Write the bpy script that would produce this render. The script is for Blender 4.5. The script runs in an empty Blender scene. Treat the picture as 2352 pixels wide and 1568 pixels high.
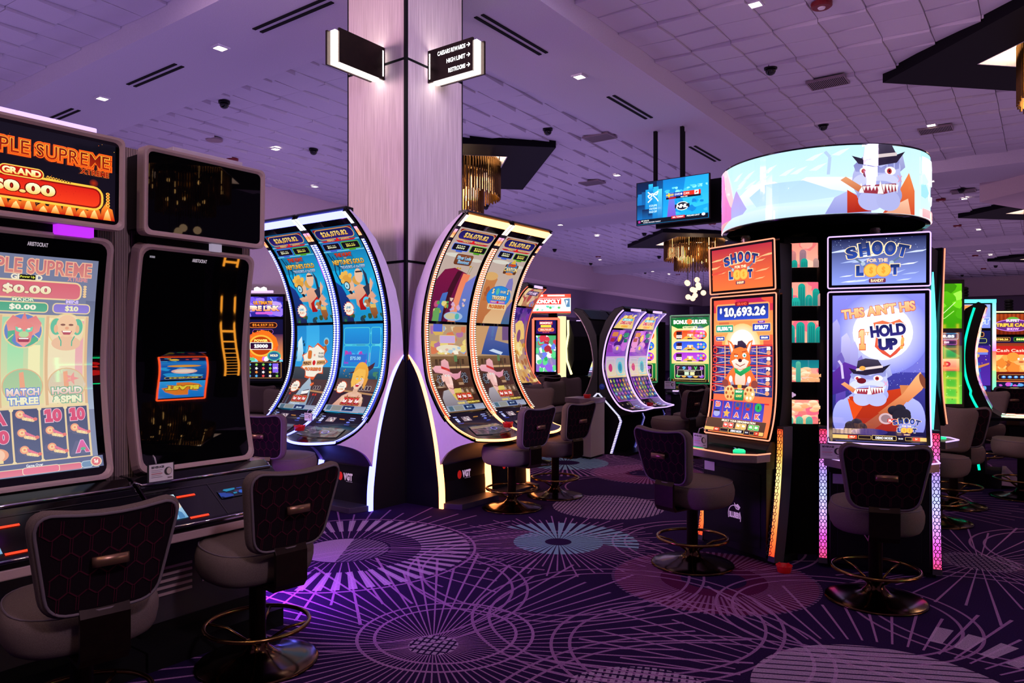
import bpy, bmesh, math, random
from mathutils import Vector, Matrix
random.seed(7)
S = bpy.context.scene
COL = S.collection
PI = math.pi

# ------------------------------------------------------------------ camera
cd = bpy.data.cameras.new('camera')
cd.sensor_width = 36.0
cd.lens = 36.0 * 1680 / 2352
cd.shift_y = 16 / 2352
cd.clip_end = 300
cam = bpy.data.objects.new('camera', cd)
COL.objects.link(cam)
cam.location = (0, 0, 1.6)
cam.rotation_euler = (PI / 2, 0, math.radians(36.1))
S.camera = cam

# ------------------------------------------------------------------ view, world, lights
S.view_settings.view_transform = 'Standard'
S.view_settings.look = 'None'
S.view_settings.gamma = 1.0
S.view_settings.exposure = 0.0
S.view_settings.use_curve_mapping = False
try:
    S.cycles.use_denoising = True
    S.cycles.denoiser = 'OPENIMAGEDENOISE'
    S.cycles.sample_clamp_indirect = 4.0
    S.cycles.max_bounces = 6
    S.cycles.diffuse_bounces = 3
    S.cycles.glossy_bounces = 3
    S.cycles.caustics_reflective = False
    S.cycles.caustics_refractive = False
    S.cycles.use_light_tree = True
    S.cycles.use_adaptive_sampling = True
    S.cycles.adaptive_threshold = 0.025
except Exception:
    pass

W = bpy.data.worlds.new('world')
S.world = W
W.use_nodes = True
bg = W.node_tree.nodes['Background']
bg.inputs['Color'].default_value = (0.42, 0.22, 0.62, 1)
bg.inputs['Strength'].default_value = 0.06


def area(name, loc, sx, sy, watts, color, rot=(0, 0, 0), spread=180):
    l = bpy.data.lights.new(name, 'AREA')
    l.shape = 'RECTANGLE'
    l.size, l.size_y = sx, sy
    l.energy = watts
    l.color = color
    l.spread = math.radians(spread)
    o = bpy.data.objects.new(name, l)
    o.location = loc
    o.rotation_euler = rot
    COL.objects.link(o)
    return o


# added lamps standing in for the machines' upward spill, one per ceiling bay
WASH = 1.85
for bx in (-23.5, -11.8, 0.2, 12.2):
    for by in (-1.5, 13.4, 28.3, 43.0):
        c = (0.58, 0.39, 1.0)
        if bx < -12 and by < 10: c = (0.80, 0.43, 0.84)
        elif bx < -12: c = (0.66, 0.42, 0.92)
        elif bx > 0 and by > 10: c = (0.46, 0.27, 0.52)
        elif bx > -1: c = (0.60, 0.35, 0.80)
        area('ceiling_fill', (bx, by, 3.3), 10.5, 13.0, 118 * WASH, c, (PI, 0, 0))



def spot(name, loc, aim, watts, color, deg, size=.25, blend=.8):
    l = bpy.data.lights.new(name, 'SPOT')
    l.energy, l.color, l.spot_size, l.spot_blend, l.shadow_soft_size = watts, color, math.radians(deg), blend, size
    o = bpy.data.objects.new(name, l)
    o.location = loc
    o.rotation_euler = (Vector(aim) - Vector(loc)).to_track_quat('-Z', 'Y').to_euler()
    COL.objects.link(o)
    return o


# two added spots that brighten the column faces; no fixtures belong to them
spot('column_fill', (-9.6, -3.2, 4.6), (-5.8, 5.48, 3.3), 2600, (1.0, .62, .84), 48, 1.0)
spot('column_fill', (3.2, 3.6, 4.6), (-5.35, 5.95, 3.2), 2400, (.72, .56, 1.0), 44, 1.0)

spot('left_row_fill', (2.4, .6, 4.9), (-3.7, 1.9, 1.75), 420, (.92, .66, .92), 46)  # added fill on the frames of the left row, without a fitting

# ------------------------------------------------------------------ helpers


def lin(c):
    if isinstance(c, str):
        c = c.lstrip('#')
        c = [int(c[i:i + 2], 16) / 255 for i in (0, 2, 4)]
    return tuple(((v / 12.92) if v <= 0.04045 else ((v + 0.055) / 1.055) ** 2.4) for v in c[:3])


def mat(name, color, rough=0.5, metal=0.0, spec=0.5, emit=None, es=0.0, noise=0.0, nscale=300.0, bump=0.0, coat=0.0):
    m = bpy.data.materials.new(name)
    m.use_nodes = True
    nt = m.node_tree
    b = nt.nodes['Principled BSDF']
    c = lin(color)
    b.inputs['Base Color'].default_value = (*c, 1)
    b.inputs['Roughness'].default_value = rough
    b.inputs['Metallic'].default_value = metal
    b.inputs['Specular IOR Level'].default_value = spec
    if coat: b.inputs['Coat Weight'].default_value = coat
    if emit is not None:
        b.inputs['Emission Color'].default_value = (*lin(emit), 1)
        b.inputs['Emission Strength'].default_value = es
    if noise or bump:
        tc = nt.nodes.new('ShaderNodeTexCoord')
        n = nt.nodes.new('ShaderNodeTexNoise')
        n.inputs['Scale'].default_value = nscale
        n.inputs['Detail'].default_value = 2.0
        nt.links.new(tc.outputs['Object'], n.inputs['Vector'])
        if noise:
            mr = nt.nodes.new('ShaderNodeMapRange')
            mr.inputs['From Min'].default_value = 0.3
            mr.inputs['From Max'].default_value = 0.7
            mr.inputs['To Min'].default_value = 1 - noise
            mr.inputs['To Max'].default_value = 1 + noise
            mx = nt.nodes.new('ShaderNodeMix')
            mx.data_type = 'RGBA'
            mx.blend_type = 'MULTIPLY'
            mx.inputs[0].default_value = 1.0
            mx.inputs[6].default_value = (*c, 1)
            nt.links.new(n.outputs['Fac'], mr.inputs['Value'])
            nt.links.new(mr.outputs['Result'], mx.inputs[7])
            nt.links.new(mx.outputs[2], b.inputs['Base Color'])
        if bump:
            bp = nt.nodes.new('ShaderNodeBump')
            bp.inputs['Strength'].default_value = bump
            bp.inputs['Distance'].default_value = 0.002
            nt.links.new(n.outputs['Fac'], bp.inputs['Height'])
            nt.links.new(bp.outputs['Normal'], b.inputs['Normal'])
    return m


def glow(name, color, strength):
    """a light; color is a hex colour, or linear r, g, b that may pass 1"""
    m = mat(name, '#101010', 0.3, emit='#ffffff', es=strength)
    m.node_tree.nodes['Principled BSDF'].inputs['Emission Color'].default_value = (*(lin(color) if isinstance(color, str) else color), 1)
    return m


def screen_mat(name, strength, rough=0.04, spec=0.5):
    """a lit display: every face's own colour, under glass"""
    m = bpy.data.materials.new(name)
    m.use_nodes = True
    nt = m.node_tree
    b = nt.nodes['Principled BSDF']
    b.inputs['Base Color'].default_value = (0.004, 0.004, 0.005, 1)
    b.inputs['Roughness'].default_value = rough
    b.inputs['Specular IOR Level'].default_value = spec
    a = nt.nodes.new('ShaderNodeAttribute')
    a.attribute_name = 'Col'
    nt.links.new(a.outputs['Color'], b.inputs['Emission Color'])
    b.inputs['Emission Strength'].default_value = strength
    return m


class MB:
    """collects shapes into one mesh"""

    def __init__(s):
        s.v, s.f, s.mi, s.sm, s.cm, s.csm = [], [], [], [], 0, False

    def add(s, vs, fs):
        b = len(s.v)
        s.v.extend(tuple(p) for p in vs)
        for f in fs:
            s.f.append(tuple(b + i for i in f))
            s.mi.append(s.cm)
            s.sm.append(s.csm)
        return s

    def slot(s, i): s.cm = i; return s

    def smooth(s, on=True): s.csm = on; return s

    def box(s, x0, x1, y0, y1, z0, z1):
        v = [(x, y, z) for z in (z0, z1) for y in (y0, y1) for x in (x0, x1)]
        return s.add(v, [(0, 2, 3, 1), (4, 5, 7, 6), (0, 1, 5, 4), (2, 6, 7, 3), (0, 4, 6, 2), (1, 3, 7, 5)])

    def prism(s, pts, x0, x1, axis='x'):
        """polygon of (a, b) extruded between x0 and x1 along axis; x: (y,z)  y: (x,z)  z: (x,y)"""
        n = len(pts)
        mk = {'x': lambda t, p: (t, p[0], p[1]), 'y': lambda t, p: (p[0], t, p[1]), 'z': lambda t, p: (p[0], p[1], t)}[axis]
        v = [mk(x0, p) for p in pts] + [mk(x1, p) for p in pts]
        f = [(i, (i + 1) % n, n + (i + 1) % n, n + i) for i in range(n)]
        return s.add(v, f + [tuple(range(n))[::-1], tuple(range(n, 2 * n))])

    def sheet(s, prof, x0, x1, thick, nx=1):
        """profile of ((y,z),(ny,nz)) swept across x with thickness behind it"""
        n = len(prof)
        v = []
        for t in (0.0, -thick):
            for x in (x0, x1):
                v += [(x, p[0] + q[0] * t, p[1] + q[1] * t) for p, q in prof]
        f = []
        for i in range(n - 1):
            f += [(i, i + 1, n + i + 1, n + i), (2 * n + i, 3 * n + i, 3 * n + i + 1, 2 * n + i + 1),
                  (i, 2 * n + i, 2 * n + i + 1, i + 1), (n + i, n + i + 1, 3 * n + i + 1, 3 * n + i)]
        f += [(0, n, 3 * n, 2 * n), (n - 1, 3 * n - 1, 4 * n - 1, 2 * n - 1)]
        return s.add(v, f)

    def tube(s, path, r, n=10, closed=False):
        path = [Vector(p) for p in path]
        m = len(path)
        rs = r if isinstance(r, (list, tuple)) else [r] * m
        v = []
        up = Vector((0, 0, 1))
        prev = None
        for i, p in enumerate(path):
            a = path[(i - 1) % m] if (i or closed) else p
            b = path[(i + 1) % m] if (i < m - 1 or closed) else p
            t = (b - a).normalized()
            if prev is None:
                u = t.cross(up)
                if u.length < 1e-3: u = t.cross(Vector((1, 0, 0)))
            else:
                u = prev - t * prev.dot(t)
                if u.length < 1e-4: u = t.cross(up)
            u.normalize()
            prev = u
            w = t.cross(u)
            v += [p + (u * math.cos(2 * PI * k / n) + w * math.sin(2 * PI * k / n)) * rs[i] for k in range(n)]
        f = []
        for i in range(m if closed else m - 1):
            j = (i + 1) % m
            for k in range(n):
                f.append((i * n + k, i * n + (k + 1) % n, j * n + (k + 1) % n, j * n + k))
        if not closed:
            f += [tuple(range(n))[::-1], tuple(range((m - 1) * n, m * n))]
        return s.add(v, f)

    def lathe(s, prof, n=32, c=(0, 0, 0), a0=0.0, a1=2 * PI):
        """profile of (r, z) turned about the z axis"""
        m = len(prof)
        full = abs(a1 - a0 - 2 * PI) < 1e-6
        k = n if full else n + 1
        v = [(c[0] + r * math.cos(a0 + (a1 - a0) * j / n), c[1] + r * math.sin(a0 + (a1 - a0) * j / n), c[2] + z) for j in range(k) for r, z in prof]
        f = []
        for j in range(n):
            q = (j + 1) % k
            for i in range(m - 1):
                f.append((j * m + i, q * m + i, q * m + i + 1, j * m + i + 1))
        if full:
            if prof[0][0] > 1e-6: f.append(tuple(j * m for j in range(k))[::-1])
            if prof[-1][0] > 1e-6: f.append(tuple(j * m + m - 1 for j in range(k)))
        return s.add(v, f)

    def loops(s, rings, cap=True):
        """skin rings of equal vertex count"""
        n = len(rings[0])
        v = [p for r in rings for p in r]
        f = [(i * n + k, i * n + (k + 1) % n, (i + 1) * n + (k + 1) % n, (i + 1) * n + k) for i in range(len(rings) - 1) for k in range(n)]
        if cap: f += [tuple(range(n))[::-1], tuple(range((len(rings) - 1) * n, len(rings) * n))]
        return s.add(v, f)

    def build(s, name, m, parent=None, bevel=0.0, seg=2, fix=True):
        me = bpy.data.meshes.new(name)
        me.from_pydata([tuple(p) for p in s.v], [], s.f)
        ms = m if isinstance(m, (list, tuple)) else [m]
        for q in ms: me.materials.append(q)
        me.polygons.foreach_set('material_index', s.mi)
        me.polygons.foreach_set('use_smooth', s.sm)
        if fix:
            bm = bmesh.new()
            bm.from_mesh(me)
            bmesh.ops.recalc_face_normals(bm, faces=bm.faces)
            bm.to_mesh(me)
            bm.free()
        o = bpy.data.objects.new(name, me)
        COL.objects.link(o)
        if parent: o.parent = parent
        if bevel:
            b = o.modifiers.new('bevel', 'BEVEL')
            b.width = bevel
            b.segments = seg
            b.limit_method = 'ANGLE'
            b.angle_limit = math.radians(40)
        return o


def tag(o, label=None, cat=None, group=None, kind=None):
    if label: o['label'] = label
    if cat: o['category'] = cat
    if group: o['group'] = group
    if kind: o['kind'] = kind
    return o


def thing(name, label, cat, loc=(0, 0, 0), rz=0.0, group=None):
    o = bpy.data.objects.new(name, None)
    o.empty_display_size = 0.1
    o.location = loc
    o.rotation_euler = (0, 0, rz)
    COL.objects.link(o)
    return tag(o, label, cat, group)


def dup(o, loc=None, rz=None, label=None, group=None, parent=None):
    c = o.copy()
    COL.objects.link(c)
    if parent: c.parent = parent
    if loc is not None: c.location = loc
    if rz is not None: c.rotation_euler = (0, 0, rz)
    if label: c['label'] = label
    if group: c['group'] = group
    for ch in list(o.children): dup(ch, parent=c)
    return c


def struct(o): o['kind'] = 'structure'; return o


def crom(pts, n=8):
    """smooth curve through points"""
    out = []
    P = [Vector(p) for p in pts]
    for i in range(len(P) - 1):
        a, b, c, d = P[max(i - 1, 0)], P[i], P[i + 1], P[min(i + 2, len(P) - 1)]
        for k in range(n):
            t = k / n
            out.append(0.5 * ((2 * b) + (c - a) * t + (2 * a - 5 * b + 4 * c - d) * t * t + (3 * b - a - 3 * c + d) * t ** 3))
    out.append(P[-1])
    return [tuple(p) for p in out]


class Prof:
    """a machine's front in side view: (y, z) from the top down; the front normal looks to -y"""

    def __init__(s, pts, n=8):
        s.p = [Vector(q) for q in (crom([(a, b, 0) for a, b in pts], n) if n > 1 else [(a, b, 0) for a, b in pts])]
        s.s = [0.0]
        for a, b in zip(s.p, s.p[1:]): s.s.append(s.s[-1] + (b - a).length)
        s.len = s.s[-1]

    def at(s, t):
        t = min(max(t, 0.0), s.len)
        i = 0
        while i < len(s.p) - 2 and s.s[i + 1] < t: i += 1
        f = (t - s.s[i]) / max(s.s[i + 1] - s.s[i], 1e-9)
        q = s.p[i].lerp(s.p[i + 1], f)

        def tan(k):
            k = min(max(k, 0), len(s.p) - 1)
            return (s.p[min(k + 1, len(s.p) - 1)] - s.p[max(k - 1, 0)]).normalized()
        d = tan(i).lerp(tan(i + 1), f).normalized()
        return (q.x, q.y), (d.y, -d.x)

    def s_at_z(s, z):
        for i in range(len(s.p) - 1):
            a, b = s.p[i], s.p[i + 1]
            if (a.y - z) * (b.y - z) <= 0 and abs(a.y - b.y) > 1e-9:
                return s.s[i] + (s.s[i + 1] - s.s[i]) * (a.y - z) / (a.y - b.y)
        return s.len

    def seg(s, s0, s1, n=24, off=0.0):
        out = []
        for i in range(n + 1):
            p, q = s.at(s0 + (s1 - s0) * i / n)
            out.append(((p[0] + q[0] * off, p[1] + q[1] * off), q))
        return out


# ------------------------------------------------------------------ flat pictures for displays
_GL, _TX = {}, {}


def glyph(ch, bold):
    k = (ch, round(bold, 3))
    if k not in _GL:
        if ch == '1':
            b = bold * 1.2
            P = [(.10 - b, 0 - b), (.42 + b, 0 - b), (.42 + b, .09 + b), (.31 + b, .09 + b), (.31 + b, .69 + b), (.20 - b, .69 + b), (.06 - b, .60 + b), (.06 - b, .50 - b), (.20 - b, .55 - b), (.20 - b, .09 + b), (.10 - b, .09 + b)]
            _GL[k] = (P, [(0, 1, 2, 9), (0, 9, 10), (2, 3, 9), (3, 4, 8, 9), (4, 5, 6, 7, 8)])
        else:
            cu = bpy.data.curves.new('t', 'FONT')
            cu.body = 'S' if ch == '$' else ch
            cu.offset = bold
            cu.resolution_u = 4
            ob = bpy.data.objects.new('t', cu)
            me = bpy.data.meshes.new_from_object(ob)
            vs = [(v.co.x, v.co.y) for v in me.vertices]
            fs = [tuple(p.vertices) for p in me.polygons]
            bpy.data.objects.remove(ob)
            bpy.data.meshes.remove(me)
            bpy.data.curves.remove(cu)
            if ch == '$' and vs:
                xs, ys = [p[0] for p in vs], [p[1] for p in vs]
                m, n, h = (min(xs) + max(xs)) / 2, len(vs), .028 + bold * .6
                vs += [(m - h, min(ys) - .1), (m + h, min(ys) - .1), (m + h, max(ys) + .1), (m - h, max(ys) + .1)]
                fs.append((n, n + 1, n + 2, n + 3))
            _GL[k] = (vs, fs)
    return _GL[k]


def text_mesh(t, bold):
    """letters set side by side; the spacing is that of the plain letters"""
    k = (t, round(bold, 3))
    if k not in _TX:
        x, V, F = 0.0, [], []
        for ch in t:
            if ch == ' ':
                x += .26
                continue
            pv, _ = glyph(ch, 0.0)
            if not pv: continue
            x0, x1 = min(p[0] for p in pv), max(p[0] for p in pv)
            gv, gf = glyph(ch, bold)
            n = len(V)
            V += [(q[0] - x0 + x, q[1]) for q in gv]
            F += [tuple(n + i for i in f) for f in gf]
            x += x1 - x0 + .105
        _TX[k] = (V, F)
    return _TX[k]


class Art:
    """layers of flat colour; x to the right, y down, 0..W by 0..H"""

    def __init__(s, W, H, bg=None, bg2=None):
        s.W, s.H, s.L, s.z = W, H, [], 0
        if bg: s.rect(0, 0, W, H, bg, bg2)

    def put(s, vs, fs, cs):
        s.L.append((vs, fs, cs, s.z))
        s.z += 1
        return s

    def poly(s, pts, c, c2=None):
        ys = [p[1] for p in pts]
        a, b = min(ys), max(ys)
        c, c2 = lin(c), lin(c2 or c)
        cs = [tuple(c[i] + (c2[i] - c[i]) * (p[1] - a) / max(b - a, 1e-6) for i in range(3)) for p in pts]
        return s.put(pts, [tuple(range(len(pts)))], cs)

    def rect(s, x, y, w, h, c, c2=None):
        return s.poly([(x, y), (x + w, y), (x + w, y + h), (x, y + h)], c, c2)

    def rr(s, x, y, w, h, r, c, c2=None):
        r = min(r, w / 2, h / 2)
        pts = []
        for cx, cy, a in ((x + w - r, y + r, -90), (x + w - r, y + h - r, 0), (x + r, y + h - r, 90), (x + r, y + r, 180)):
            for k in range(5):
                t = math.radians(a + 22.5 * k)
                pts.append((cx + r * math.cos(t), cy + r * math.sin(t)))
        return s.poly(pts, c, c2)

    def frame(s, x, y, w, h, r, c, fill, fill2=None, b=1.0):
        s.rr(x - b, y - b, w + 2 * b, h + 2 * b, r + b, c)
        return s.rr(x, y, w, h, r, fill, fill2)

    def ell(s, cx, cy, rx, ry, c, c2=None, n=28, rot=0):
        a = math.radians(rot)
        return s.poly([(cx + rx * math.cos(t) * math.cos(a) - ry * math.sin(t) * math.sin(a),
                        cy + rx * math.cos(t) * math.sin(a) + ry * math.sin(t) * math.cos(a)) for t in [2 * PI * k / n for k in range(n)]], c, c2)

    def radial(s, cx, cy, rx, ry, c, cedge, n=36, rings=(0.3, 0.6, 1.0)):
        c, e = lin(c), lin(cedge)
        vs, cs, fs = [(cx, cy)], [c], []
        for r in rings:
            for k in range(n):
                t = 2 * PI * k / n
                vs.append((cx + rx * r * math.cos(t), cy + ry * r * math.sin(t)))
                cs.append(tuple(c[i] + (e[i] - c[i]) * r for i in range(3)))
        for k in range(n): fs.append((0, 1 + k, 1 + (k + 1) % n))
        for j in range(len(rings) - 1):
            for k in range(n):
                a, b = 1 + j * n + k, 1 + j * n + (k + 1) % n
                fs.append((a, b, b + n, a + n))
        return s.put(vs, fs, cs)

    def star(s, cx, cy, r1, r2, n, c, c2=None, rot=0, sy=1.0):
        return s.poly([(cx + (r1 if k % 2 == 0 else r2) * math.cos(PI * k / n + rot), cy + sy * (r1 if k % 2 == 0 else r2) * math.sin(PI * k / n + rot)) for k in range(2 * n)], c, c2)

    def line(s, pts, w, c):
        for (x0, y0), (x1, y1) in zip(pts, pts[1:]):
            d = math.hypot(x1 - x0, y1 - y0) or 1e-6
            nx, ny = -(y1 - y0) / d * w / 2, (x1 - x0) / d * w / 2
            s.L.append(([(x0 + nx, y0 + ny), (x1 + nx, y1 + ny), (x1 - nx, y1 - ny), (x0 - nx, y0 - ny)], [(0, 1, 2, 3)], [lin(c)] * 4, s.z))
        s.z += 1
        return s

    def dots(s, x, y, w, h, n, r, cols, seed=1):
        rd = random.Random(seed)
        for _ in range(n):
            cx, cy, q = x + rd.random() * w, y + rd.random() * h, r * (0.4 + rd.random())
            s.L.append(([(cx - q, cy), (cx, cy - q), (cx + q, cy), (cx, cy + q)], [(0, 1, 2, 3)], [lin(rd.choice(cols))] * 4, s.z))
        s.z += 1
        return s

    def blobs(s, x, y, w, h, n, r, cols, seed=1, sx=1.0):
        rd = random.Random(seed)
        for _ in range(n):
            cx, cy, q = x + rd.random() * w, y + rd.random() * h, r * (0.5 + rd.random())
            pts = []
            for k in range(9):
                a = 2 * PI * k / 9
                m = q * (0.7 + 0.5 * rd.random())
                pts.append((min(max(cx + m * sx * math.cos(a), x), x + w), min(max(cy + m * math.sin(a), y), y + h)))
            s.poly(pts, rd.choice(cols))
        return s

    def text(s, t, cx, cy, h, c, w=None, c2=None, out=None, ow=0.05, bold=0.03, rot=0.0, arc=0.0, sh=0.0):
        """centred text, h is the height of the letters' box; out is an outline colour"""
        base, _ = text_mesh(t, bold)
        if not base: return s
        xs, ys = [p[0] for p in base], [p[1] for p in base]
        x0, x1, y0, y1 = min(xs), max(xs), min(ys), max(ys)
        ky = h / max(y1 - y0, 1e-6)
        kx = (w / max(x1 - x0, 1e-6)) if w else ky * 0.92
        ca, sa = math.cos(math.radians(rot)), math.sin(math.radians(rot))
        for b, c0, c1 in (([(bold + ow, out, out)] if out else []) + [(bold, c, c2 or c)]):
            vs, fs = text_mesh(t, b)
            pts, cs = [], []
            l0, l1 = lin(c0), lin(c1)
            hw = (x1 - x0) / 2 * kx
            for x, y in vs:
                px, py = (x - (x0 + x1) / 2) * kx, -(y - (y0 + y1) / 2) * ky
                f = min(max((py + h / 2) / h, 0), 1)
                cs.append(tuple(l0[i] + (l1[i] - l0[i]) * f for i in range(3)))
                px += -py * sh
                if arc: py += arc * (px / max(hw, 1e-6)) ** 2 * h
                pts.append((cx + px * ca - py * sa, cy + px * sa + py * ca))
            s.put(pts, fs, cs)
        return s

    def build(s, name, material, mapper, parent=None, cut=None, cutx=None, eps=0.00035, clip=True, lo=None):
        """mapper(x, y, height off the glass) -> point; cut: spacing of horizontal cuts for a curved glass"""
        bm = bmesh.new()
        cl = bm.loops.layers.float_color.new('Col')
        for vs, fs, cs, z in s.L:
            bv = [bm.verts.new((x, y, z)) for x, y in vs]
            for f in fs:
                if len(set(f)) < 3: continue
                try: bf = bm.faces.new([bv[i] for i in f])
                except ValueError: continue
                for lp, i in zip(bf.loops, f): lp[cl] = (*cs[i], 1)
        big = [f for f in bm.faces if len(f.verts) > 4]
        if big: bmesh.ops.triangulate(bm, faces=big)

        def bis(co, no, clear=False):
            bmesh.ops.bisect_plane(bm, geom=list(bm.verts) + list(bm.edges) + list(bm.faces), dist=1e-6, plane_co=co, plane_no=no, clear_outer=clear)
        if clip:
            bis((0, 0, 0), (-1, 0, 0), True)
            bis((s.W, 0, 0), (1, 0, 0), True)
            bis((0, 0, 0), (0, -1, 0), True)
            bis((0, s.H, 0), (0, 1, 0), True)
        if cut:
            k = cut
            while k < s.H - 1e-6:
                bis((0, k, 0), (0, 1, 0))
                k += cut
        if cutx:
            k = cutx
            while k < s.W - 1e-6:
                bis((k, 0, 0), (1, 0, 0))
                k += cutx
        # faces of one layer must look outward: the picture is seen from +height
        for f in bm.faces:
            if f.normal.z > 0: pass
        for v in bm.verts: v.co = Vector(mapper(v.co.x, v.co.y, v.co.z * eps + 0.0006))
        me = bpy.data.meshes.new(name)
        bm.to_mesh(me)
        bm.free()
        me.materials.append(material)
        o = bpy.data.objects.new(name, me)
        COL.objects.link(o)
        if parent: o.parent = parent
        return o


def flat_map(W, H, w, h, x0, y0, z0, tilt=0.0, face='-y'):
    """picture W x H on a plane w by h metres, top-left at (x0, y0, z0), seen from -y; tilt>0 leans the top to -y"""
    kx, kz = w / W, h / H
    st, ct = math.sin(tilt), math.cos(tilt)

    def f(x, y, e):
        d = y * kz
        return (x0 + x * kx, y0 + d * st - e * ct, z0 - d * ct - e * st)
    return f


def prof_map(P, W, H, x0, w, s0, s1, off=0.0):
    kx, ks = w / W, (s1 - s0) / H

    def f(x, y, e):
        p, q = P.at(s0 + y * ks)
        return (x0 + x * kx, p[0] + q[0] * (e + off), p[1] + q[1] * (e + off))
    return f

# ------------------------------------------------------------------ camera rays (pixel of the photo -> place in the hall)
_s, _c = math.sin(math.radians(36.1)), math.cos(math.radians(36.1))


def ray(px, py):
    u, v = (px - 1176) / 1680, (800 - py) / 1680
    return (_c * u - _s, _s * u + _c, v)


def at_z(px, py, z):
    d = ray(px, py)
    t = (z - 1.6) / d[2]
    return (d[0] * t, d[1] * t)


def at_x(px, py, X):
    d = ray(px, py)
    t = X / d[0]
    return (d[1] * t, 1.6 + d[2] * t)


def at_y(px, py, Y):
    d = ray(px, py)
    t = Y / d[1]
    return (d[0] * t, 1.6 + d[2] * t)


def at_d(px, py, t):
    d = ray(px, py)
    return (d[0] * t, d[1] * t, 1.6 + d[2] * t)


# ------------------------------------------------------------------ materials
M = {}
M['white_ceiling'] = mat('painted_ceiling', '#d8d0dc', 0.9, spec=0.2, noise=0.04, nscale=60)
M['tile'] = mat('ceiling_tile', '#d4ccd8', 0.92, spec=0.15, noise=0.05, nscale=220)
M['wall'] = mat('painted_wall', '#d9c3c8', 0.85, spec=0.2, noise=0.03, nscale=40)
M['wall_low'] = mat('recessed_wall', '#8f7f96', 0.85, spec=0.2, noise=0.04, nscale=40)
M['black_matte'] = mat('matte_black', '#070608', 0.8, spec=0.2)
M['black_gloss'] = mat('gloss_black', '#08070a', 0.12, spec=0.5)
M['screen_glass'] = mat('dark_screen_glass', '#050507', 0.015, spec=0.6)
M['black_satin'] = mat('satin_black', '#070608', 0.42, spec=0.3, noise=0.1, nscale=90)
M['panel_dark'] = mat('dark_ceiling_panel', '#0a080d', 0.6, spec=0.1)
M['bronze'] = mat('dark_bronze', '#241812', 0.3, metal=0.7, noise=0.15, nscale=25)
M['bronze_shiny'] = mat('polished_bronze', '#4a3424', 0.16, metal=1.0, noise=0.1, nscale=12)
M['handle'] = mat('bronze_pull', '#8a6850', 0.32, metal=0.7)
M['brass'] = mat('aged_brass', '#8a6a3c', 0.22, metal=1.0, noise=0.12, nscale=30)
M['fabric'] = mat('taupe_fabric', '#685a56', 0.95, spec=0.15, noise=0.28, nscale=420, bump=0.25)
M['fabric_dark'] = mat('aubergine_fabric', '#170c14', 0.95, spec=0.1, noise=0.2, nscale=300)
M['thread'] = mat('wine_thread', '#421024', 0.85, spec=0.15)
M['piping'] = mat('grey_piping', '#6c6068', 0.8, spec=0.2)
M['post'] = mat('bronze_post', '#22130e', 0.45, metal=0.5, noise=0.1, nscale=20)
M['silver'] = mat('satin_silver', '#a08c90', 0.35, metal=0.6, noise=0.05, nscale=60)
M['mauve_frame'] = mat('champagne_frame', '#b89d9c', 0.45, metal=0.1, noise=0.06, nscale=500)
M['chrome'] = mat('chrome', '#d0ccd6', 0.08, metal=1.0)
M['lilac_side'] = mat('pearl_white_panel', '#c9bccb', 0.4, spec=0.4, noise=0.02, nscale=30)
M['grey_panel'] = mat('grey_panel', '#322d33', 0.5, spec=0.4, noise=0.05, nscale=70)
M['white_card'] = mat('white_card', '#efe8ea', 0.6, spec=0.3)
M['ink'] = mat('black_ink', '#141216', 0.7)
M['red_plastic'] = mat('red_plastic', '#c8161c', 0.3, spec=0.5, emit='#a01010', es=0.12)
M['red_device'] = mat('red_device', '#7a0c14', 0.4)
M['clear_card'] = mat('clear_sleeve', '#b9b2bb', 0.2)
M['kiosk'] = mat('stone_laminate', '#a89c98', 0.7, spec=0.25, noise=0.08, nscale=200)
M['logo_white'] = mat('white_print', '#d8b8dc', 0.6, emit='#c8a0d8', es=0.25)
M['logo_red'] = mat('red_print', '#d02018', 0.5, emit='#d02018', es=0.35)

SCR = screen_mat('lit_display', 1.0)
SCR_HI = screen_mat('bright_display', 1.35)
SCR_DIM = screen_mat('hazy_display', 0.82)
LEDM = screen_mat('led_modules', 1.9, rough=0.25)
LEDB = screen_mat('led_modules_bright', 7.0, rough=0.25)
G = {}
G['white'] = glow('white_light', '#fff4f0', 11.0)
G['blue'] = glow('ice_blue_light', '#7f8cff', 9.0)
G['amber'] = glow('amber_light', '#ff9a52', 9.0)
G['bluewhite'] = glow('blue_white_light', (.13, .14, 1.0), 6.5)
G['amberwhite'] = glow('warm_white_light', (1.0, .30, .085), 7.0)
G['cove'] = glow('cove_light', '#ffdcb4', 9.0)
G['down'] = glow('downlight_lens', '#fff0d8', 9.0)
G['magenta'] = glow('magenta_light', '#b428e6', 1.3)
G['violet'] = glow('violet_light', (.42, .06, 1.0), 60.0)
G['violet_soft'] = glow('violet_soft_light', '#a050ff', .8)
G['red'] = glow('red_slot_light', '#ff3a18', 1.6)
G['green'] = glow('green_button_light', '#20d890', 1.5)
G['teal'] = glow('teal_led', '#00c890', 2.6)
G['leaf'] = glow('leaf_green_rim', '#20a060', .55)
G['cyan'] = glow('cyan_led', '#58e8f0', 2.2)
G['yellow'] = glow('yellow_led', '#fff0a0', 2.2)
G['coral'] = glow('coral_led', '#ff6a50', 1.8)
G['pinkrim'] = glow('pink_rim_light', '#e070e0', 1.8)
G['orangerim'] = glow('orange_rim_light', '#ff9070', 1.8)
G['lilacrim'] = glow('lilac_rim_light', '#c8a8ff', 1.8)
G['globe'] = glow('globe_light', '#ffd0a0', 2.2)
G['lampglow'] = glow('lamp_filament', '#ffc070', 7.0)


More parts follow.
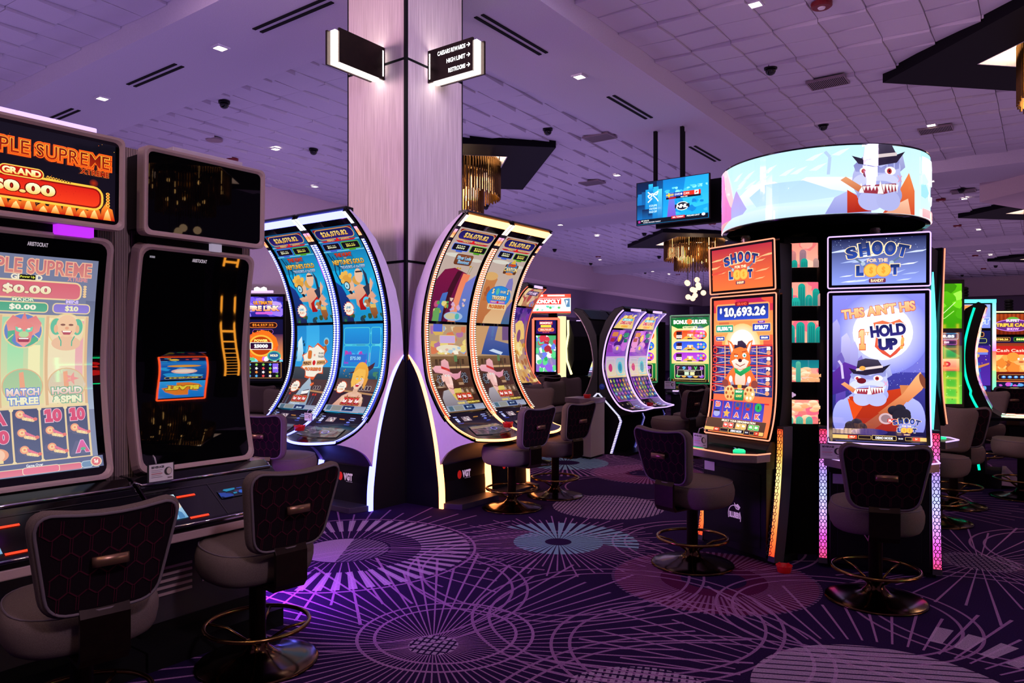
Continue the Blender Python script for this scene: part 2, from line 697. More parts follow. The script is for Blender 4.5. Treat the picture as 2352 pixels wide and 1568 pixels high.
def wood_material():
    m = mat('pale_wood_cladding', '#d6c6bd', 0.6, spec=0.25)
    nt = m.node_tree
    b = nt.nodes['Principled BSDF']
    tc = nt.nodes.new('ShaderNodeTexCoord')
    mp = nt.nodes.new('ShaderNodeMapping')
    mp.inputs['Scale'].default_value = (55, 55, 1.3)
    n = nt.nodes.new('ShaderNodeTexNoise')
    n.inputs['Scale'].default_value = 1.6
    n.inputs['Detail'].default_value = 4
    cr = nt.nodes.new('ShaderNodeValToRGB')
    cr.color_ramp.elements[0].position = 0.3
    cr.color_ramp.elements[0].color = (*lin('#bba9a3'), 1)
    cr.color_ramp.elements[1].position = 0.7
    cr.color_ramp.elements[1].color = (*lin('#ddcec6'), 1)
    nt.links.new(tc.outputs['Object'], mp.inputs['Vector'])
    nt.links.new(mp.outputs['Vector'], n.inputs['Vector'])
    nt.links.new(n.outputs['Fac'], cr.inputs['Fac'])
    nt.links.new(cr.outputs['Color'], b.inputs['Base Color'])
    return m


M['wood'] = wood_material()


def rib_material():
    m = mat('fine_ribbed_metal', '#a48e88', 0.45, metal=0.15)
    nt = m.node_tree
    b = nt.nodes['Principled BSDF']
    tc = nt.nodes.new('ShaderNodeTexCoord')
    w = nt.nodes.new('ShaderNodeTexWave')
    w.bands_direction = 'X'
    w.inputs['Scale'].default_value = 26
    w.inputs['Distortion'].default_value = 0.0
    bp = nt.nodes.new('ShaderNodeBump')
    bp.inputs['Strength'].default_value = 0.9
    bp.inputs['Distance'].default_value = 0.006
    nt.links.new(tc.outputs['Object'], w.inputs['Vector'])
    nt.links.new(w.outputs['Fac'], bp.inputs['Height'])
    nt.links.new(bp.outputs['Normal'], b.inputs['Normal'])
    return m


M['ribbed'] = rib_material()


# ------------------------------------------------------------------ carpet
def carpet_material():
    m = bpy.data.materials.new('patterned_carpet')
    m.use_nodes = True
    nt = m.node_tree
    b = nt.nodes['Principled BSDF']
    b.inputs['Roughness'].default_value = 1.0
    b.inputs['Specular IOR Level'].default_value = 0.05
    tc = nt.nodes.new('ShaderNodeTexCoord')
    sep = nt.nodes.new('ShaderNodeSeparateXYZ')
    nt.links.new(tc.outputs['Object'], sep.inputs[0])
    X, Y = sep.outputs['X'], sep.outputs['Y']

    def mth(op, a, c=None, d=None):
        n = nt.nodes.new('ShaderNodeMath')
        n.operation = op
        for i, q in enumerate((a, c, d)):
            if q is None: continue
            if isinstance(q, (int, float)): n.inputs[i].default_value = q
            else: nt.links.new(q, n.inputs[i])
        return n.outputs[0]

    def polar(cx, cy):
        dx, dy = mth('SUBTRACT', X, cx), mth('SUBTRACT', Y, cy)
        r = mth('SQRT', mth('ADD', mth('MULTIPLY', dx, dx), mth('MULTIPLY', dy, dy)))
        return r, mth('ARCTAN2', dy, dx), dx, dy

    def band(v, lo, hi): return mth('MULTIPLY', mth('GREATER_THAN', v, lo), mth('LESS_THAN', v, hi))

    def rays(r, a, n, duty, r0, r1, ph=0.0, wob=0.0):
        f = mth('FRACT', mth('ADD', mth('MULTIPLY', a, n / (2 * PI)), ph))
        f5 = mth('ABSOLUTE', mth('SUBTRACT', f, 0.5))
        if wob: t = mth('LESS_THAN', mth('MULTIPLY', mth('MULTIPLY', f5, 2 * PI / n), r), mth('ADD', 0.0022, mth('MULTIPLY', r, 0.0048)))   # thin spokes
        else: t = mth('LESS_THAN', f5, duty / 2)
        if wob:   # uneven tips
            k = mth('FLOOR', mth('ADD', mth('MULTIPLY', a, n / (2 * PI)), ph))
            w = mth('MULTIPLY', mth('SINE', mth('MULTIPLY', k, 2.399)), wob)
            return mth('MULTIPLY', t, mth('MULTIPLY', mth('GREATER_THAN', r, r0), mth('LESS_THAN', mth('ADD', r, w), r1)))
        return mth('MULTIPLY', t, band(r, r0, r1))

    def sector(a, lo, hi): return band(a, lo, hi)
    ns = nt.nodes.new('ShaderNodeTexNoise')
    ns.inputs['Scale'].default_value = 130
    ns.inputs['Detail'].default_value = 2
    nt.links.new(tc.outputs['Object'], ns.inputs['Vector'])
    n2 = nt.nodes.new('ShaderNodeTexNoise')
    n2.inputs['Scale'].default_value = 1.3
    nt.links.new(tc.outputs['Object'], n2.inputs['Vector'])
    hatch = mth('GREATER_THAN', mth('FRACT', mth('MULTIPLY', mth('ADD', X, mth('MULTIPLY', Y, 0.35)), 26)), 0.34)
    hatch2 = mth('GREATER_THAN', mth('FRACT', mth('MULTIPLY', mth('SUBTRACT', Y, mth('MULTIPLY', X, 0.35)), 19)), 0.3)
    weave = mth('MULTIPLY', hatch, hatch2)
    L = []          # lilac lines
    D = []          # pale lilac discs
    T = []          # teal
    R_ = []         # wine
    # burst in front of the camera
    r, a, dx, dy = polar(-2.67, 2.94)
    L += [rays(r, a, 70, 0.21, 0.13, 1.55, 0.0, 0.22), ]
    D += [mth('MULTIPLY', weave, mth('LESS_THAN', r, 0.135))]
    r, a, dx, dy = polar(-2.72, 3.10)
    L += [band(r, 0.385, 0.403), band(r, 0.48, 0.498)]
    # burst with blocks by the blue machines
    r, a, dx, dy = polar(-4.50, 3.92)
    half = mth('LESS_THAN', mth('ADD', mth('MULTIPLY', dx, .808), mth('MULTIPLY', dy, .589)), 0.0)
    D += [mth('MULTIPLY', mth('LESS_THAN', r, 0.34), mth('MAXIMUM', half, mth('MULTIPLY', hatch, 0.45)))]
    D += [rays(r, a, 52, 0.5, 0.60, 0.99)]
    L += [rays(r, a, 52, 0.22, 0.36, 1.45, 0.0, 0.2), mth('MULTIPLY', band(r, 1.02, 1.04), 1.0)]
    # teal burst
    r, a, dx, dy = polar(-3.26, 5.12)
    T += [rays(r, a, 40, 0.72, 0.11, 0.37, 0.2), mth('MULTIPLY', rays(r, a, 40, 0.6, 0.36, 0.66, 0.2), mth('GREATER_THAN', dy, 0.15))]
    L += [rays(r, a, 80, 0.36, 0.34, 0.82, 0.4, 0.12)]
    # dotted disc by the amber machines
    r, a, dx, dy = polar(-3.58, 6.56)
    D += [mth('MULTIPLY', weave, mth('LESS_THAN', r, 0.56))]
    # wine disc
    r, a, dx, dy = polar(-1.86, 4.92)
    R_ += [mth('MULTIPLY', band(r, 0.22, 0.68), mth('GREATER_THAN', dx, -0.7))]
    L += [mth('MULTIPLY', rays(r, a, 96, 0.5, 0.36, 0.70), 0.62)]
    # pale disc with blocks, lower right
    r, a, dx, dy = polar(-0.56, 3.72)
    D += [mth('MULTIPLY', mth('LESS_THAN', r, 0.62), mth('GREATER_THAN', mth('FRACT', mth('MULTIPLY', mth('ADD', Y, mth('MULTIPLY', X, -0.5)), 15)), 0.2))]
    D += [mth('MULTIPLY', rays(r, a, 44, 0.55, 0.86, 1.12, 0.1), mth('GREATER_THAN', dx, 0.0))]
    L += [rays(r, a, 60, 0.26, 0.70, 1.45, 0.0, 0.2)]
    # dotted disc at the bottom edge
    r, a, dx, dy = polar(-1.45, 2.98)
    D += [mth('MULTIPLY', weave, mth('LESS_THAN', r, 0.42))]
    # burst at the right
    r, a, dx, dy = polar(-0.40, 6.50)
    L += [rays(r, a, 46, 0.3, 0.2, 1.25, 0.0, 0.2)]
    D += [mth('MULTIPLY', mth('MULTIPLY', weave, 0.5), mth('LESS_THAN', r, 0.26))]
    # far burst
    r, a, dx, dy = polar(-5.44, 8.73)
    T += [rays(r, a, 40, 0.7, 0.2, 0.6)]
    L += [rays(r, a, 80, 0.35, 0.5, 1.1)]
    # burst under the far side and one more behind
    r, a, dx, dy = polar(-4.1, 8.6)
    R_ += [band(r, 0.25, 0.7)]
    L += [mth('MULTIPLY', rays(r, a, 90, 0.5, 0.3, 0.75), 0.6)]
    # sweeping double arcs
    for cx, cy, rr in ((-2.9, 4.5, 0.95), (-1.55, 3.72, 0.62), (-2.05, 3.95, 0.80), (-1.0, 4.75, 0.62), (-0.2, 5.3, 0.75), (-3.6, 3.4, 0.9), (-0.9, 2.9, 1.1), (-2.2, 5.8, 0.7), (-3.9, 7.6, 0.7), (0.4, 7.2, 0.8)):
        r, a, dx, dy = polar(cx, cy)
        L += [mth('MULTIPLY', mth('MAXIMUM', band(r, rr, rr + 0.018), band(r, rr + 0.10, rr + 0.118)), 0.85)]

    def mx(lst):
        o = lst[0]
        for q in lst[1:]: o = mth('MAXIMUM', o, q)
        return o
    # field of repeated bursts elsewhere
    px, py = mth('SUBTRACT', mth('FRACT', mth('DIVIDE', X, 3.0)), 0.5), mth('SUBTRACT', mth('FRACT', mth('DIVIDE', mth('ADD', Y, mth('MULTIPLY', mth('FLOOR', mth('DIVIDE', X, 3.0)), 1.3)), 3.0)), 0.5)
    pr = mth('MULTIPLY', mth('SQRT', mth('ADD', mth('MULTIPLY', px, px), mth('MULTIPLY', py, py))), 3.0)
    pa = mth('ARCTAN2', py, px)
    far = mth('GREATER_THAN', mth('ADD', Y, mth('MULTIPLY', X, 0.25)), 7.4)
    L += [mth('MULTIPLY', far, mth('MULTIPLY', mth('MAXIMUM', rays(pr, pa, 56, 0.22, 0.3, 1.4, 0.0, .15), mth('MAXIMUM', band(pr, 0.8, 0.82), band(pr, 0.9, 0.92))), 0.6))]

    def mixc(fac, A, Bc):
        n = nt.nodes.new('ShaderNodeMix')
        n.data_type = 'RGBA'
        if isinstance(fac, (int, float)): n.inputs[0].default_value = fac
        else: nt.links.new(fac, n.inputs[0])
        for i, q in ((6, A), (7, Bc)):
            if isinstance(q, tuple): n.inputs[i].default_value = (*q, 1)
            else: nt.links.new(q, n.inputs[i])
        return n.outputs[2]
    sp = mth('ADD', 0.35, mth('MULTIPLY', ns.outputs['Fac'], 1.35))     # speckle of the pile
    base = mixc(n2.outputs['Fac'], lin('#200f30'), lin('#2a1846'))
    c = mixc(mth('MULTIPLY', mx(R_), 0.36), base, lin('#7a1848'))
    c = mixc(mth('MULTIPLY', mx(L), 0.62), c, lin('#b47fba'))
    c = mixc(mth('MULTIPLY', mx(D), 0.7), c, lin('#b497bc'))
    c = mixc(mth('MULTIPLY', mx(T), 0.85), c, lin('#7da6bd'))
    mm = nt.nodes.new('ShaderNodeMix')
    mm.data_type = 'RGBA'
    mm.blend_type = 'MULTIPLY'
    mm.inputs[0].default_value = 1.0
    nt.links.new(c, mm.inputs[6])
    nt.links.new(sp, mm.inputs[7])
    nt.links.new(mm.outputs[2], b.inputs['Base Color'])
    return m


# ------------------------------------------------------------------ floor, walls, ceiling
ZT, ZB = 6.05, 5.75
fl = MB().add([(-24, -12, 0), (22, -12, 0), (22, 56, 0), (-24, 56, 0)], [(0, 1, 2, 3)]).build('floor', carpet_material())
struct(fl)

WL = [(-15.4, -12), (-17.1, 12), (-18.2, 20.5)]
m = MB()
for (xa, ya), (xb, yb) in zip(WL, WL[1:]):
    m.add([(xa, ya, 0), (xb, yb, 0), (xb, yb, 6.2), (xa, ya, 6.2)], [(0, 1, 2, 3)])
m.add([(-18.2, 20.5, 0), (-19.3, 20.5, 0), (-19.3, 20.5, 6.2), (-18.2, 20.5, 6.2)], [(0, 1, 2, 3)])
struct(m.build('wall_left', M['wall']))
# bulkhead over the recessed wall
WB = [(-18.2, 20.5), (-19.5, 29.4), (-21.3, 54.2)]
m = MB()
for (xa, ya), (xb, yb) in zip(WB, WB[1:]):
    m.add([(xa, ya, 4.85), (xb, yb, 4.85), (xb, yb, 6.2), (xa, ya, 6.2)], [(0, 1, 2, 3)])
    m.add([(xa, ya, 4.85), (xb, yb, 4.85), (xb - 1.1, yb, 4.85), (xa - 1.1, ya, 4.85)], [(0, 1, 2, 3)])
m.box(-21.3, 16, 54.0, 54.2, 4.85, 6.2)
m.box(-21.3, 16, 54.2, 55.2, 4.85, 4.9)
struct(m.build('trim_1', M['wall']))
m = MB()
for (xa, ya), (xb, yb) in zip(WB, WB[1:]):
    m.add([(xa - 1.1, ya, 0), (xb - 1.1, yb, 0), (xb - 1.1, yb, 4.9), (xa - 1.1, ya, 4.9)], [(0, 1, 2, 3)])
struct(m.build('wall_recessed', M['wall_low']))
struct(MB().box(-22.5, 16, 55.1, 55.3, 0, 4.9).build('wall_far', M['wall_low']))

BX = [-5.8, 6.2]                       # beams along y
BY = [-9.0, 5.92, 20.82, 35.72]        # beams along x
hw = 0.93
PAN = [(-11.4, 13.15), (-11.4, 28.05), (0.85, 13.05), (0.65, 28.05), (0.65, 42.95), (12.4, 11.3), (12.65, 28.05), (-11.4, 42.95), (0.65, -1.75), (-11.4, -1.75)]
m = MB()
for y in BY: m.box(-18 if y < 12 else -22, 14, y - hw, y + hw, ZB, 6.25)
ys = [-12] + sum([[y - hw, y + hw] for y in BY], []) + [54]
for x in BX:
    for i in range(0, len(ys), 2): m.box(x - hw - 0.0, x + hw, ys[i], ys[i + 1], ZB, 6.25)
struct(m.build('ceiling', M['white_ceiling']))

xs = [-21.4, BX[0] - hw, BX[0] + hw, BX[1] - hw, BX[1] + hw, 14.0]
OPEN = 1.2


def in_open(x, y, h):
    return any(abs(((x - a) + (y - b)) * 0.70711) < h and abs(((y - b) - (x - a)) * 0.70711) < h for a, b in PAN)


for bi in range(0, 6, 2):
    for bj in range(0, len(ys), 2):
        x0, x1, y0, y1 = xs[bi], xs[bi + 1], ys[bj], ys[bj + 1]
        if bi == 0: x0 = x1 - 0.6 * math.ceil((x1 + (16.6 if y0 < 5 else 18.6 if y0 < 20 else 21.4)) / 0.6)
        nx, ny = max(1, round((x1 - x0) / 0.6)), max(1, round((y1 - y0) / 0.6))
        sx, sy = (x1 - x0) / nx, (y1 - y0) / ny
        m = MB()
        g = 0.004
        for i in range(nx):
            for j in range(ny):
                xa, xb, ya, yb = x0 + i * sx + g, x0 + (i + 1) * sx - g, y0 + j * sy + g, y0 + (j + 1) * sy - g
                if in_open((xa + xb) / 2, (ya + yb) / 2, 1.55): continue
                k = (i * 2 + j) % 4
                d = {0: (0.0, .028, .07, .03), 1: (0.0, .0, .035, .03), 2: (.0, .045, .06, .0), 3: (0.0, .012, .03, .0)}[k]   # drop of corners: -x-y, +x-y, +x+y, -x+y
                if bi == 2: d = (d[1], d[2], d[3], d[0])
                z = [ZT - q for q in d]
                m.add([(xa, ya, z[0]), (xb, ya, z[1]), (xb, yb, z[2]), (xa, yb, z[3]), (xa, ya, 6.09), (xb, ya, 6.09), (xb, yb, 6.09), (xa, yb, 6.09)],
                      [(0, 1, 2, 3), (0, 4, 5, 1), (1, 5, 6, 2), (2, 6, 7, 3), (3, 7, 4, 0)])
        m.box(x0, x1, y0, y1, 6.2, 6.25) if not any(x0 < a < x1 and y0 < b < y1 for a, b in PAN) else None
        struct(m.build('ceiling', M['tile']))

# angled bulkhead at the far right
p, q = at_z(2250, 428, 5.75), at_z(2420, 382, 5.75)
m = MB().add([(p[0], p[1], 5.35), (q[0], q[1], 5.35), (q[0], q[1], 6.1), (p[0], p[1], 6.1), (p[0] + 1.2, p[1] + 2.5, 5.35), (q[0] + 1.2, q[1] + 2.5, 5.35), (q[0] + 1.2, q[1] + 2.5, 6.1), (p[0] + 1.2, p[1] + 2.5, 6.1)],
             [(0, 1, 2, 3), (4, 5, 6, 7), (0, 1, 5, 4), (1, 2, 6, 5), (0, 3, 7, 4)])
struct(m.build('trim_2', M['wall']))

# column with black reveals
CX0, CX1, CY0, CY1 = -6.245, -5.354, 5.477, 6.385
col = struct(MB().box(CX0, CX1, CY0, CY1, 0, 5.76).build('column', M['wood']))
m = MB()
m.box(CX1 - 0.028, CX1 + 0.004, CY0 - 0.004, CY0 + 0.028, 0, 5.76)
for z in (2.507, 4.612): m.box(CX0 - 0.003, CX1 + 0.003, CY0 - 0.003, CY1 + 0.003, z - 0.013, z + 0.013)
m.box(CX0 - 0.003, CX0 + 0.012, CY0 - 0.003, CY0 + 0.01, 0, 5.76)
m.box(CX1 - 0.01, CX1 + 0.003, CY1 - 0.012, CY1 + 0.003, 0, 5.76)
struct(m.build('column_reveal', M['black_matte'], col))

# ------------------------------------------------------------------ chandeliers under their dark diamond panels
CH = None
CH_L = {(-11.4, 13.15): 'tiered brass rod chandelier half hidden behind the wooden column',
        (-11.4, 28.05): 'tiered brass rod chandelier seen whole below the hanging television',
        (0.85, 13.05): 'brass rod chandelier whose dark ceiling panel fills the upper right corner',
        (0.65, 28.05): 'brass rod chandelier of the second dark panel down at the right edge',
        (0.65, 42.95): 'brass rod chandelier of the lowest dark panel at the right edge',
        (12.4, 11.3): 'brass rod chandelier mirrored in the blank upper screen of the left row',
        (12.65, 28.05): 'brass rod chandelier far right beyond the picture', (-11.4, 42.95): 'brass rod chandelier at the far end of the hall',
        (0.65, -1.75): 'brass rod chandelier overhead beyond the top of the picture', (-11.4, -1.75): 'brass rod chandelier beyond the left edge of the picture'}
CHS = None


def chandelier():
    t = thing('chandelier', 'x', 'chandelier', (0, 0, 0), 0, 'brass rod chandeliers along the hall')
    rd = random.Random(3)
    m = MB()
    for r, z0, z1, n in ((1.18, 6.0, 5.13, 104),):
        for k in range(n):
            a = 2 * PI * k / n
            j = (k % 2) * 0.05 + rd.random() * 0.02
            m.tube([(r * math.cos(a), r * math.sin(a), z0), (r * math.cos(a), r * math.sin(a), z1 + j)], 0.021, 6)
    m.lathe([(1.2, 5.98), (1.2, 6.02), (1.13, 6.02), (1.13, 5.98)], 48)
    m.build('upper_tier', M['brass'], t)
    m = MB()
    n = 74
    for k in range(n):
        a = 2 * PI * k / n
        j = (k % 2) * 0.05 + rd.random() * 0.02
        m.tube([(0.78 * math.cos(a), 0.78 * math.sin(a), 5.75), (0.78 * math.cos(a), 0.78 * math.sin(a), 4.72 + j)], 0.021, 6)
    m.lathe([(0.8, 5.74), (0.8, 5.78), (0.74, 5.78), (0.74, 5.74)], 40)
    m.build('lower_tier', M['brass'], t)
    m = MB()
    for k in range(8):
        a = 2 * PI * k / 8 + 0.2
        m.tube([(1.0 * math.cos(a), 1.0 * math.sin(a), 6.5), (1.0 * math.cos(a), 1.0 * math.sin(a), 5.62)], 0.012, 6)
        m.lathe([(0.0, -0.07), (0.03, -0.05), (0.035, 0), (0.02, 0.05), (0, 0.06)], 8, (1.0 * math.cos(a), 1.0 * math.sin(a), 5.5))
    for k in range(5):
        a = 2 * PI * k / 5
        m.lathe([(0.0, -0.07), (0.03, -0.05), (0.035, 0), (0.02, 0.05), (0, 0.06)], 8, (0.5 * math.cos(a), 0.5 * math.sin(a), 5.1))
    m.build('bulbs', G['lampglow'], t)['kind'] = 'stuff'
    m = MB()
    for k in range(4):
        a = 2 * PI * k / 4 + 0.4
        m.tube([(0.9 * math.cos(a), 0.9 * math.sin(a), 6.5), (0.78 * math.cos(a), 0.78 * math.sin(a), 5.76)], 0.012, 5)
        m.tube([(1.2 * math.cos(a), 1.2 * math.sin(a), 6.5), (1.2 * math.cos(a), 1.2 * math.sin(a), 6.0)], 0.012, 5)
    m.build('hanger', M['black_matte'], t)
    for k in range(11):
        a, r = k * 2.4, 0.12 + 0.03 * k
        x, y, z = r * math.cos(a), r * math.sin(a), 4.35 - 0.075 * ((k * 5) % 11)
        g = MB().smooth().lathe([(0.0, -0.11), (0.06, -0.092), (0.1, -0.045), (0.11, 0), (0.1, 0.045), (0.06, 0.092), (0.0, 0.11)], 14, (x, y, z)).build('globe', G['globe'], t)
        MB().tube([(x, y, z + 0.1), (x, y, 5.78)], 0.006, 5).build('cord', M['black_matte'], g)
    return t


def chandelier_lamp(t, watts, z=5.5):
    l = bpy.data.lights.new('chandelier_lamp', 'POINT')
    l.energy, l.color, l.shadow_soft_size = watts, (1.0, .66, .42), .35
    q = bpy.data.objects.new('chandelier_lamp', l)
    COL.objects.link(q)
    q.parent = t
    q.location = (0, 0, z)


for i, p in enumerate(PAN):
    if CHS is None:
        CHS = chandelier()
        CHS.location = (*p, 0)
        CHS['label'] = CH_L[p]
        t = CHS
    else:
        t = dup(CHS, (*p, 0), 0, CH_L[p])
LIT = {(-11.4, 13.15): 200, (0.85, 13.05): 200, (0.65, -1.75): 200, (-11.4, -1.75): 350, (-11.4, 28.05): 200}
for o in [o for o in COL.objects if o.parent is None and o.name.startswith('chandelier')]:
    for p, w in LIT.items():
        if abs(o.location.x - p[0]) + abs(o.location.y - p[1]) < .01: chandelier_lamp(o, w)

CP = [(-2.1, -2.1), (2.1, -2.1), (2.1, 2.1), (-2.1, 2.1)]
CPL = [s.replace('tiered brass rod chandelier', 'dark square panel over the chandelier').replace('brass rod chandelier', 'dark square panel over the chandelier') for s in CH_L.values()]


def coffer():
    t = thing('ceiling_panel', 'x', 'ceiling panel', (0, 0, 0), PI / 4, 'dark panels above the chandeliers')
    m = MB()
    o = OPEN
    z0, z1 = 5.88, 6.1
    A = [(-2.1, -2.1), (2.1, -2.1), (2.1, 2.1), (-2.1, 2.1)]
    B = [(-o, -o), (o, -o), (o, o), (-o, o)]
    v = [(x, y, z0) for x, y in A] + [(x, y, z0) for x, y in B] + [(x, y, z1) for x, y in A] + [(x, y, z1) for x, y in B]
    f = []
    for k in range(4):
        j = (k + 1) % 4
        f += [(k, j, 4 + j, 4 + k), (8 + k, 8 + j, 12 + j, 12 + k), (k, j, 8 + j, 8 + k), (4 + k, 4 + j, 12 + j, 12 + k)]
    m.add(v, f).build('drop_panel', M['panel_dark'], t)
    m = MB()
    q = o - 0.006
    m.box(-q, q, -q, -q + 0.02, z0 + .004, 6.55).box(-q, q, q - 0.02, q, z0 + .004, 6.55).box(-q, -q + 0.02, -q, q, z0 + .004, 6.55).box(q - 0.02, q, -q, q, z0 + .004, 6.55)
    m.build('cove', M['white_ceiling'], t)
    MB().box(-o, o, -o, o, 6.5, 6.54).build('cove_lamp', G['cove'], t)
    return t


CF = None
for p, lb in zip(PAN, ['dark square panel over the chandelier behind the wooden column', 'dark square panel over the chandelier below the television',
                       'large dark ceiling panel filling the upper right corner', 'second dark ceiling panel down at the right edge',
                       'lowest dark ceiling panel at the right edge', 'dark ceiling panel mirrored in the blank upper screen',
                       'dark ceiling panel far right beyond the picture', 'dark ceiling panel at the far end of the hall',
                       'dark ceiling panel overhead beyond the top of the picture', 'dark ceiling panel beyond the left edge of the picture']):
    if CF is None:
        CF = coffer()
        CF.location = (*p, 0)
        CF['label'] = lb
    else:
        dup(CF, (*p, 0), PI / 4, lb)

# ------------------------------------------------------------------ downlights
DL = None


def downlight(x, y, z, label, watts=0):
    global DL
    if DL is None:
        DL = thing('downlight', label, 'downlight', (x, y, z), 0, 'square recessed downlights')
        m = MB()
        m.box(-.095, .095, -.095, -.07, -.012, 0.01).box(-.095, .095, .07, .095, -.012, 0.01).box(-.095, -.07, -.07, .07, -.012, 0.01).box(.07, .095, -.07, .07, -.012, 0.01)
        m.build('trim_ring', M['white_ceiling'], DL)
        MB().box(-.07, .07, -.07, .07, -.006, 0.008).build('lens', G['down'], DL)
        o = DL
    else:
        o = dup(DL, (x, y, z), 0, label)
    if watts:
        l = bpy.data.lights.new('downlight_beam', 'SPOT')
        l.energy, l.color, l.spot_size, l.spot_blend, l.shadow_soft_size = watts, (1.0, 0.72, 0.5), math.radians(78), 0.6, 0.05
        q = bpy.data.objects.new('downlight_beam', l)
        COL.objects.link(q)
        q.parent = o
        q.location = (0, 0, -0.03)


for px, py, z, lb, w in (
    (506, 110, 5.74, 'square downlight in the left beam between its two longer slots', 30),
    (235, 226, 5.74, 'square downlight at the far left end of the left beam', 0),
    (1331, 176, 5.74, 'square downlight in the beam right of the column sign', 30),
    (633, 342, 6.005, 'square downlight in the tiles above the blank upper screen', 0),
    (723, 428, 6.005, 'square downlight in the tiles just left of the column', 0),
    (1417, 402, 6.005, 'square downlight in the tiles left of the television', 0),
    (1684, 392, 5.74, 'square downlight beside the upper left edge of the curved sign', 30),
    (2139, 287, 6.005, 'square downlight beside a vent above the bulldog sign', 30),
    (1287, 516, 5.74, 'square downlight in the far beam above the amber machines', 0),
    (1371, 541, 6.005, 'square downlight in far tiles left of the whole chandelier', 0),
    (1378, 596, 6.005, 'square downlight lowest above the far bulkhead corner', 0),
    (2138, 416, 5.74, 'square downlight right of the bulldog sign below the far beam', 0),
    (2215, 456, 6.005, 'square downlight below the camera near the right edge', 0),
    (2248, 527, 6.005, 'square downlight between the two lower dark panels at right', 0),
    (2248, 575, 5.74, 'square downlight in the farthest beam at right', 0),
    (2275, 585, 6.005, 'square downlight right of the farthest beam light', 0),
    (1499, 623, 5.74, 'square downlight left of the hanging globes', 0),
    (1536, 630, 6.005, 'square downlight nearest the hanging globes', 0),
):
    downlight(*at_z(px, py, z), z, lb, w)
for x, y, w in ((-2.9, 0.3, 60), (-3.8, 6.4, 26), (-0.9, 4.3, 14), (-3.0, 9.4, 30), (-1.8, 8.6, 24), (-7.6, 3.6, 30)):
    downlight(x, y, 5.74 if abs(x + 5.8) < .93 or abs(y - 5.92) < .93 else 6.005, 'square downlight overhead beyond the top of the picture', w)

# ------------------------------------------------------------------ slots, vents, cameras, detectors
SLOTS = [((592, 72), (755, 2), 'paired black air slot nearest the column on the left beam'), ((300, 197), (413, 151), 'middle paired black air slot of the left beam'),
         ((110, 277), (178, 253), 'farthest paired black air slot of the left beam'), ((1098, 38), (1250, 124), 'paired black air slot just right of the column sign'),
         ((1400, 222), (1493, 272), 'paired black air slot above the hanging television'), ((1588, 337), (1650, 370), 'paired black air slot above the curved sign')]
for (a, b, lb) in SLOTS:
    p, q = at_z(*a, 5.74), at_z(*b, 5.74)
    t = thing('air_slot', lb, 'air diffuser', ((p[0] + q[0]) / 2, (p[1] + q[1]) / 2, 5.745), 0, 'paired black air slots')
    L = math.hypot(p[0] - q[0], p[1] - q[1]) / 2
    along_x = abs(p[0] - q[0]) > abs(p[1] - q[1])
    for s in (-0.055, 0.055):
        (MB().box(-L, L, s - .024, s + .024, -.006, .006) if along_x else MB().box(s - .024, s + .024, -L, L, -.006, .006)).build('slot', M['black_matte'], t)

VG = [((1857, 185), (1945, 195), 'slatted grey vent between the camera and the dark corner panel', 0.30), ((2118, 298), (2180, 298), 'slatted vent beside the downlight above the bulldog sign', 0.30),
      ((2185, 440), (2240, 440), 'slatted vent with a camera before it at far right', 0.30), ((1350, 316), (1405, 316), 'grey vent left of the television poles', 0.30), ((1340, 420), (1380, 420), 'dark vent near the chandelier panel point', 0.28)]
for a, b, lb, h in VG:
    p, q = at_z(*a, 5.99), at_z(*b, 5.99)
    c = ((p[0] + q[0]) / 2, (p[1] + q[1]) / 2)
    t = thing('ceiling_vent', lb, 'vent', (*c, 5.995), 0, 'slatted ceiling vents')
    MB().box(-.29, .29, -.2, .2, -.004, .02).build('backing', M['black_satin'], t)
    m = MB()
    for k in range(22): m.box(-.285 + k * .0267, -.273 + k * .0267, -.2, .2, -.018, .0)
    m.box(-.3, .3, -.215, -.2, -.02, .02).box(-.3, .3, .2, .215, -.02, .02).box(-.3, -.285, -.2, .2, -.02, .02).box(.285, .3, -.2, .2, -.02, .02)
    m.build('slats', M['silver'], t)

DM = None
for px, py, lb in ((515, 240, 'black dome camera in the tiles above the blank upper screen'), (720, 348, 'black dome camera just left of the column'), (1258, 302, 'black dome camera above the point of the chandelier panel'),
                   (1770, 162, 'black dome camera nearest the dark corner panel'), (1891, 291, 'black dome camera above the curved sign'), (2208, 438, 'black dome camera at the vent far right'),
                   (2113, 531, 'black dome camera between curved sign and lower screen'), (1480, 538, 'black dome camera left of the whole chandelier panel'), (1514, 591, 'black dome camera beside the whole chandelier tier'),
                   (1274, 575, 'black dome camera above the tilted red topper'), (1357, 606, 'black dome camera at the far bulkhead corner'), (1482, 626, 'black dome camera left of the globes'), (1116, 476, 'black dome camera under the half hidden chandelier'),
                   (2287, 612, 'black dome camera near the lowest dark panel'), (2210, 632, 'black dome camera farthest at the right')):
    x, y = at_z(px, py, 5.97)
    if DM is None:
        DM = thing('dome_camera', lb, 'security camera', (x, y, 6.0), 0, 'black dome cameras on the ceiling')
        MB().lathe([(.0, .03), (.1, .03), (.1, -.01), (.085, -.015), (0, -.015)], 20).build('collar', M['black_satin'], DM)
        MB().smooth().lathe([(.08, -.012), (.078, -.05), (.06, -.085), (.03, -.102), (0, -.106)], 20).build('dome', M['black_gloss'], DM)
    else: dup(DM, (x, y, 6.0), 0, lb)
DM = None
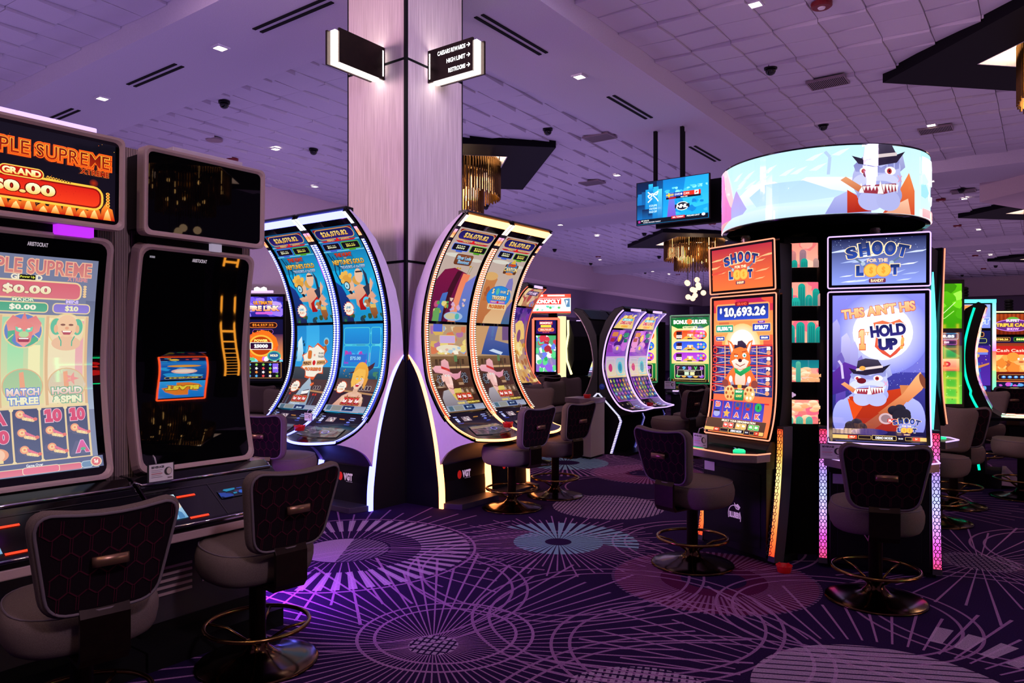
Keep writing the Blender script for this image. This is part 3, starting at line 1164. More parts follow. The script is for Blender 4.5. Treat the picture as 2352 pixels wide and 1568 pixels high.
for px, py, lb in ((1887, 16, 'red smoke alarm at the top right of the tiles'), (534, 369, 'red smoke alarm above the blank upper screen'), (2161, 461, 'red smoke alarm right of the bulldog sign'),
                   (2199, 520, 'red smoke alarm under the second dark panel at right'), (1374, 590, 'red smoke alarm above the far bulkhead corner'), (1636, 515, 'red smoke alarm below the television'),
                   (2240, 588, 'red smoke alarm on the farthest beam at right'), (2259, 618, 'red smoke alarm lowest at the far right'), (1557, 631, 'red smoke alarm beside the hanging globes')):
    x, y = at_z(px, py, 5.98)
    if DM is None:
        DM = thing('smoke_alarm', lb, 'smoke alarm', (x, y, 6.0), 0, 'red smoke alarms on the ceiling')
        MB().lathe([(0, .03), (.13, .03), (.13, -.015), (.11, -.03), (0, -.03)], 20).build('base', M['red_device'], DM)
        MB().lathe([(.05, -.028), (.04, -.045), (0, -.048)], 14).build('lens', M['white_card'], DM)
    else: dup(DM, (x, y, 6.0), 0, lb)
x, y = at_z(492, 322, 5.99)
tag(MB().lathe([(0, .03), (.17, .03), (.17, -.008), (0, -.008)], 28, (x, y, 5.99)).build('ceiling_speaker', M['silver']), 'round flat grey speaker disc in the ceiling tiles at left', 'speaker')

# ------------------------------------------------------------------ blade signs on the column


def blade(name, label, loc, rz, lines):
    """projects along local +x from the column face; the wording faces local -y"""
    t = thing(name, label, 'sign', loc, rz)
    MB().box(0.0, 0.62, -.06, -.035, 0, .343).build('front_plate', M['bronze'], t, 0.002)
    MB().box(0.10, 0.70, .03, .055, -.03, .313).build('rear_plate', M['bronze'], t, 0.002)
    MB().box(0.06, 0.655, -.035, .03, -.018, .318).build('light_core', G['white'], t)
    MB().box(-.02, 0.06, -.03, .03, .1, .2).build('bracket', M['black_satin'], t)
    MB().box(0.022, 0.034, -.0625, -.06, .035, .305).build('light_slit', G['white'], t)
    if lines:
        a = Art(62, 34.3)
        for k, s in enumerate(lines):
            y = 6.6 + 10.4 * k
            w = len(s) * 2.55
            a.text(s, 52.5 - w / 2, y, 4.6, '#ffffff', w=w, bold=0.02)
            a.line([(54, y), (58.6, y)], 0.8, '#ffffff').line([(56.4, y - 2), (58.7, y), (56.4, y + 2)], 0.8, '#ffffff')
        a.build('lettering', screen_mat('lit_lettering', 3.0), flat_map(62, 34.3, .62, .343, 0, -.0605, .343), t)
    return t


blade('directory_sign', 'dark blade sign listing rewards, high limit and restrooms with arrows', (CX1, 5.867, 4.445), 0.0, ['CAESARS REWARDS', 'HIGH LIMIT', 'RESTROOMS'])
t = thing('directory_sign', 'dark blank blade sign on the left face of the column', 'sign', (-5.723, CY0, 4.445), 0)
MB().box(.035, .06, -.62, 0, 0, .343).build('front_plate', M['bronze'], t, 0.002)
MB().box(-.055, -.03, -.70, -.10, -.03, .313).build('rear_plate', M['bronze'], t, 0.002)
MB().box(-.03, .035, -.655, -.06, -.018, .318).build('light_core', G['white'], t)
MB().box(-.03, .03, -.06, .02, .1, .2).build('bracket', M['black_satin'], t)
MB().box(.06, .0625, -.034, -.022, .035, .305).build('light_slit', G['white'], t)

# ------------------------------------------------------------------ television
TY = 12.85
t = thing('television', 'flat television on two ceiling poles showing a blue ice hockey broadcast', 'television', (-5.66, TY, 4.38))
MB().box(-.735, .735, 0, .05, -.415, .415).build('housing', M['black_satin'], t, 0.006)
MB().box(-.4, -.34, .05, .12, -.2, 1.37).build('pole', M['black_matte'], t)
MB().box(.14, .20, .05, .12, -.2, 1.37).build('pole', M['black_matte'], t)
MB().box(-.5, .4, .045, .09, -.15, .15).build('mount', M['black_matte'], t)
a = Art(160, 90, '#0a3c78', '#0890d8')
a.rect(60, 0, 100, 80, '#0c78c8', '#14a8f0')
a.poly([(110, 0), (160, 0), (160, 60), (100, 70)], '#18a0f0', '#30c0ff')
a.rect(0, 0, 46, 30, '#071c40', '#0a2c5c')
for x, y, w, h, c in ((2, 24, 9, 40, '#1478c0'), (11, 20, 9, 44, '#10508c'), (20, 16, 22, 70, '#1c9ce0'), (38, 12, 12, 75, '#28b4f0'), (27, 5, 10, 20, '#2cbcf4'), (48, 18, 10, 66, '#60d0ff'), (0, 48, 18, 34, '#082858'), (12, 58, 16, 28, '#0a1e48'), (26, 68, 10, 14, '#082050')):
    a.rect(x, y, w, h, c, '#0c6cb8')
a.blobs(62, 18, 96, 12, 16, 3.0, ['#58d0ff', '#88e0ff', '#40c0f8'], 4, 1.6)
a.blobs(66, 40, 92, 36, 14, 5, ['#18a8f0', '#10a0e8', '#38b8f8', '#0c80d0'], 5, 1.5)
a.poly([(74, 42), (86, 42), (90, 80), (70, 80)], '#6878d8', '#7a50c8')
a.line([(26, 22), (36, 30), (30, 36), (26, 30), (36, 26), (46, 30), (50, 22), (42, 26), (38, 30), (46, 38), (50, 44)], 2.4, '#e8f4ff').line([(26, 44), (36, 36)], 2.4, '#e8f4ff')
for k, s in enumerate(('COUPE', '4 NATIONS', 'FACE OFF')): a.text(s, 38, 52 + 6.5 * k, 4.4, '#c8ecff', w=18)
a.rect(68, 30, 76, 9, '#1838a0').rect(68, 39, 76, 4, '#101018').rect(106, 30, 38, 9, '#d83018')
a.rect(68, 30, 17, 9, '#6a74b8').rect(73, 30, 3, 9, '#ffd030').rect(68, 33.2, 17, 2.4, '#ffd030')
a.text('SWE', 93, 34.5, 4.6, '#e8f0ff').text('CAN', 113, 34.5, 4.6, '#ffe8e0').ell(102, 34.5, 2.2, 2.2, '#f0f0ff')
a.rect(126, 30, 4.5, 9, '#e02818').rect(130.5, 30, 9, 9, '#ffffff').rect(139.5, 30, 4.5, 9, '#e02818').star(135, 34.5, 3, 1.2, 6, '#e02818')
a.text('FRIDAY 8PM', 108, 41, 2.2, '#ffffff').rect(74, 39, 16, 4, '#b01818')
a.ell(104, 60, 14, 9, '#ffffff').ell(104, 60, 12.5, 7.6, '#101828').rect(88, 56, 32, 8, '#101828').text('NHL', 104, 60, 7.5, '#ffffff', bold=0.06, sh=0.2, w=25)
a.rect(0, 80, 160, 10, '#04101c').rect(80, 79, 30, 6, '#c82028').text('NHL TONIGHT', 95, 82, 3, '#ffffff').text('PREGAME 6:30 ET', 128, 82, 3, '#ffffff').ell(150, 82, 4, 3, '#e8e8f0')
a.rect(4, 82, 5, 5, '#b03090').text('NET UPDATE', 20, 83, 2.4, '#ffffff').text('SCORES AND MORE TONIGHT', 36, 87, 2.4, '#d8d8e8')
a.build('screen', SCR_HI, flat_map(160, 90, 1.43, .80, -.715, -.0, .40), t)
t2 = thing('television', 'second television back to back behind the hockey broadcast', 'television', (-5.45, TY + 0.42, 4.36))
MB().box(-.735, .735, 0, .05, -.415, .415).build('housing', M['black_satin'], t2, 0.006)
MB().box(-.18, -.12, -.05, .0, -.1, 1.39).build('pole', M['black_matte'], t2)

# ------------------------------------------------------------------ casino stools (the sitter looks along local +y)


def outline(w0, w1, h, r, n=6):
    """rounded trapezoid: w0 wide at the bottom, w1 wide at the top, centred, height h; counter-clockwise from bottom right"""
    c = [(w0 / 2, -h / 2), (w1 / 2, h / 2), (-w1 / 2, h / 2), (-w0 / 2, -h / 2)]
    out = []
    for i in range(4):
        p, a, b = Vector(c[i]), Vector(c[i - 1]), Vector(c[(i + 1) % 4])
        u, v = (a - p).normalized(), (b - p).normalized()
        s, e = p + u * r, p + v * r
        for k in range(n + 1):
            t = k / n
            out.append(tuple((s * (1 - t) + p * t) * (1 - t) + (p * (1 - t) + e * t) * t))
        # extra points along the edge
        nx = Vector(c[(i + 1) % 4])
        u2 = (p - nx).normalized()
        e2 = nx + u2 * r
        for k in range(1, 5): out.append(tuple(e.lerp(e2, k / 5)))
    return out


def make_stool(label, plain=False):
    t = thing('casino_stool', label, 'stool', (0, 0, 0), 0, 'casino stools')
    # seat: thick rounded cushion
    m = MB().smooth()
    n = 40
    rings = []
    for z, k in ((.445, .70), (.447, .82), (.462, .91), (.49, .965), (.53, .995), (.565, 1.0), (.595, .975), (.615, .93), (.628, .84), (.634, .6), (.636, .3)):
        ring = []
        for i in range(n):
            a = 2 * PI * i / n
            ca, sa = math.cos(a), math.sin(a)
            q = 1 / (abs(ca) ** 2.9 + abs(sa) ** 2.9) ** (1 / 2.9)
            x, y = .275 * q * ca * k, (.25 * q * sa) * k + .03
            zz = z + (0.012 * (y - .03) / .25 if z > .6 else 0)
            ring.append((x * (1 - .06 * max(0, (y - .03) / .25)), y, zz))
        rings.append(ring)
    m.loops(rings).build('seat', M['fabric'], t)
    m = MB()
    pts = [p for p in rings[7]]
    m.tube([(p[0] * 1.005, (p[1] - .03) * 1.005 + .03, p[2]) for p in pts], .0035, 5, True).build('seat_seam', M['piping'], t)
    # backrest
    o1 = outline(.39, .53, .415, .085)
    zc, yb = .832, -.262

    def bend(x, z, d):
        # wraps round the sitter, leans back, saddle along the top edge
        y = yb - .045 - d + .34 * x * x - .10 * (z / .42)
        if z > .12: z = z - .022 * (1 - min(1, abs(x) / .2) ** 2) * ((z - .12) / .09)
        return (x, y, z + zc)
    m = MB().smooth()
    rings = []
    for k, d in ((.02, -.053), (.35, -.052), (.7, -.050), (.88, -.042), (.96, -.028), (1.0, -.006), (1.0, .02), (.975, .034), (.945, .038), (.7, .037), (.4, .036), (.02, .036)):
        rings.append([bend(x * k, z * k, d) for x, z in o1])
    m.loops(rings).build('backrest', M['fabric'], t)
    # patterned panel on its back, with a web of long hexagons
    m = MB().slot(0)
    ko = .93
    N = 12

    def inside(x, z):
        w = .39 / 2 + (.53 - .39) / 2 * (z + .2075) / .415
        return abs(x) < w * ko - .012 and abs(z) < .2075 * ko - .006
    rings = [[bend(x * q, z * q, .0415 + .004 * (1 - q)) for x, z in o1] for q in (ko, .75, .5, .25, .02)]
    m.loops(rings, cap=False)
    if not plain:
        m.slot(1)
        sx, sz, hh = .062, .074, .0
        pts = {}
        segs = []
        for r in range(-4, 5):
            for cc in range(-6, 7):
                cx = cc * sx + (sx / 2 if r % 2 else 0)
                cz = r * sz
                P = [(cx, cz + .048), (cx + sx / 2 - .004, cz + .026), (cx + sx / 2 - .004, cz - .026), (cx, cz - .048), (cx - sx / 2 + .004, cz - .026), (cx - sx / 2 + .004, cz + .026)]
                for i in range(6):
                    if (r + cc) % 3 == 0 and i in (1,): continue
                    segs.append((P[i], P[(i + 1) % 6]))
        for (xa, za), (xb, zb) in segs:
            if not (inside(xa, za) and inside(xb, zb)): continue
            d = math.hypot(xb - xa, zb - za)
            px, pz = -(zb - za) / d * .0014, (xb - xa) / d * .0014
            m.add([bend(xa + px, za + pz, .0465), bend(xb + px, zb + pz, .0465), bend(xb - px, zb - pz, .0465), bend(xa - px, za - pz, .0465)], [(0, 1, 2, 3)])
    m.build('back_panel', [M['fabric_dark'], M['thread']], t, fix=False)
    MB().smooth().tube([bend(x * ko, z * ko, .043) for x, z in o1], .006, 6, True).build('piping', M['piping'], t)
    h = MB().smooth()
    hp = [(-.062, yb - .118, .835), (-.05, yb - .132, .838), (0, yb - .137, .839), (.05, yb - .132, .838), (.062, yb - .118, .835)]
    h.loops([[(x, y, z + .018), (x, y + .01, z + .019), (x, y + .01, z - .019), (x, y, z - .018)] for x, y, z in hp])
    h.build('pull_handle', M['handle'], t)
    MB().prism([(-.30, .66), (-.318, .62), (-.318, .47), (-.29, .435), (.05, .435), (.05, .447), (-.27, .447), (-.298, .48), (-.298, .66)], -.085, .085).build('bracket', M['bronze'], t, 0.003)
    MB().smooth().lathe([(.0, .03), (.041, .03), (.041, .42), (.1, .425), (.1, .446), (0, .446)], 24).build('post', M['post'], t)
    m = MB().smooth().lathe([(.0, 0), (.295, 0), (.302, .004), (.302, .010), (.29, .016), (.22, .028), (.14, .044), (.085, .06), (.055, .085), (.046, .12), (.0, .12)], 48)
    m.build('base', M['bronze_shiny'], t)
    ring = [(.255 * math.cos(2 * PI * k / 40), .255 * math.sin(2 * PI * k / 40), .20) for k in range(40)]
    m = MB().smooth().tube(ring, .0115, 8, True)
    for k in range(4):
        a = PI / 4 + PI / 2 * k
        m.tube([(.25 * math.cos(a), .25 * math.sin(a), .2), (.15 * math.cos(a), .15 * math.sin(a), .175), (.045 * math.cos(a), .045 * math.sin(a), .105)], .0075, 6)
    m.build('foot_ring', M['brass'], t)
    return t


def heading(dx, dy): return math.atan2(-dx, dy)      # local +y looks along (dx, dy)


ST = None
STL = []


def stool(x, y, dx, dy, label):
    global ST
    if ST is None:
        ST = make_stool(label)
        ST.location = (x, y, 0)
        ST.rotation_euler = (0, 0, heading(dx, dy))
        return ST
    return dup(ST, (x, y, 0), heading(dx, dy), label)


stool(-3.109, 1.347, -.984, .161, 'stool nearest the camera, its back before the lit three column screen')
stool(-3.25, 2.252, -.995, .09, 'stool second from the camera, pulled up to the machine with blank screens')
stool(-2.118, 5.176, 0.29, 0.96, 'stool before the fox game machine of the round pod')
stool(-0.874, 5.128, -0.32, .95, 'stool with its back square to the camera before the bulldog game')
stool(-4.325, 5.93, -1.0, 0.10, 'nearer stool before the two amber lit curved machines')
stool(-4.305, 6.702, -1.0, 0.12, 'farther stool before the two amber lit curved machines')

# ------------------------------------------------------------------ left row: portrait cabinets with an upper screen


def rr_pts(x, y, w, h, r, n=4):
    pts = []
    for cx, cy, a in ((x + w - r, y + r, -90), (x + w - r, y + h - r, 0), (x + r, y + h - r, 90), (x + r, y + r, 180)):
        for k in range(n + 1):
            t = math.radians(a + 90 / n * k)
            pts.append((cx + r * math.cos(t), cy + r * math.sin(t)))
    return pts


def ring_plate(name, W, H, border, r, mapper, m, parent, thick=0.05, nseg=14, rim=0.0):
    """rounded picture-frame on a curved front: outer W x H, opening inset by border; built as loops"""
    mb = MB().smooth(False)

    def dense(pts):
        out = []
        for a, b in zip(pts, pts[1:] + pts[:1]):
            k = max(1, int(math.hypot(b[0] - a[0], b[1] - a[1]) / 0.06))
            for i in range(k): out.append((a[0] + (b[0] - a[0]) * i / k, a[1] + (b[1] - a[1]) * i / k))
        return out
    o = dense(rr_pts(0, 0, W, H, r))
    cx, cy = W / 2, H / 2
    fx, fy = (W - 2 * border) / W, (H - 2 * border) / H
    inn = [(cx + (x - cx) * fx, cy + (y - cy) * fy) for x, y in o]
    mid = [(cx + (x - cx) * (1 + fx) / 2, cy + (y - cy) * (1 + fy) / 2) for x, y in o]
    e = 0.012
    ob = [(cx + (x - cx) * (1 - .006), cy + (y - cy) * (1 - .004)) for x, y in o]
    rings = [[mapper(x, y, -thick) for x, y in o], [mapper(x, y, 0) for x, y in o], [mapper(x, y, e) for x, y in ob], [mapper(x, y, e) for x, y in mid],
             [mapper(x, y, 0.003) for x, y in inn], [mapper(x, y, -thick) for x, y in inn]]
    mb.loops(rings + [rings[0]], cap=False)
    return mb.build(name, m, parent)


def plate(name, W, H, mapper, m, parent, n=20, thick=0.02, smooth=True):
    mb = MB().smooth(smooth)
    v = []
    for i in range(n + 1):
        v += [mapper(0, H * i / n, 0), mapper(W, H * i / n, 0)]
    f = [(2 * i, 2 * i + 1, 2 * i + 3, 2 * i + 2) for i in range(n)]
    mb.add(v, f)
    mb.smooth(False)
    b = []
    for i in range(n + 1):
        b += [mapper(0, H * i / n, -thick), mapper(W, H * i / n, -thick)]
    mb.add(b, [(2 * i, 2 * i + 2, 2 * i + 3, 2 * i + 1) for i in range(n)])
    return mb.build(name, m, parent, fix=False)


def firecracker(a, x, y, s=1.0):
    a.ell(x - 2.4 * s, y - 1.4 * s, 1.9 * s, 1.9 * s, '#f4a888').ell(x - 2.4 * s, y - 1.4 * s, 1.2 * s, 1.2 * s, '#f8d4a0').ell(x - 2.4 * s, y - 1.4 * s, .5 * s, .5 * s, '#f09880')
    for k in range(5):
        a.ell(x - .6 * s + k * .8 * s, y - .9 * s + k * .5 * s, .55 * s, 1.1 * s, '#e88098', rot=-40)
        a.ell(x - 1.0 * s + k * .9 * s, y + .7 * s + k * .25 * s, .85 * s, .75 * s, '#f6e0a8' if k % 2 else '#f4cfa0')
    a.ell(x + 3.6 * s, y + 1.2 * s, .9 * s, .8 * s, '#e8807c')


def art_triple_top():
    a = Art(62, 37, '#0b0a14', '#120c18')
    a.dots(0, 0, 62, 36, 26, 0.16, ['#ff6a20', '#ffb050', '#c84018'], 3)
    a.radial(52, 20, 2.2, 2.0, '#a02808', '#120c18', 18)
    for x, h in ((2, 6), (7, 4), (13, 8), (19, 6), (24, 9), (30, 5), (35, 7), (41, 9), (47, 6), (52, 8), (58, 10)):
        a.poly([(x - 3.4, 37), (x - 2.6, 37 - h * .5), (x - 1, 37 - h * .75), (x + .4, 37 - h), (x + 1, 37 - h * .6), (x + 2.4, 37 - h * .55), (x + 3.6, 37)], '#ff9a30', '#b81808')
        a.poly([(x - 1.8, 37), (x - .9, 37 - h * .35), (x + .2, 37 - h * .55), (x + 1.2, 37 - h * .25), (x + 1.9, 37)], '#ffe090', '#ff7a18')
    a.text('TRIPLE SUPREME', 29.5, 9.6, 7.0, '#7a1404', w=60, c2='#a82408', out='#ff5a14', ow=0.075, bold=0.045)
    a.text('TRIPLE SUPREME', 29.5, 9.6, 6.6, '#ffc040', w=59.2, c2='#ff7a20', bold=0.036)
    a.text('TRIPLE SUPREME', 29.5, 9.6, 6.2, '#6a1004', w=58.4, c2='#98200a', bold=0.004)
    a.text('XTREME', 52, 15.2, 2.6, '#8c1c08', w=13, out='#ff8030', ow=0.03)
    a.frame(-6, 22.6, 61, 9.6, 3.6, '#ffb840', '#7a0f08', b=1.0).rr(-5.2, 23.3, 59.4, 8.2, 3, '#c81c10', '#e03818')
    a.dots(0, 23.6, 52, 7.4, 60, 0.12, ['#a81208'], 5)
    a.frame(12.5, 18.6, 17, 4.0, 2, '#f8c050', '#a81408', b=.45).text('GRAND', 21, 20.6, 3.0, '#fff0c0', w=15.4, c2='#f8b848', bold=0.05)
    for k in range(9): a.ell(31.5 + k * 1.15, 21.2 + .1 * k, .55 - .02 * k, .8 - .05 * k, '#e8a83c').ell(31.5 + k * 1.15, 21.2 + .1 * k, .25, .35, '#120c18')
    for k in range(8): a.ell(11 - k * 1.2, 21.2, .55, .8, '#e8a83c').ell(11 - k * 1.2, 21.2, .25, .35, '#120c18')
    for k in range(5): a.ell(57.4, 24.6 + k * 1.4, .9, .7, '#e8a83c').ell(57.4, 24.6 + k * 1.4, .4, .3, '#a81408')
    a.text('$0.00', 21, 27.6, 6.2, '#fff6d0', w=26, c2='#f0b030', out='#6a0c04', ow=0.05, bold=0.055)
    return a


def art_triple_main():
    a = Art(55, 103, '#767c9a', '#8a92b0')
    a.rect(50.5, 20, 4.5, 54, '#6a708e', '#a8b4cc')
    a.text('TRIPLE SUPREME', 26.5, 5.2, 6.8, '#c87078', w=51, c2='#d88880', out='#f0b898', ow=0.05, bold=0.02)
    a.text('XTREME', 46, 9.9, 2.0, '#d08890', w=9, out='#e0a8a0', ow=0.02)
    a.frame(-8, 12.2, 55.5, 7.4, 2.4, '#f0d0a0', '#d86878', '#dc7884', b=.75)
    for k in range(5): a.ell(49.6, 13.2 + k * 1.2, .8, .6, '#ecc898')
    a.text('GRAND', 24, 10.3, 2.6, '#f4ead0', w=13, bold=0.04).rect(21, 9.2, 6.6, 2.2, '#141410').text('Power Up', 24.3, 10.3, 1.3, '#f0f050', w=6)
    a.text('$0.00', 24.5, 15.9, 4.8, '#f8f0d8', w=20, c2='#f0dca8', out='#9c5058', ow=0.03, bold=0.05)
    a.frame(11.8, 22.2, 21.5, 4.0, 1.4, '#ecd4a4', '#58a888', '#60b090', b=.5).text('MAJOR', 23, 20.9, 1.9, '#f0f0d0', w=9, out='#50a080', ow=.08).text('$0.00', 23, 24.2, 3.0, '#f4f0dc', w=11, bold=0.05)
    a.frame(36, 22.2, 16, 4.0, 1.4, '#ecd4a4', '#8e7cd0', '#9484d8', b=.5).text('MINI', 44, 20.9, 1.7, '#d8c8f4', w=5.5, out='#7c6cc4', ow=.08).text('$10', 44, 24.2, 3.0, '#f0ecc0', w=6, bold=0.05)
    a.rect(0, 27.6, 52, 44, '#e8cfa2', '#ecd8ac')
    for x0, x1, c, d in ((1, 13.2, '#b8b4e8', '#d8a8d8'), (15, 32.4, '#a8d8b0', '#e4dca8'), (34.4, 50, '#f0e4b8', '#f0dcc0')):
        a.rect(x0, 29, x1 - x0, 41, c, d)
    a.rect(17.5, 40, 6.5, 24, '#a0e0b0', '#c8e4b0').rect(46.5, 30, 3.5, 40, '#eca8b0', '#e8b8b8').rect(26, 42, 5, 22, '#f2ecb8')
    # dragon roundel
    a.ell(23.6, 35.2, 8.3, 8.3, '#ecd49c').ell(23.6, 35.2, 7.7, 7.7, '#7088c8')
    a.poly([(17, 31), (20, 28.4), (21.5, 33), (19, 40), (21, 42.6), (17.5, 40)], '#60b490').poly([(23, 42), (29, 37.5), (30, 40), (26, 42.6)], '#60b490')
    a.star(23.8, 32.6, 7.4, 3.6, 9, '#e07c80', '#eca49c', rot=-1.57, sy=.8).poly([(19.8, 33), (23.8, 30), (28, 33), (26.8, 40.5), (23.8, 42.2), (20.8, 40.5)], '#e88c88')
    a.poly([(20.2, 33.2), (23.4, 34.8), (23, 36.4), (20.6, 35.4)], '#7cd4b0').poly([(27.6, 33.2), (24.4, 34.8), (24.8, 36.4), (27.2, 35.4)], '#7cd4b0').ell(22, 34.4, .7, .45, '#f8f4e8').ell(25.8, 34.4, .7, .45, '#f8f4e8')
    a.ell(23.8, 37, 2.1, 1.5, '#b8d8a0').rr(21.4, 38.4, 4.8, 2.2, .8, '#a84860').rect(21.8, 38.6, 4, .6, '#f8f4f0').poly([(21, 40.6), (26.6, 40.6), (23.8, 43)], '#f0a0a0')
    a.line([(19.5, 37), (16.6, 40)], .35, '#f0dca0').line([(28, 37), (31, 39.6)], .35, '#f0dca0')
    # laughing roundel
    a.ell(42, 34.8, 8.3, 8.3, '#ecd49c').ell(42, 34.8, 7.7, 7.7, '#f0d8b4').ell(37.4, 33, 2.6, 4, '#6cc0a0').ell(46.8, 33, 2.4, 4, '#6cc0a0')
    a.ell(42, 41, 6.5, 3.6, '#ecc0a0').ell(42, 32.6, 4.7, 5.4, '#f2c8a4').ell(37.2, 34, .9, 2, '#ecb894').ell(46.8, 34, .9, 2, '#ecb894')
    a.ell(40.2, 32, 1.1, .5, '#8c6058').ell(43.8, 32, 1.1, .5, '#8c6058').ell(42, 33.6, .9, .7, '#e8a888').poly([(39.6, 35), (44.4, 35), (43.4, 36.8), (40.6, 36.8)], '#b85868').rect(40.2, 35, 3.6, .6, '#fff8f0')
    a.line([(38.4, 37.5), (39.6, 40), (39.6, 42.4)], .5, '#58b898').line([(45.6, 37.5), (44.4, 40), (44.4, 42.4)], .5, '#58b898')
    for x in (14, 33.4, 51):
        a.rect(x - .7, 28, 1.3, 43, '#e0b890')
    # lower roundels
    for x, c1, c2, s1, s2, co in ((23.4, '#a4c8a0', '#b8d0a0', 'MATCH', 'THREE', '#6888d8'), (42.2, '#d4ccb0', '#e4c8b0', 'HOLD', '&SPIN', '#78b090')):
        a.ell(x, 61.4, 8.6, 8.4, '#e0b890').ell(x, 61.4, 8.1, 7.9, c1, c2).poly([(x - 1.5, 55), (x + .4, 54.6), (x + 1.4, 68), (x - 1, 68)], '#eca888')
        a.text(s1, x, 64.2, 3.5, '#f8f0e4', w=13.6, c2='#e8b8b0', out=co, ow=0.08, bold=0.05).text(s2, x, 68.4, 3.5, '#f4f4d4', w=12.6, c2='#f0e8c0', out=co, ow=0.08, bold=0.05)
    a.star(44.5, 58.4, 3.4, 1.3, 5, '#ec9c98')
    # reels
    a.rect(0, 71.4, 51.6, 26.2, '#ecd2a6')
    for x0, x1 in ((0, 17.6), (18.4, 29.2), (30.0, 40.4), (41.2, 50.6)): a.rect(x0, 72.2, x1 - x0, 24.6, '#565a7c', '#666c8c')
    for x in (18, 29.6, 40.8):
        for y in (72.4, 97): a.ell(x, y, .9, .9, '#f0dcb0')

    def letter(s, x, y, w):
        a.text(s, x, y, 6.2, '#dc6080', w=w, c2='#d8587c', out='#f0c8d8', ow=0.035, bold=0.06)
    letter('A', 13, 76, 6)
    letter('10', 12.5, 84.5, 8)
    a.ell(11.5, 92.6, 4.4, 3.1, '#f0a888').ell(12, 92.6, 2.4, 2.6, '#f8ccb0').rect(11.4, 95, 2.2, 1.4, '#f0d8a0')
    letter('10', 35.2, 76, 7.4)
    letter('10', 45.9, 76, 7)
    for x, y in ((23.8, 76), (24, 84.6), (24.4, 92.6), (35.4, 84.4), (35.6, 92.4), (46, 84)): firecracker(a, x, y, 1.0)
    a.text('A', 46.2, 92.2, 6, '#e070b0', w=6.2, c2='#d86890', out='#f0c8e8', ow=0.035, bold=0.06).ell(46.4, 93.4, 1.2, .7, '#68b898')
    a.rect(0, 97.6, 55, 5.4, '#6a7094').text('Game Over', 25, 98.9, 1.3, '#f4f4f8', w=7)
    a.frame(-4, 100.2, 49, 2.8, 1.2, '#ecd8b8', '#e07890', '#e48898', b=.35).frame(20, 99.9, 15, 3.0, 1, '#f4e4c8', '#e88098', b=.3)
    a.frame(45, 99.9, 4.8, 2.8, 1.2, '#c8d8e0', '#7c98b8', b=.3).ell(51.6, 100.4, 2.6, 2.5, '#f0d8b8').ell(51.6, 100.4, 2.1, 2.0, '#e07880').text('1¢', 51.6, 100.4, 2.2, '#fff8e8', bold=0.05)
    return a


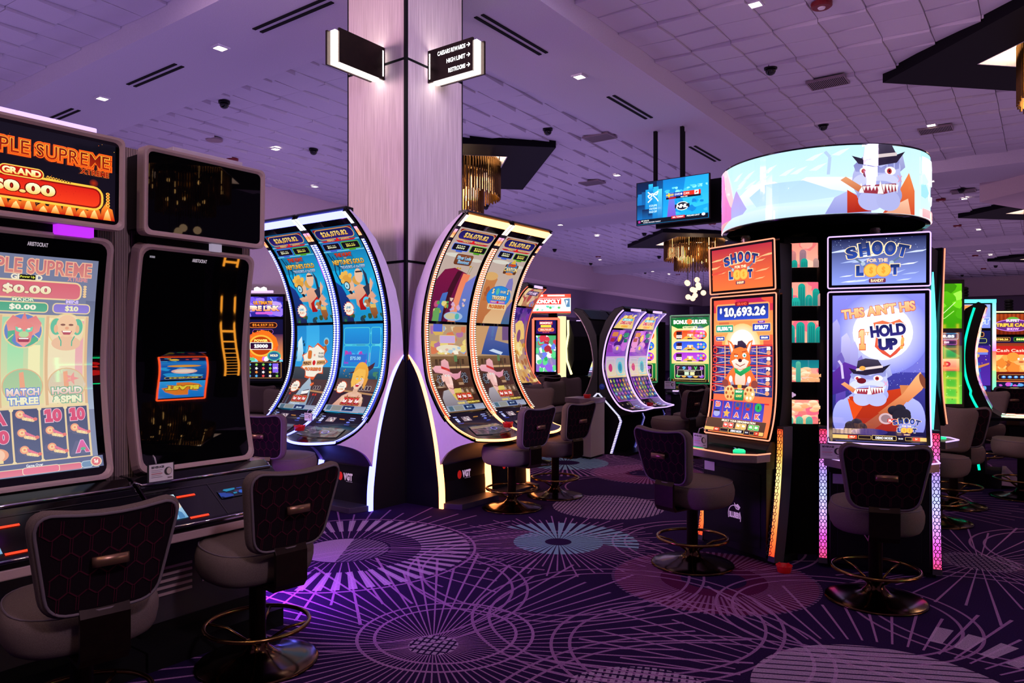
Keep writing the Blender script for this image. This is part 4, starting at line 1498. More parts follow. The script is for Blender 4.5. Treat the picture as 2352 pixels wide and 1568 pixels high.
def portrait_machine(yc, label, lit):
    t = thing('slot_machine', label, 'slot machine', (-3.766, yc, 0), PI / 2, 'portrait machines of the left row')
    P = Prof([(0.0, 2.145), (0.047, 1.90), (0.084, 1.62), (0.086, 1.42), (0.047, 1.15), (0.0, 0.95)], 8)
    Wf, Hf = 0.68, P.len
    mp = prof_map(P, Wf, Hf, -.34, Wf, 0, P.len)
    ring_plate('screen_frame', Wf, Hf, .028, .05, mp, M['mauve_frame'], t, .07)
    plate('bezel_glass', Wf - .05, Hf - .05, lambda x, y, e: mp(x + .025, y + .025, e + .001), M['screen_glass'], t)
    if lit:
        MB().smooth().tube([mp(.34 + .343, Hf * (.03 + .94 * k / 20), -.03) for k in range(21)], .0025, 5).build('edge_light', G['violet_soft'], t)
    a = Art(16, 3)
    a.text('ARISTOCRAT', 8, 1.5, 1.9, '#b8a8b8', w=8.6, bold=0.03)
    a.build('maker_badge', SCR, lambda x, y, e: mp(.26 + x * .01, .048 + y * .01, e + .004), t)
    if lit:
        art_triple_main().build('main_screen', SCR, lambda x, y, e: mp(.065 + x * .01, .115 + y * .01, e + .002), t, cut=4, eps=.00025)
    else:
        a = Art(12, 4)
        a.text('BO3202', 6, 2, 1.3, '#b0a8b8', w=4.5)
        a.build('serial_sticker', SCR, lambda x, y, e: mp(.04 + x * .006, .05 + y * .008, e + .004), t)
    # upper screen
    y0, z0 = -.075, 2.635
    tm = flat_map(.71, .455, .71, .455, -.355, y0, z0, math.radians(1.2))
    ring_plate('upper_frame', .71, .455, .026, .03, tm, M['mauve_frame'], t, .06)
    plate('upper_glass', .66, .41, lambda x, y, e: tm(x + .025, y + .022, e + .001), M['screen_glass'], t, 2)
    if lit:
        art_triple_top().build('upper_screen', SCR_HI, lambda x, y, e: tm(.045 + x * .01, .042 + y * .01, e + .002), t)
    MB().box(-.34, .34, -.01, .12, 2.22, 2.60).build('upper_housing', M['black_satin'], t)
    # ribbed body behind the screens, neck box with its lamp
    MB().box(-.398, .398, .13, .19, .90, 2.655).build('ribbed_panel', M['ribbed'], t)
    MB().box(-.3, .26, -.0, .14, 2.125, 2.2).build('neck', M['black_matte'], t)
    if lit: MB().box(.06, .22, -.052, .02, 2.135, 2.195).build('call_lamp', G['magenta'], t)
    else:
        MB().box(.05, .11, -.03, .02, 2.14, 2.195).build('call_lamp', glow('pale_lamp', '#d0c0e0', .5), t)
    m = MB().box(-.17, .25, -.02, .12, 2.645, 2.675)
    m.build('top_lamp', G['lilacrim'] if lit else M['lilac_side'], t, .006)
    # button deck: sloping black front between two chrome edges
    pr = [(-.02, .945), (-.10, .905), (-.34, .745), (-.36, .725), (-.36, .70), (-.05, .66), (0.1, .66), (0.1, .945)]
    MB().prism(pr, -.395, .395).build('deck', M['black_gloss'], t, .008)
    MB().smooth().tube([(-.39, .05, .80), (-.39, -.06, .925), (-.375, -.098, .911), (.375, -.098, .911), (.39, -.06, .925), (.39, .05, .80)], .008, 8).build('chrome_trim', M['chrome'], t)
    MB().smooth().tube([(-.395, -.355, .733), (.395, -.355, .733)], .006, 8).build('chrome_trim', M['chrome'], t)
    MB().box(-.37, .37, -.355, -.06, .655, .70).build('deck_underside', M['mauve_frame'], t, .006)

    def dk(u, v, e=0.004):      # u across, v 0 (top) .. 1 (lip) on the sloping front
        return (u, -.10 - .24 * v - .55 * e, .905 - .16 * v + .83 * e)
    for u, v in ((-.20, .38), (-.20, .92)):
        MB().add([dk(u - .05, v), dk(u + .05, v), dk(u + .05, v + .045), dk(u - .05, v + .045)], [(0, 1, 2, 3)]).build('ticket_slot', G['red'], t, fix=False)
    m = MB()
    m.add([dk(-.39, .18), dk(.39, .18), dk(.39, .19), dk(-.39, .19)], [(0, 1, 2, 3)]).add([dk(-.052, .19), dk(-.049, .19), dk(-.049, 1), dk(-.052, 1)], [(0, 1, 2, 3)])
    m.build('panel_seam', M['grey_panel'], t, fix=False)
    a = Art(16, 10, '#c8e8f0', '#70a8d0')
    a.blobs(0, 0, 16, 10, 8, 2, ['#e8f8ff', '#4880b0', '#90c0d0', '#e0d0c0'], 8)
    a.build('player_display', SCR, lambda x, y, e: dk(-.36 + x * .0065, .32 + y * .06, e + .004), t)
    if not lit:
        a = Art(20, 7, '#101424')
        a.blobs(0, 0, 20, 7, 14, 1.6, ['#1c3c90', '#2858b8', '#101830', '#402850', '#1880a8'], 9, 1.6)
        a.build('button_display', SCR, lambda x, y, e: dk(-.03 + x * .012, .42 + y * .03, e + .004), t)
    # cabinet
    MB().box(-.33, .33, .0, .5, .10, .70).box(-.36, .36, .19, .55, .70, 2.6).build('cabinet', M['black_satin'], t)
    m = MB().box(-.30, .30, -.012, .0, .16, .66).build('door', M['grey_panel'], t, .004)
    m = MB()
    for k in range(5): m.box(-.26, -.06, -.02, -.011, .30 + k * .034, .314 + k * .034)
    m.box(.0, .24, -.018, -.011, .32, .43)
    m.build('vent', M['mauve_frame'], t)
    MB().box(-.395, .395, -.20, .55, 0, .10).build('plinth', M['black_matte'], t)
    MB().box(.332, .338, .05, .42, .12, .66).build('side_light', G['violet'] if not lit else M['black_satin'], t)
    return t


portrait_machine(1.445, 'machine with lit three column reels and flaming upper screen at the left edge', True)
portrait_machine(2.248, 'machine with two blank dark screens at left', False)

# ------------------------------------------------------------------ tall curved machines on both faces of the column


def denom(a, x, y, labels, s=1.0):
    n = len(labels)
    a.frame(x - 13 * s, y - 4.4 * s, 26 * s, 8.8 * s, 1, '#c87830', '#3a0c10', b=.5)
    for k, q in enumerate(labels):
        cx = x - 8.5 * s + 8.5 * s * k
        a.frame(cx - 3.6 * s, y - 3.6 * s, 7.2 * s, 7.2 * s, .8, '#f0a060', '#d82018', '#a01010', b=.3).text(q, cx, y, 4.2 * s, '#fff4f0', w=5.6 * s, bold=0.06)


def status(a, y, amt='$0.00'):
    a.rect(0, y, 60, 8, '#8c94ac', '#a8b0c4').frame(3, y + .8, 6.5, 5.6, .6, '#90a0a8', '#486878', b=.3).frame(11, y + .8, 14, 5.6, .6, '#a0a4a0', '#8a8c86', b=.3)
    a.frame(27, y + .6, 16, 5.6, .6, '#3878c0', '#0c2850', b=.3).text(amt, 35, y + 3.4, 3, '#d8f0ff', w=9, bold=.05)


def head(a, p1, p2):
    a.rr(1.5, 1.2, 57, 4, 2, '#8c1018').frame(3, 2.6, 54, 10.8, 5, '#e0a860', '#181858', '#2c2078', b=.9)
    a.poly([(3, 15.5), (57, 15.5), (52, 17.5), (8, 17.5)], '#c02020')
    a.text('$26,070.82', 30, 8, 7.6, '#ffe890', w=38, c2='#f0a828', out='#301000', ow=0.03, bold=.035)
    a.text('FRENZY', 20, 15.4, 2.4, '#f8d048', w=11, out='#6a2080', ow=.1).text('JACKPOTS', 41, 15.4, 2.4, '#f8d048', w=12, out='#6a2080', ow=.1).ell(30, 15.2, 2, 2, '#e81820')
    a.frame(4, 19.4, 24, 7.2, 1.2, '#5878e8', '#100c18', b=.8).text(p1, 16, 23, 4.2, '#e8e8c0', w=13, bold=.04).rr(11, 27, 10, 1.8, .8, '#3858c8')
    a.frame(32, 19.4, 24, 7.2, 1.2, '#68b830', '#100c18', b=.8).text(p2, 44, 23, 4.2, '#f0e060', w=13, bold=.04).rr(39, 27, 10, 1.8, .8, '#4c9820')


def burst(a, x, y, r, c='#f8f0e0', e='#e05020', sy=.9, n=14):
    a.star(x, y, r * 1.35, r * .98, n, e, sy=sy).star(x, y, r * 1.2, r * .95, n, c, sy=sy).ell(x, y, r, r * sy, c)


def art_sea_upper():
    a = Art(60, 106, '#0c5a90', '#18a8d8')
    a.rect(0, 50, 60, 56, '#10a8e0', '#1890c8')
    a.poly([(38, 28), (60, 28), (60, 60), (46, 70)], '#1480b8', '#20b8e8')
    for x, y, w in ((4, 30, 1.6), (9, 34, 1.2), (14, 32, .9)):
        a.line([(x, y), (x + 4, y + 12), (x + 1, y + 22), (x + 5, y + 36)], w, '#0c3050').line([(x + 4, y + 12), (x + 8, y + 16)], w * .7, '#0c3050')
    a.poly([(0, 62), (8, 68), (16, 86), (18, 106), (0, 106)], '#183c90', '#0c2458').blobs(0, 98, 60, 8, 10, 3, ['#1c6848', '#30502c', '#183c50'], 4)
    for y in (16, 28): a.rect(0, y, 60, 1.2, '#70c8e8')
    head(a, '$50.00', '$10.00')
    a.text('THE HUNT', 27, 33, 4.6, '#e84018', w=25, c2='#b02008', out='#300810', ow=.04, bold=.05).text('FOR', 28, 36.6, 1.6, '#d8a020', w=4)
    a.text("NEPTUNE'S GOLD", 30, 41, 5.6, '#ffd860', w=46, c2='#e08818', out='#201008', ow=.05, bold=.04)
    a.text('TREASURES of the DEEP', 34, 47, 3.6, '#c8e0f8', w=36, c2='#7898c8', out='#102040', ow=.06, bold=.04)
    # generic swimmer with a mask
    a.poly([(12, 78), (24, 75), (30, 78), (28, 82), (16, 82)], '#e8b898', '#d09880')
    a.poly([(26, 70), (36, 66), (48, 70), (56, 80), (50, 84), (40, 80), (38, 90), (32, 94), (26, 88)], '#e8b090', '#d89078')
    a.poly([(30, 84), (40, 78), (46, 74), (44, 84), (38, 94), (30, 94)], '#c82018', '#a01010')
    a.ell(33, 62, 6, 5, '#d8a048').ell(38, 57, 5.5, 8, '#ecc0a0', rot=20).ell(40, 54, 5.4, 3, '#ecc0a0', rot=20).rr(35, 52, 10, 1.6, .8, '#201820')
    a.poly([(46, 48), (50, 56), (49, 68), (45, 72), (46, 60)], '#30405c', '#182438').poly([(40, 70), (50, 66), (52, 74), (44, 80)], '#28344c')
    a.poly([(48, 78), (56, 66), (54, 60), (50, 68)], '#e8b090').poly([(40, 80), (52, 82), (58, 86), (52, 88), (42, 84)], '#e8b090')
    a.ell(21, 66, 7, 8, '#e8b898', rot=-15).ell(19, 60, 8, 5.4, '#e0a040', rot=-12)
    for x, y in ((12, 57), (16, 54), (21, 53), (26, 56), (13, 62)): a.ell(x, y, 3, 2.4, '#f0b850', rot=-20)
    a.ell(17.6, 67, 4.4, 4.8, '#182430').ell(17.4, 67, 3.4, 3.8, '#a8d8e8').ell(17, 67.4, .9, 1.1, '#204058').ell(21, 74.5, 2.6, 1.8, '#181c28', rot=30)
    burst(a, 13, 92, 6.4)
    a.text('LINK', 13, 90.6, 2.6, '#3890b8', w=8).text('PLAY', 13, 94.4, 2.6, '#e06820', w=8)
    a.ell(42, 86, 6, 6, '#58c8e8').ell(42, 87, 4.4, 4.2, '#b87848').ell(38.8, 88, 2, 1.6, '#f0e0d0').ell(46, 84, 2, 3, '#8c5028', rot=20)
    a.poly([(44, 90), (54, 90), (56, 98), (50, 104), (46, 98)], '#a86838', '#7c4420').rect(46, 88, 8, 4, '#e0b860')
    return a


def art_sea_low1():
    a = Art(60, 97, '#1490d8', '#28b0e8')
    a.blobs(2, 4, 56, 40, 26, 5, ['#30b8f0', '#1888d0', '#50c8f8', '#1478c0', '#2ca0e0', '#7090e0'], 11, 1.4)
    for y0, x0, w, h in ((4, 3, 38, 17), (23, 3, 38, 22), (4, 44, 13, 17), (23, 44, 13, 22)): a.frame(x0, y0, w, h, 2, '#68e8d0', '#1c98e0', '#1880d0', b=.5)
    a.blobs(5, 28, 34, 14, 12, 3.4, ['#9048c8', '#3878d8', '#c040a8', '#48b0f0'], 12).rect(6, 32, 32, 8, '#2870d0').text('$75.00', 22, 36, 4.4, '#a0e0f8', w=16)
    a.rect(0, 46, 60, 12, '#1870a8', '#104860').poly([(14, 52), (44, 44), (52, 40), (50, 46), (40, 52)], '#48222c').blobs(36, 50, 22, 8, 10, 2.4, ['#2c7850', '#184c50', '#408060'], 13).dots(0, 48, 30, 9, 10, .7, ['#f0b850', '#c07828'], 3)
    a.rect(0, 58, 60, 14, '#5a3c34', '#6c4a3a').rect(0, 72, 60, 25, '#2c1a20', '#38201c').poly([(0, 70), (60, 74), (60, 76), (0, 72)], '#b88858')
    for k in range(4): a.frame(37 + k * 4.4, 66, 3.4, 4.6, 1, '#c8b8b0', '#3c2c30', b=.4)
    burst(a, 10, 68, 6)
    a.text('CHOOSE', 10, 67, 2.2, '#504858', w=7).text('A GAME', 10, 70.4, 1.8, '#e08830', w=8)
    # generic fair haired woman
    a.poly([(16, 78), (24, 74), (34, 72), (44, 75), (50, 84), (52, 97), (40, 97), (38, 90), (22, 90), (10, 97), (2, 97)], '#e8bca0', '#d09078')
    a.poly([(24, 76), (29, 84), (36, 84), (41, 76), (40, 97), (22, 97)], '#b81c24', '#8c1018').poly([(29, 76), (36, 76), (33, 84)], '#e8bca0').ell(33, 80, 1.4, 1.6, '#30a8b0')
    a.rect(29.4, 66, 7, 9, '#e0b090').ell(34, 53, 11, 13, '#f0b040', '#e09020').ell(33, 60, 7.6, 10, '#f0c8ac').poly([(22, 52), (30, 47), (40, 48), (42, 56), (34, 50), (27, 58), (25, 68), (22, 62)], '#f4bc50')
    a.poly([(41, 52), (46, 58), (44, 70), (41, 66)], '#e8a038').ell(30, 58, 1.6, .8, '#f8f8f8').ell(36.4, 58, 1.6, .8, '#f8f8f8').ell(30, 58, .7, .7, '#3090b0').ell(36.4, 58, .7, .7, '#3090b0')
    a.line([(28, 55.8), (31.6, 55.4)], .5, '#a06828').line([(35, 55.4), (38.4, 55.8)], .5, '#a06828').poly([(29.6, 63.6), (37, 63.6), (35, 67.2), (31.4, 67.2)], '#c01828').rect(30.8, 63.9, 5, 1, '#fff8f0')
    denom(a, 33, 84, ('1¢', '2¢', '5¢'), 1.05)
    a.ell(19.6, 82, 2.6, 3.6, '#ecc4a8').ell(46.6, 82, 2.6, 3.6, '#ecc4a8')
    status(a, 89.5)
    return a


def art_sea_low2():
    a = Art(60, 97, '#1888d0', '#2cb0e8')
    a.rect(16, 0, 22, 46, '#30a8e8', '#48c0f0').blobs(0, 2, 14, 36, 8, 3, ['#0c5078', '#103c58'], 6).poly([(2, 18), (8, 12), (12, 30), (10, 40), (2, 40)], '#e0f8ff', '#80c8e8')
    a.rect(0, 46, 60, 14, '#3c484c', '#28343c').rect(0, 60, 60, 37, '#4c342c', '#2c1a20').poly([(0, 70), (60, 74), (60, 76), (0, 72)], '#b88858')
    a.ell(50, 18, 4.4, 4.4, '#78c8e8').ell(50, 18.6, 3.2, 3, '#a86038').poly([(38, 26), (50, 22), (52, 28), (46, 34), (40, 32)], '#a05c34').rect(43, 24, 5, 4, '#d8b050')
    burst(a, 32, 40, 17, '#f4ecdc', '#e05828', .92, 9)
    a.frame(21, 28, 6, 9, 2, '#88b890', '#e07028', b=.5).text('=', 32, 33, 2, '#e06030').text('ON LINE 1', 43, 31, 2.2, '#303038', w=9).text('TRIGGERS', 43, 34.6, 2.4, '#303038', w=10)
    a.poly([(13, 40), (28, 39), (29, 44), (14, 45.4)], '#e0a868').poly([(37, 39), (51, 38), (51, 43), (37, 44)], '#e0a868')
    a.text('FRENZY', 21, 42.2, 3.2, '#401c18', w=13, bold=.05).text('JACKPOTS', 44, 41.4, 3.2, '#401c18', w=13, bold=.05).ell(32.6, 41.5, 2.6, 2.8, '#d01818')
    a.text('PROGRESSIVE!', 32, 48.6, 3.8, '#f08828', w=27, c2='#d84818', out='#5c1808', ow=.03, bold=.05)
    burst(a, 10, 69, 6)
    a.text('CHOOSE', 10, 68, 2.2, '#504858', w=7).text('A GAME', 10, 71.4, 1.8, '#e08830', w=8)
    # shark rising
    a.poly([(30, 58), (36, 66), (40, 80), (44, 97), (10, 97), (16, 84), (22, 68)], '#a8bccc', '#88a0b4').poly([(27, 74), (36, 72), (38, 82), (24, 84)], '#481820').poly([(25, 75), (37, 73), (36, 77), (26, 78.6)], '#f4f4f0')
    a.star(37, 66, 3, 1.2, 6, '#f06828')
    for x in (45, 49, 6): a.rect(x, 80, 2.6, 14, '#2c3444', '#50586c').rect(x, 77, 2.6, 2.4, '#c83018')
    for k in range(3): a.frame(42 + k * 4, 68, 3, 4, 1, '#b8a8a0', '#3c2c30', b=.4)
    denom(a, 27, 84, ('1¢', '2¢', '5¢'), .9)
    a.text('Welcome', 24, 90, 2.4, '#c8d4dc', w=16)
    status(a, 91.5)
    return a


def art_canyon_upper(k):
    a = Art(60, 106, '#b8a49c', '#cbb4a4')
    a.ell(16, 33, 16, 2.4, '#d8d4c8').ell(50, 36, 10, 2, '#d4cdc0')
    if k == 0:
        a.poly([(8, 50), (22, 47), (44, 52), (40, 80), (30, 106), (0, 106), (0, 62)], '#7c1440', '#5c1040').poly([(28, 50), (36, 50), (28, 80), (20, 106), (10, 106)], '#401020').poly([(38, 52), (50, 53), (44, 80), (40, 106), (28, 106), (34, 80)], '#f08058', '#e89070')
        a.poly([(46, 62), (52, 58), (60, 52), (60, 106), (40, 106)], '#7878c8', '#4c78c0').poly([(14, 76), (22, 74), (18, 106), (6, 106)], '#4870c0', '#3858a0')
        a.line([(44, 52), (45, 44)], .5, '#708030').line([(47, 52), (49, 43)], .5, '#708030').ell(45, 43.5, 2, 1, '#c89838').ell(26, 47, 1.6, 1, '#c89838').ell(30, 47, 1.6, 1, '#c89838')
        a.frame(17, 31.5, 26, 11, 2, '#5c2c14', '#8c4c28', '#6c3418', b=.6).text('Silver Lode', 30, 35, 4.4, '#d8ecf8', w=22, c2='#58a8d8', out='#184068', ow=.05, bold=.04).text('Shootout', 31, 39.6, 4.2, '#d8ecf8', w=18, c2='#58a8d8', out='#184068', ow=.05, bold=.04)
        a.blobs(4, 84, 22, 18, 12, 2.6, ['#c89838', '#38a0a8', '#6048a8', '#e0d080', '#58a050', '#c05078'], 3).poly([(6, 92), (14, 92), (13, 106), (3, 106)], '#68a058')
        a.ell(36, 100, 15, 5, '#a0b8d8').ell(32, 100, 9, 3.4, '#c8c098').ell(42, 100, 3.6, 3.4, '#50b0b0').blobs(26, 80, 26, 14, 9, 2.4, ['#a8b0e0', '#d0a8d0', '#e0c0b0'], 5)
    else:
        a.poly([(2, 52), (16, 49), (22, 54), (20, 62), (28, 66), (36, 80), (44, 106), (0, 106)], '#c88048', '#b86c40').ell(9, 51, 12, 5, '#d8a868').blobs(4, 58, 22, 22, 12, 3, ['#b86838', '#d89058', '#a85830'], 6)
        a.poly([(40, 62), (42, 52), (48, 50), (52, 56), (54, 66)], '#8078b8').poly([(14, 98), (30, 84), (50, 78), (60, 76), (60, 106), (10, 106)], '#d8a070', '#e0b888').poly([(44, 106), (52, 86), (60, 78), (60, 106)], '#705898', '#406890')
        a.rr(26, 34, 24, 12, 1.5, '#5c3018').ell(38, 38, 10, 8, '#3878b8').poly([(33, 33), (38, 27), (43, 33)], '#e0b038').text('DEEP', 38, 35, 3, '#e05018', w=14, bold=.05, out='#401008', ow=.05).text('CANYON', 38, 40.2, 5.4, '#f8f0c0', w=25, c2='#e0b048', out='#301808', ow=.05, bold=.05).ell(38, 45.5, 7, 1.8, '#e08848')
        a.ell(32, 74, 22, 13, '#1c70c0').ell(32, 74, 21, 12.2, '#2888d8').text('5', 20, 68, 6, '#f0d8a8', w=4, out='#201008', ow=.06, bold=.06).ell(28, 68, 3, 4, '#58b8a0').text('ON LINE', 38, 68, 3, '#f0e0b8', w=10, out='#201008', ow=.05).text('1', 47, 67.6, 6, '#f0d8a8', w=3, out='#201008', ow=.06, bold=.06)
        a.text('TRIGGERS', 33, 75.4, 5, '#f8e8c0', w=27, c2='#e8a850', out='#201008', ow=.05, bold=.06).rr(18, 79, 28, 3.4, 1, '#a858c0').text('FRENZY JACKPOTS', 32, 80.6, 2.2, '#f0d880', w=24).ell(32, 80.6, 1.6, 1.6, '#d82020')
        a.rr(15, 82.6, 34, 6.6, 1, '#e8d0a0').text('PROGRESSIVE', 32, 86, 4.2, '#d86820', w=29, out='#401808', ow=.02, bold=.05)
    head(a, '5000', '1000')
    return a


def art_canyon_low(k):
    a = Art(60, 97, '#b89878', '#a88058')
    if k == 0:
        a.blobs(2, 2, 56, 30, 26, 5, ['#d8b058', '#e8d078', '#c89060', '#b070a0', '#90a8d0', '#e0c8a0', '#d87850'], 14, 1.5).rect(6, 0, 14, 8, '#5860c8').frame(16, 12, 24, 8, 1, '#e8d070', '#c8a8d8', b=.5).ell(30, 26, 20, 4.4, '#e8dcc0').blobs(14, 24, 34, 8, 10, 2, ['#f4ecd8', '#e0b0a0', '#b0c8d8'], 15, 1.5)
    else:
        a.poly([(0, 0), (24, 0), (14, 30), (0, 34)], '#c89868').poly([(24, 0), (40, 0), (34, 16), (60, 20), (60, 34), (8, 32), (14, 20)], '#6068a8', '#28488c').poly([(22, 28), (30, 26), (48, 30), (44, 33)], '#c8d8f0').rect(48, 0, 12, 16, '#705080')
    a.rect(0, 34, 60, 14, '#7c5c3c', '#5c4030').rect(0, 48, 60, 49, '#4c2c1e', '#3c2018').rect(0, 45, 60, 2, '#c8a070')
    for x in (6, 12, 20, 40, 48): a.rect(x, 37, 4, 6, '#4c3424')
    for x in (38, 45): a.rect(x, 36, .8, 12, '#283428')
    a.rr(36, 33, 5, 7, 1, '#5c8050')
    for x, y in ((9, 60), (48, 58)):
        a.ell(x, y, 5.6, 6.6, '#2c1c18')
        for q in range(6): a.ell(x + 3.8 * math.cos(q * PI / 3), y + 4.4 * math.sin(q * PI / 3), 1.7, 2, '#8890a0').ell(x + 3.8 * math.cos(q * PI / 3), y + 4.4 * math.sin(q * PI / 3), 1.1, 1.3, '#181014')
    a.rect(34, 58, 10, 4, '#684028').rect(36, 63, 8, 3, '#b08868')
    for x in (34, 42, 50): a.frame(x, 70, 6, 7, .4, '#806040', '#604838', b=.5).ell(x + 3, 73.6, 1.8, 2.4, '#b89880')
    # generic cowboy in a pink hat
    a.poly([(2, 80), (8, 72), (22, 70), (34, 78), (40, 97), (0, 97)], '#b0a8b0', '#686068').poly([(16, 70), (22, 78), (36, 70), (34, 80), (22, 84)], '#d8c060')
    a.poly([(14, 50), (26, 50), (27, 62), (23, 76), (19, 77), (15, 64)], '#f0c0b8', '#e8b0a8').poly([(22, 52), (27, 60), (26, 66), (21.6, 66)], '#f4ccc4').ell(13, 58, 2, 4, '#ecb8b0')
    a.ell(18.6, 55, 1.6, 1, '#f8f8f8').ell(23, 55, 1.4, 1, '#f8f8f8').ell(19, 55, .6, .6, '#405058').ell(23.2, 55, .5, .6, '#405058').line([(16.6, 53), (20, 52.6)], .6, '#5c3020').line([(18.4, 69), (23, 70.6), (26, 70)], .7, '#7c3030')
    a.poly([(0, 47), (4, 44), (12, 44), (20, 48), (30, 53), (38, 53), (44, 50), (40, 58), (32, 60), (24, 54), (10, 52), (3, 51)], '#f0b0b8', '#d888a0').poly([(13, 46), (14, 39), (20, 37), (25, 40), (26, 50), (19, 48)], '#ecb0b4', '#e098a4').poly([(13, 44.4), (25.6, 48), (26, 51), (13, 47)], '#c83028')
    denom(a, 36 if k == 0 else 33, 80, ('5¢', '10¢', '25¢'), .95)
    a.text('CHOOSE', 26, 87.6, 2.4, '#f0d860', w=11, bold=.05).text('A', 34, 87.4, 1.6, '#f0d860').text('DENOMINATION', 46, 87.2, 2.4, '#f0d860', w=20, bold=.05)
    status(a, 90)
    return a


def tall_machine(loc, rz, label, tint, up, low, group):
    t = thing('slot_machine', label, 'slot machine', loc, rz, group)
    hwid = .3805
    P = Prof([(-.80, 2.915), (-.655, 2.79), (-.51, 2.62), (-.385, 2.40), (-.30, 2.17), (-.252, 1.95), (-.24, 1.75), (-.255, 1.52), (-.30, 1.28), (-.40, 1.08), (-.52, .915), (-.66, .81), (-.83, .742), (-.92, .72)], 8)
    rear = [(-.05, 1.75), (-.085, 1.98), (-.145, 2.2), (-.28, 2.47), (-.415, 2.68), (-.57, 2.82), (-.745, 2.925)]
    strip = crom([(-.035, 1.533, 0), (-.17, 1.36, 0), (-.277, 1.12, 0), (-.355, .88, 0), (-.41, .65, 0), (-.45, .40, 0), (-.475, .2, 0), (-.48, 0.0, 0)], 5)
    strip = [(p[0], p[1]) for p in strip]
    arch = crom([(-.92, .70, 0), (-.80, .67, 0), (-.67, .625, 0), (-.56, .56, 0), (-.49, .48, 0), (-.452, .40, 0)], 5)
    arch = [(p[0], p[1]) for p in arch]
    front = [p for p, q in P.seg(0, P.len, 40, -.004)]
    up_strip = [p for p in strip[::-1] if p[1] > .41]
    side = front + arch + up_strip + rear
    for s in (-1, 1):
        MB().prism(side, s * hwid, s * (hwid - .03)).build('side_panel', M['lilac_side'], t)
    MB().prism(side, -.355, .355).build('body', M['grey_panel'], t)
    # light bands down both flanks
    b = []
    n = len(strip)
    for i, p in enumerate(strip):
        a_, c_ = strip[max(i - 1, 0)], strip[min(i + 1, n - 1)]
        dx, dz = c_[0] - a_[0], c_[1] - a_[1]
        l = math.hypot(dx, dz)
        w = .046 * min(1, .25 + i / 6)
        b.append((p[0] - dz / l * w * .5, p[1] + dx / l * w * .5, p[0] + dz / l * w * .5, p[1] - dx / l * w * .5))
    band = [(q[0], max(q[1], 0.0)) for q in b] + [(q[2], max(q[3], 0.0)) for q in b[::-1]]
    for s in (-1, 1):
        MB().prism(band, s * (hwid + .002), s * (hwid - .04)).build('light_band', G['bluewhite'] if tint == 'blue' else G['amberwhite'], t)
    MB().prism(strip[1:] + [(-.006, 0), (-.006, 1.45)], -.376, .376).build('base_cabinet', M['black_matte'], t)
    # front door with the maker's mark
    MB().box(-.345, .345, -.47, -.40, .06, .425).build('door', M['black_satin'], t, .004)
    g = MB().prism([(.030 * math.cos(2 * PI * k / 24) - .082, .043 * math.sin(2 * PI * k / 24) + .30) for k in range(24)], -.474, -.469, 'y').build('door_emblem', M['logo_red'], t)
    a = Art(16, 9)
    a.text('VGT', 8, 4, 7.2, '#c8a0c8', w=14.5, bold=.07).text('an aristocrat company', 10, 8.5, .9, '#a888b0', w=10)
    a.build('door_lettering', screen_mat('printed_letters', .8, .5), flat_map(16, 9, .15, .095, -.045, -.4705, .342), t)
    MB().prism([(-.375, -.47), (-.30, -.69), (.30, -.69), (.375, -.47), (.375, -.3), (-.375, -.3)], 0, .055, 'z').build('plinth', M['grey_panel'], t, .004)
    # curved glass
    s0, s1, s2, s3 = P.s_at_z(2.81), P.s_at_z(1.885), P.s_at_z(1.855), P.s_at_z(.945)
    MB().smooth().sheet(P.seg(.06, P.s_at_z(.90), 48, .004), -.336, .336, .02).build('bezel', M['black_gloss'], t)
    up.build('upper_screen', SCR, prof_map(P, 60, 106, -.302, .604, s0, s1, .005), t, cut=4, eps=.0002)
    low.build('lower_screen', SCR, prof_map(P, 60, 97, -.302, .604, s2, s3, .005), t, cut=4, eps=.0002)
    # rows of lamps along both edges, lit cap on top
    c1, c2 = ('#f0f4ff', '#6c80f0') if tint == 'blue' else ('#ffe8d0', '#f08050')
    sa, sb = .335, P.s_at_z(.885)
    Ls = (sb - sa) * 100
    for s in (-1, 1):
        a = Art(4.6, Ls, '#2c3aa8' if tint == 'blue' else '#b84420')
        a.rect(0, 0, 1.1, Ls, '#b8c4ff' if tint == 'blue' else '#ffb080')
        y = 0.0
        while y < Ls:
            a.rect(.9, y + .3, 3.3, 1.35, c1)
            y += 2.5
        MB().sheet(P.seg(sa, sb, 48, .018), s * .336, s * .3805, .045).build('edge_housing', M['black_satin'], t)
        mp = prof_map(P, 4.6, Ls, min(s * .336, s * .3805), .0445, sa, sb, .0185)
        a.build('lamp_row', LEDM, mp if s < 0 else mp, t, cut=4)
        # coral segment and upper lamp pieces
        a = Art(4.6, 33, '#14101a')
        a.rect(0, 0, 4.6, 15, c1).rect(0, 19, 4.6, 5, '#d890c8', '#ff9060').rect(0, 24, 4.6, 5.5, '#ff7840', '#ffb080')
        MB().sheet(P.seg(0, sa, 14, .018), s * .336, s * .3805, .045).build('edge_housing', M['black_satin'], t)
        a.build('corner_lamp', LEDM, prof_map(P, 4.6, 33, min(s * .336, s * .3805), .0445, 0, .33, .0185), t, cut=4)
    MB().sheet(P.seg(-.0, .078, 4, .018), -.336, .336, .05).build('cap_light', G['bluewhite'] if tint == 'blue' else G['amberwhite'], t)
    MB().prism([(-.83, 2.93), (-.79, 2.955), (-.70, 2.95), (-.70, 2.90), (-.78, 2.90)], -.37, .37).build('cap', M['black_satin'], t, .004)
    # bowed deck
    sd = P.s_at_z(.925)
    K, R = 14, 8

    def dpt(u, v, e=0.0):
        p, q = P.at(sd + (P.len - sd) * v)
        bow = .13 * v * v * max(0, 1 - (u / .3825) ** 2)
        return (u, p[0] + q[0] * (.012 + e) - bow, p[1] + q[1] * (.012 + e) - bow * .18)
    mb = MB().smooth()
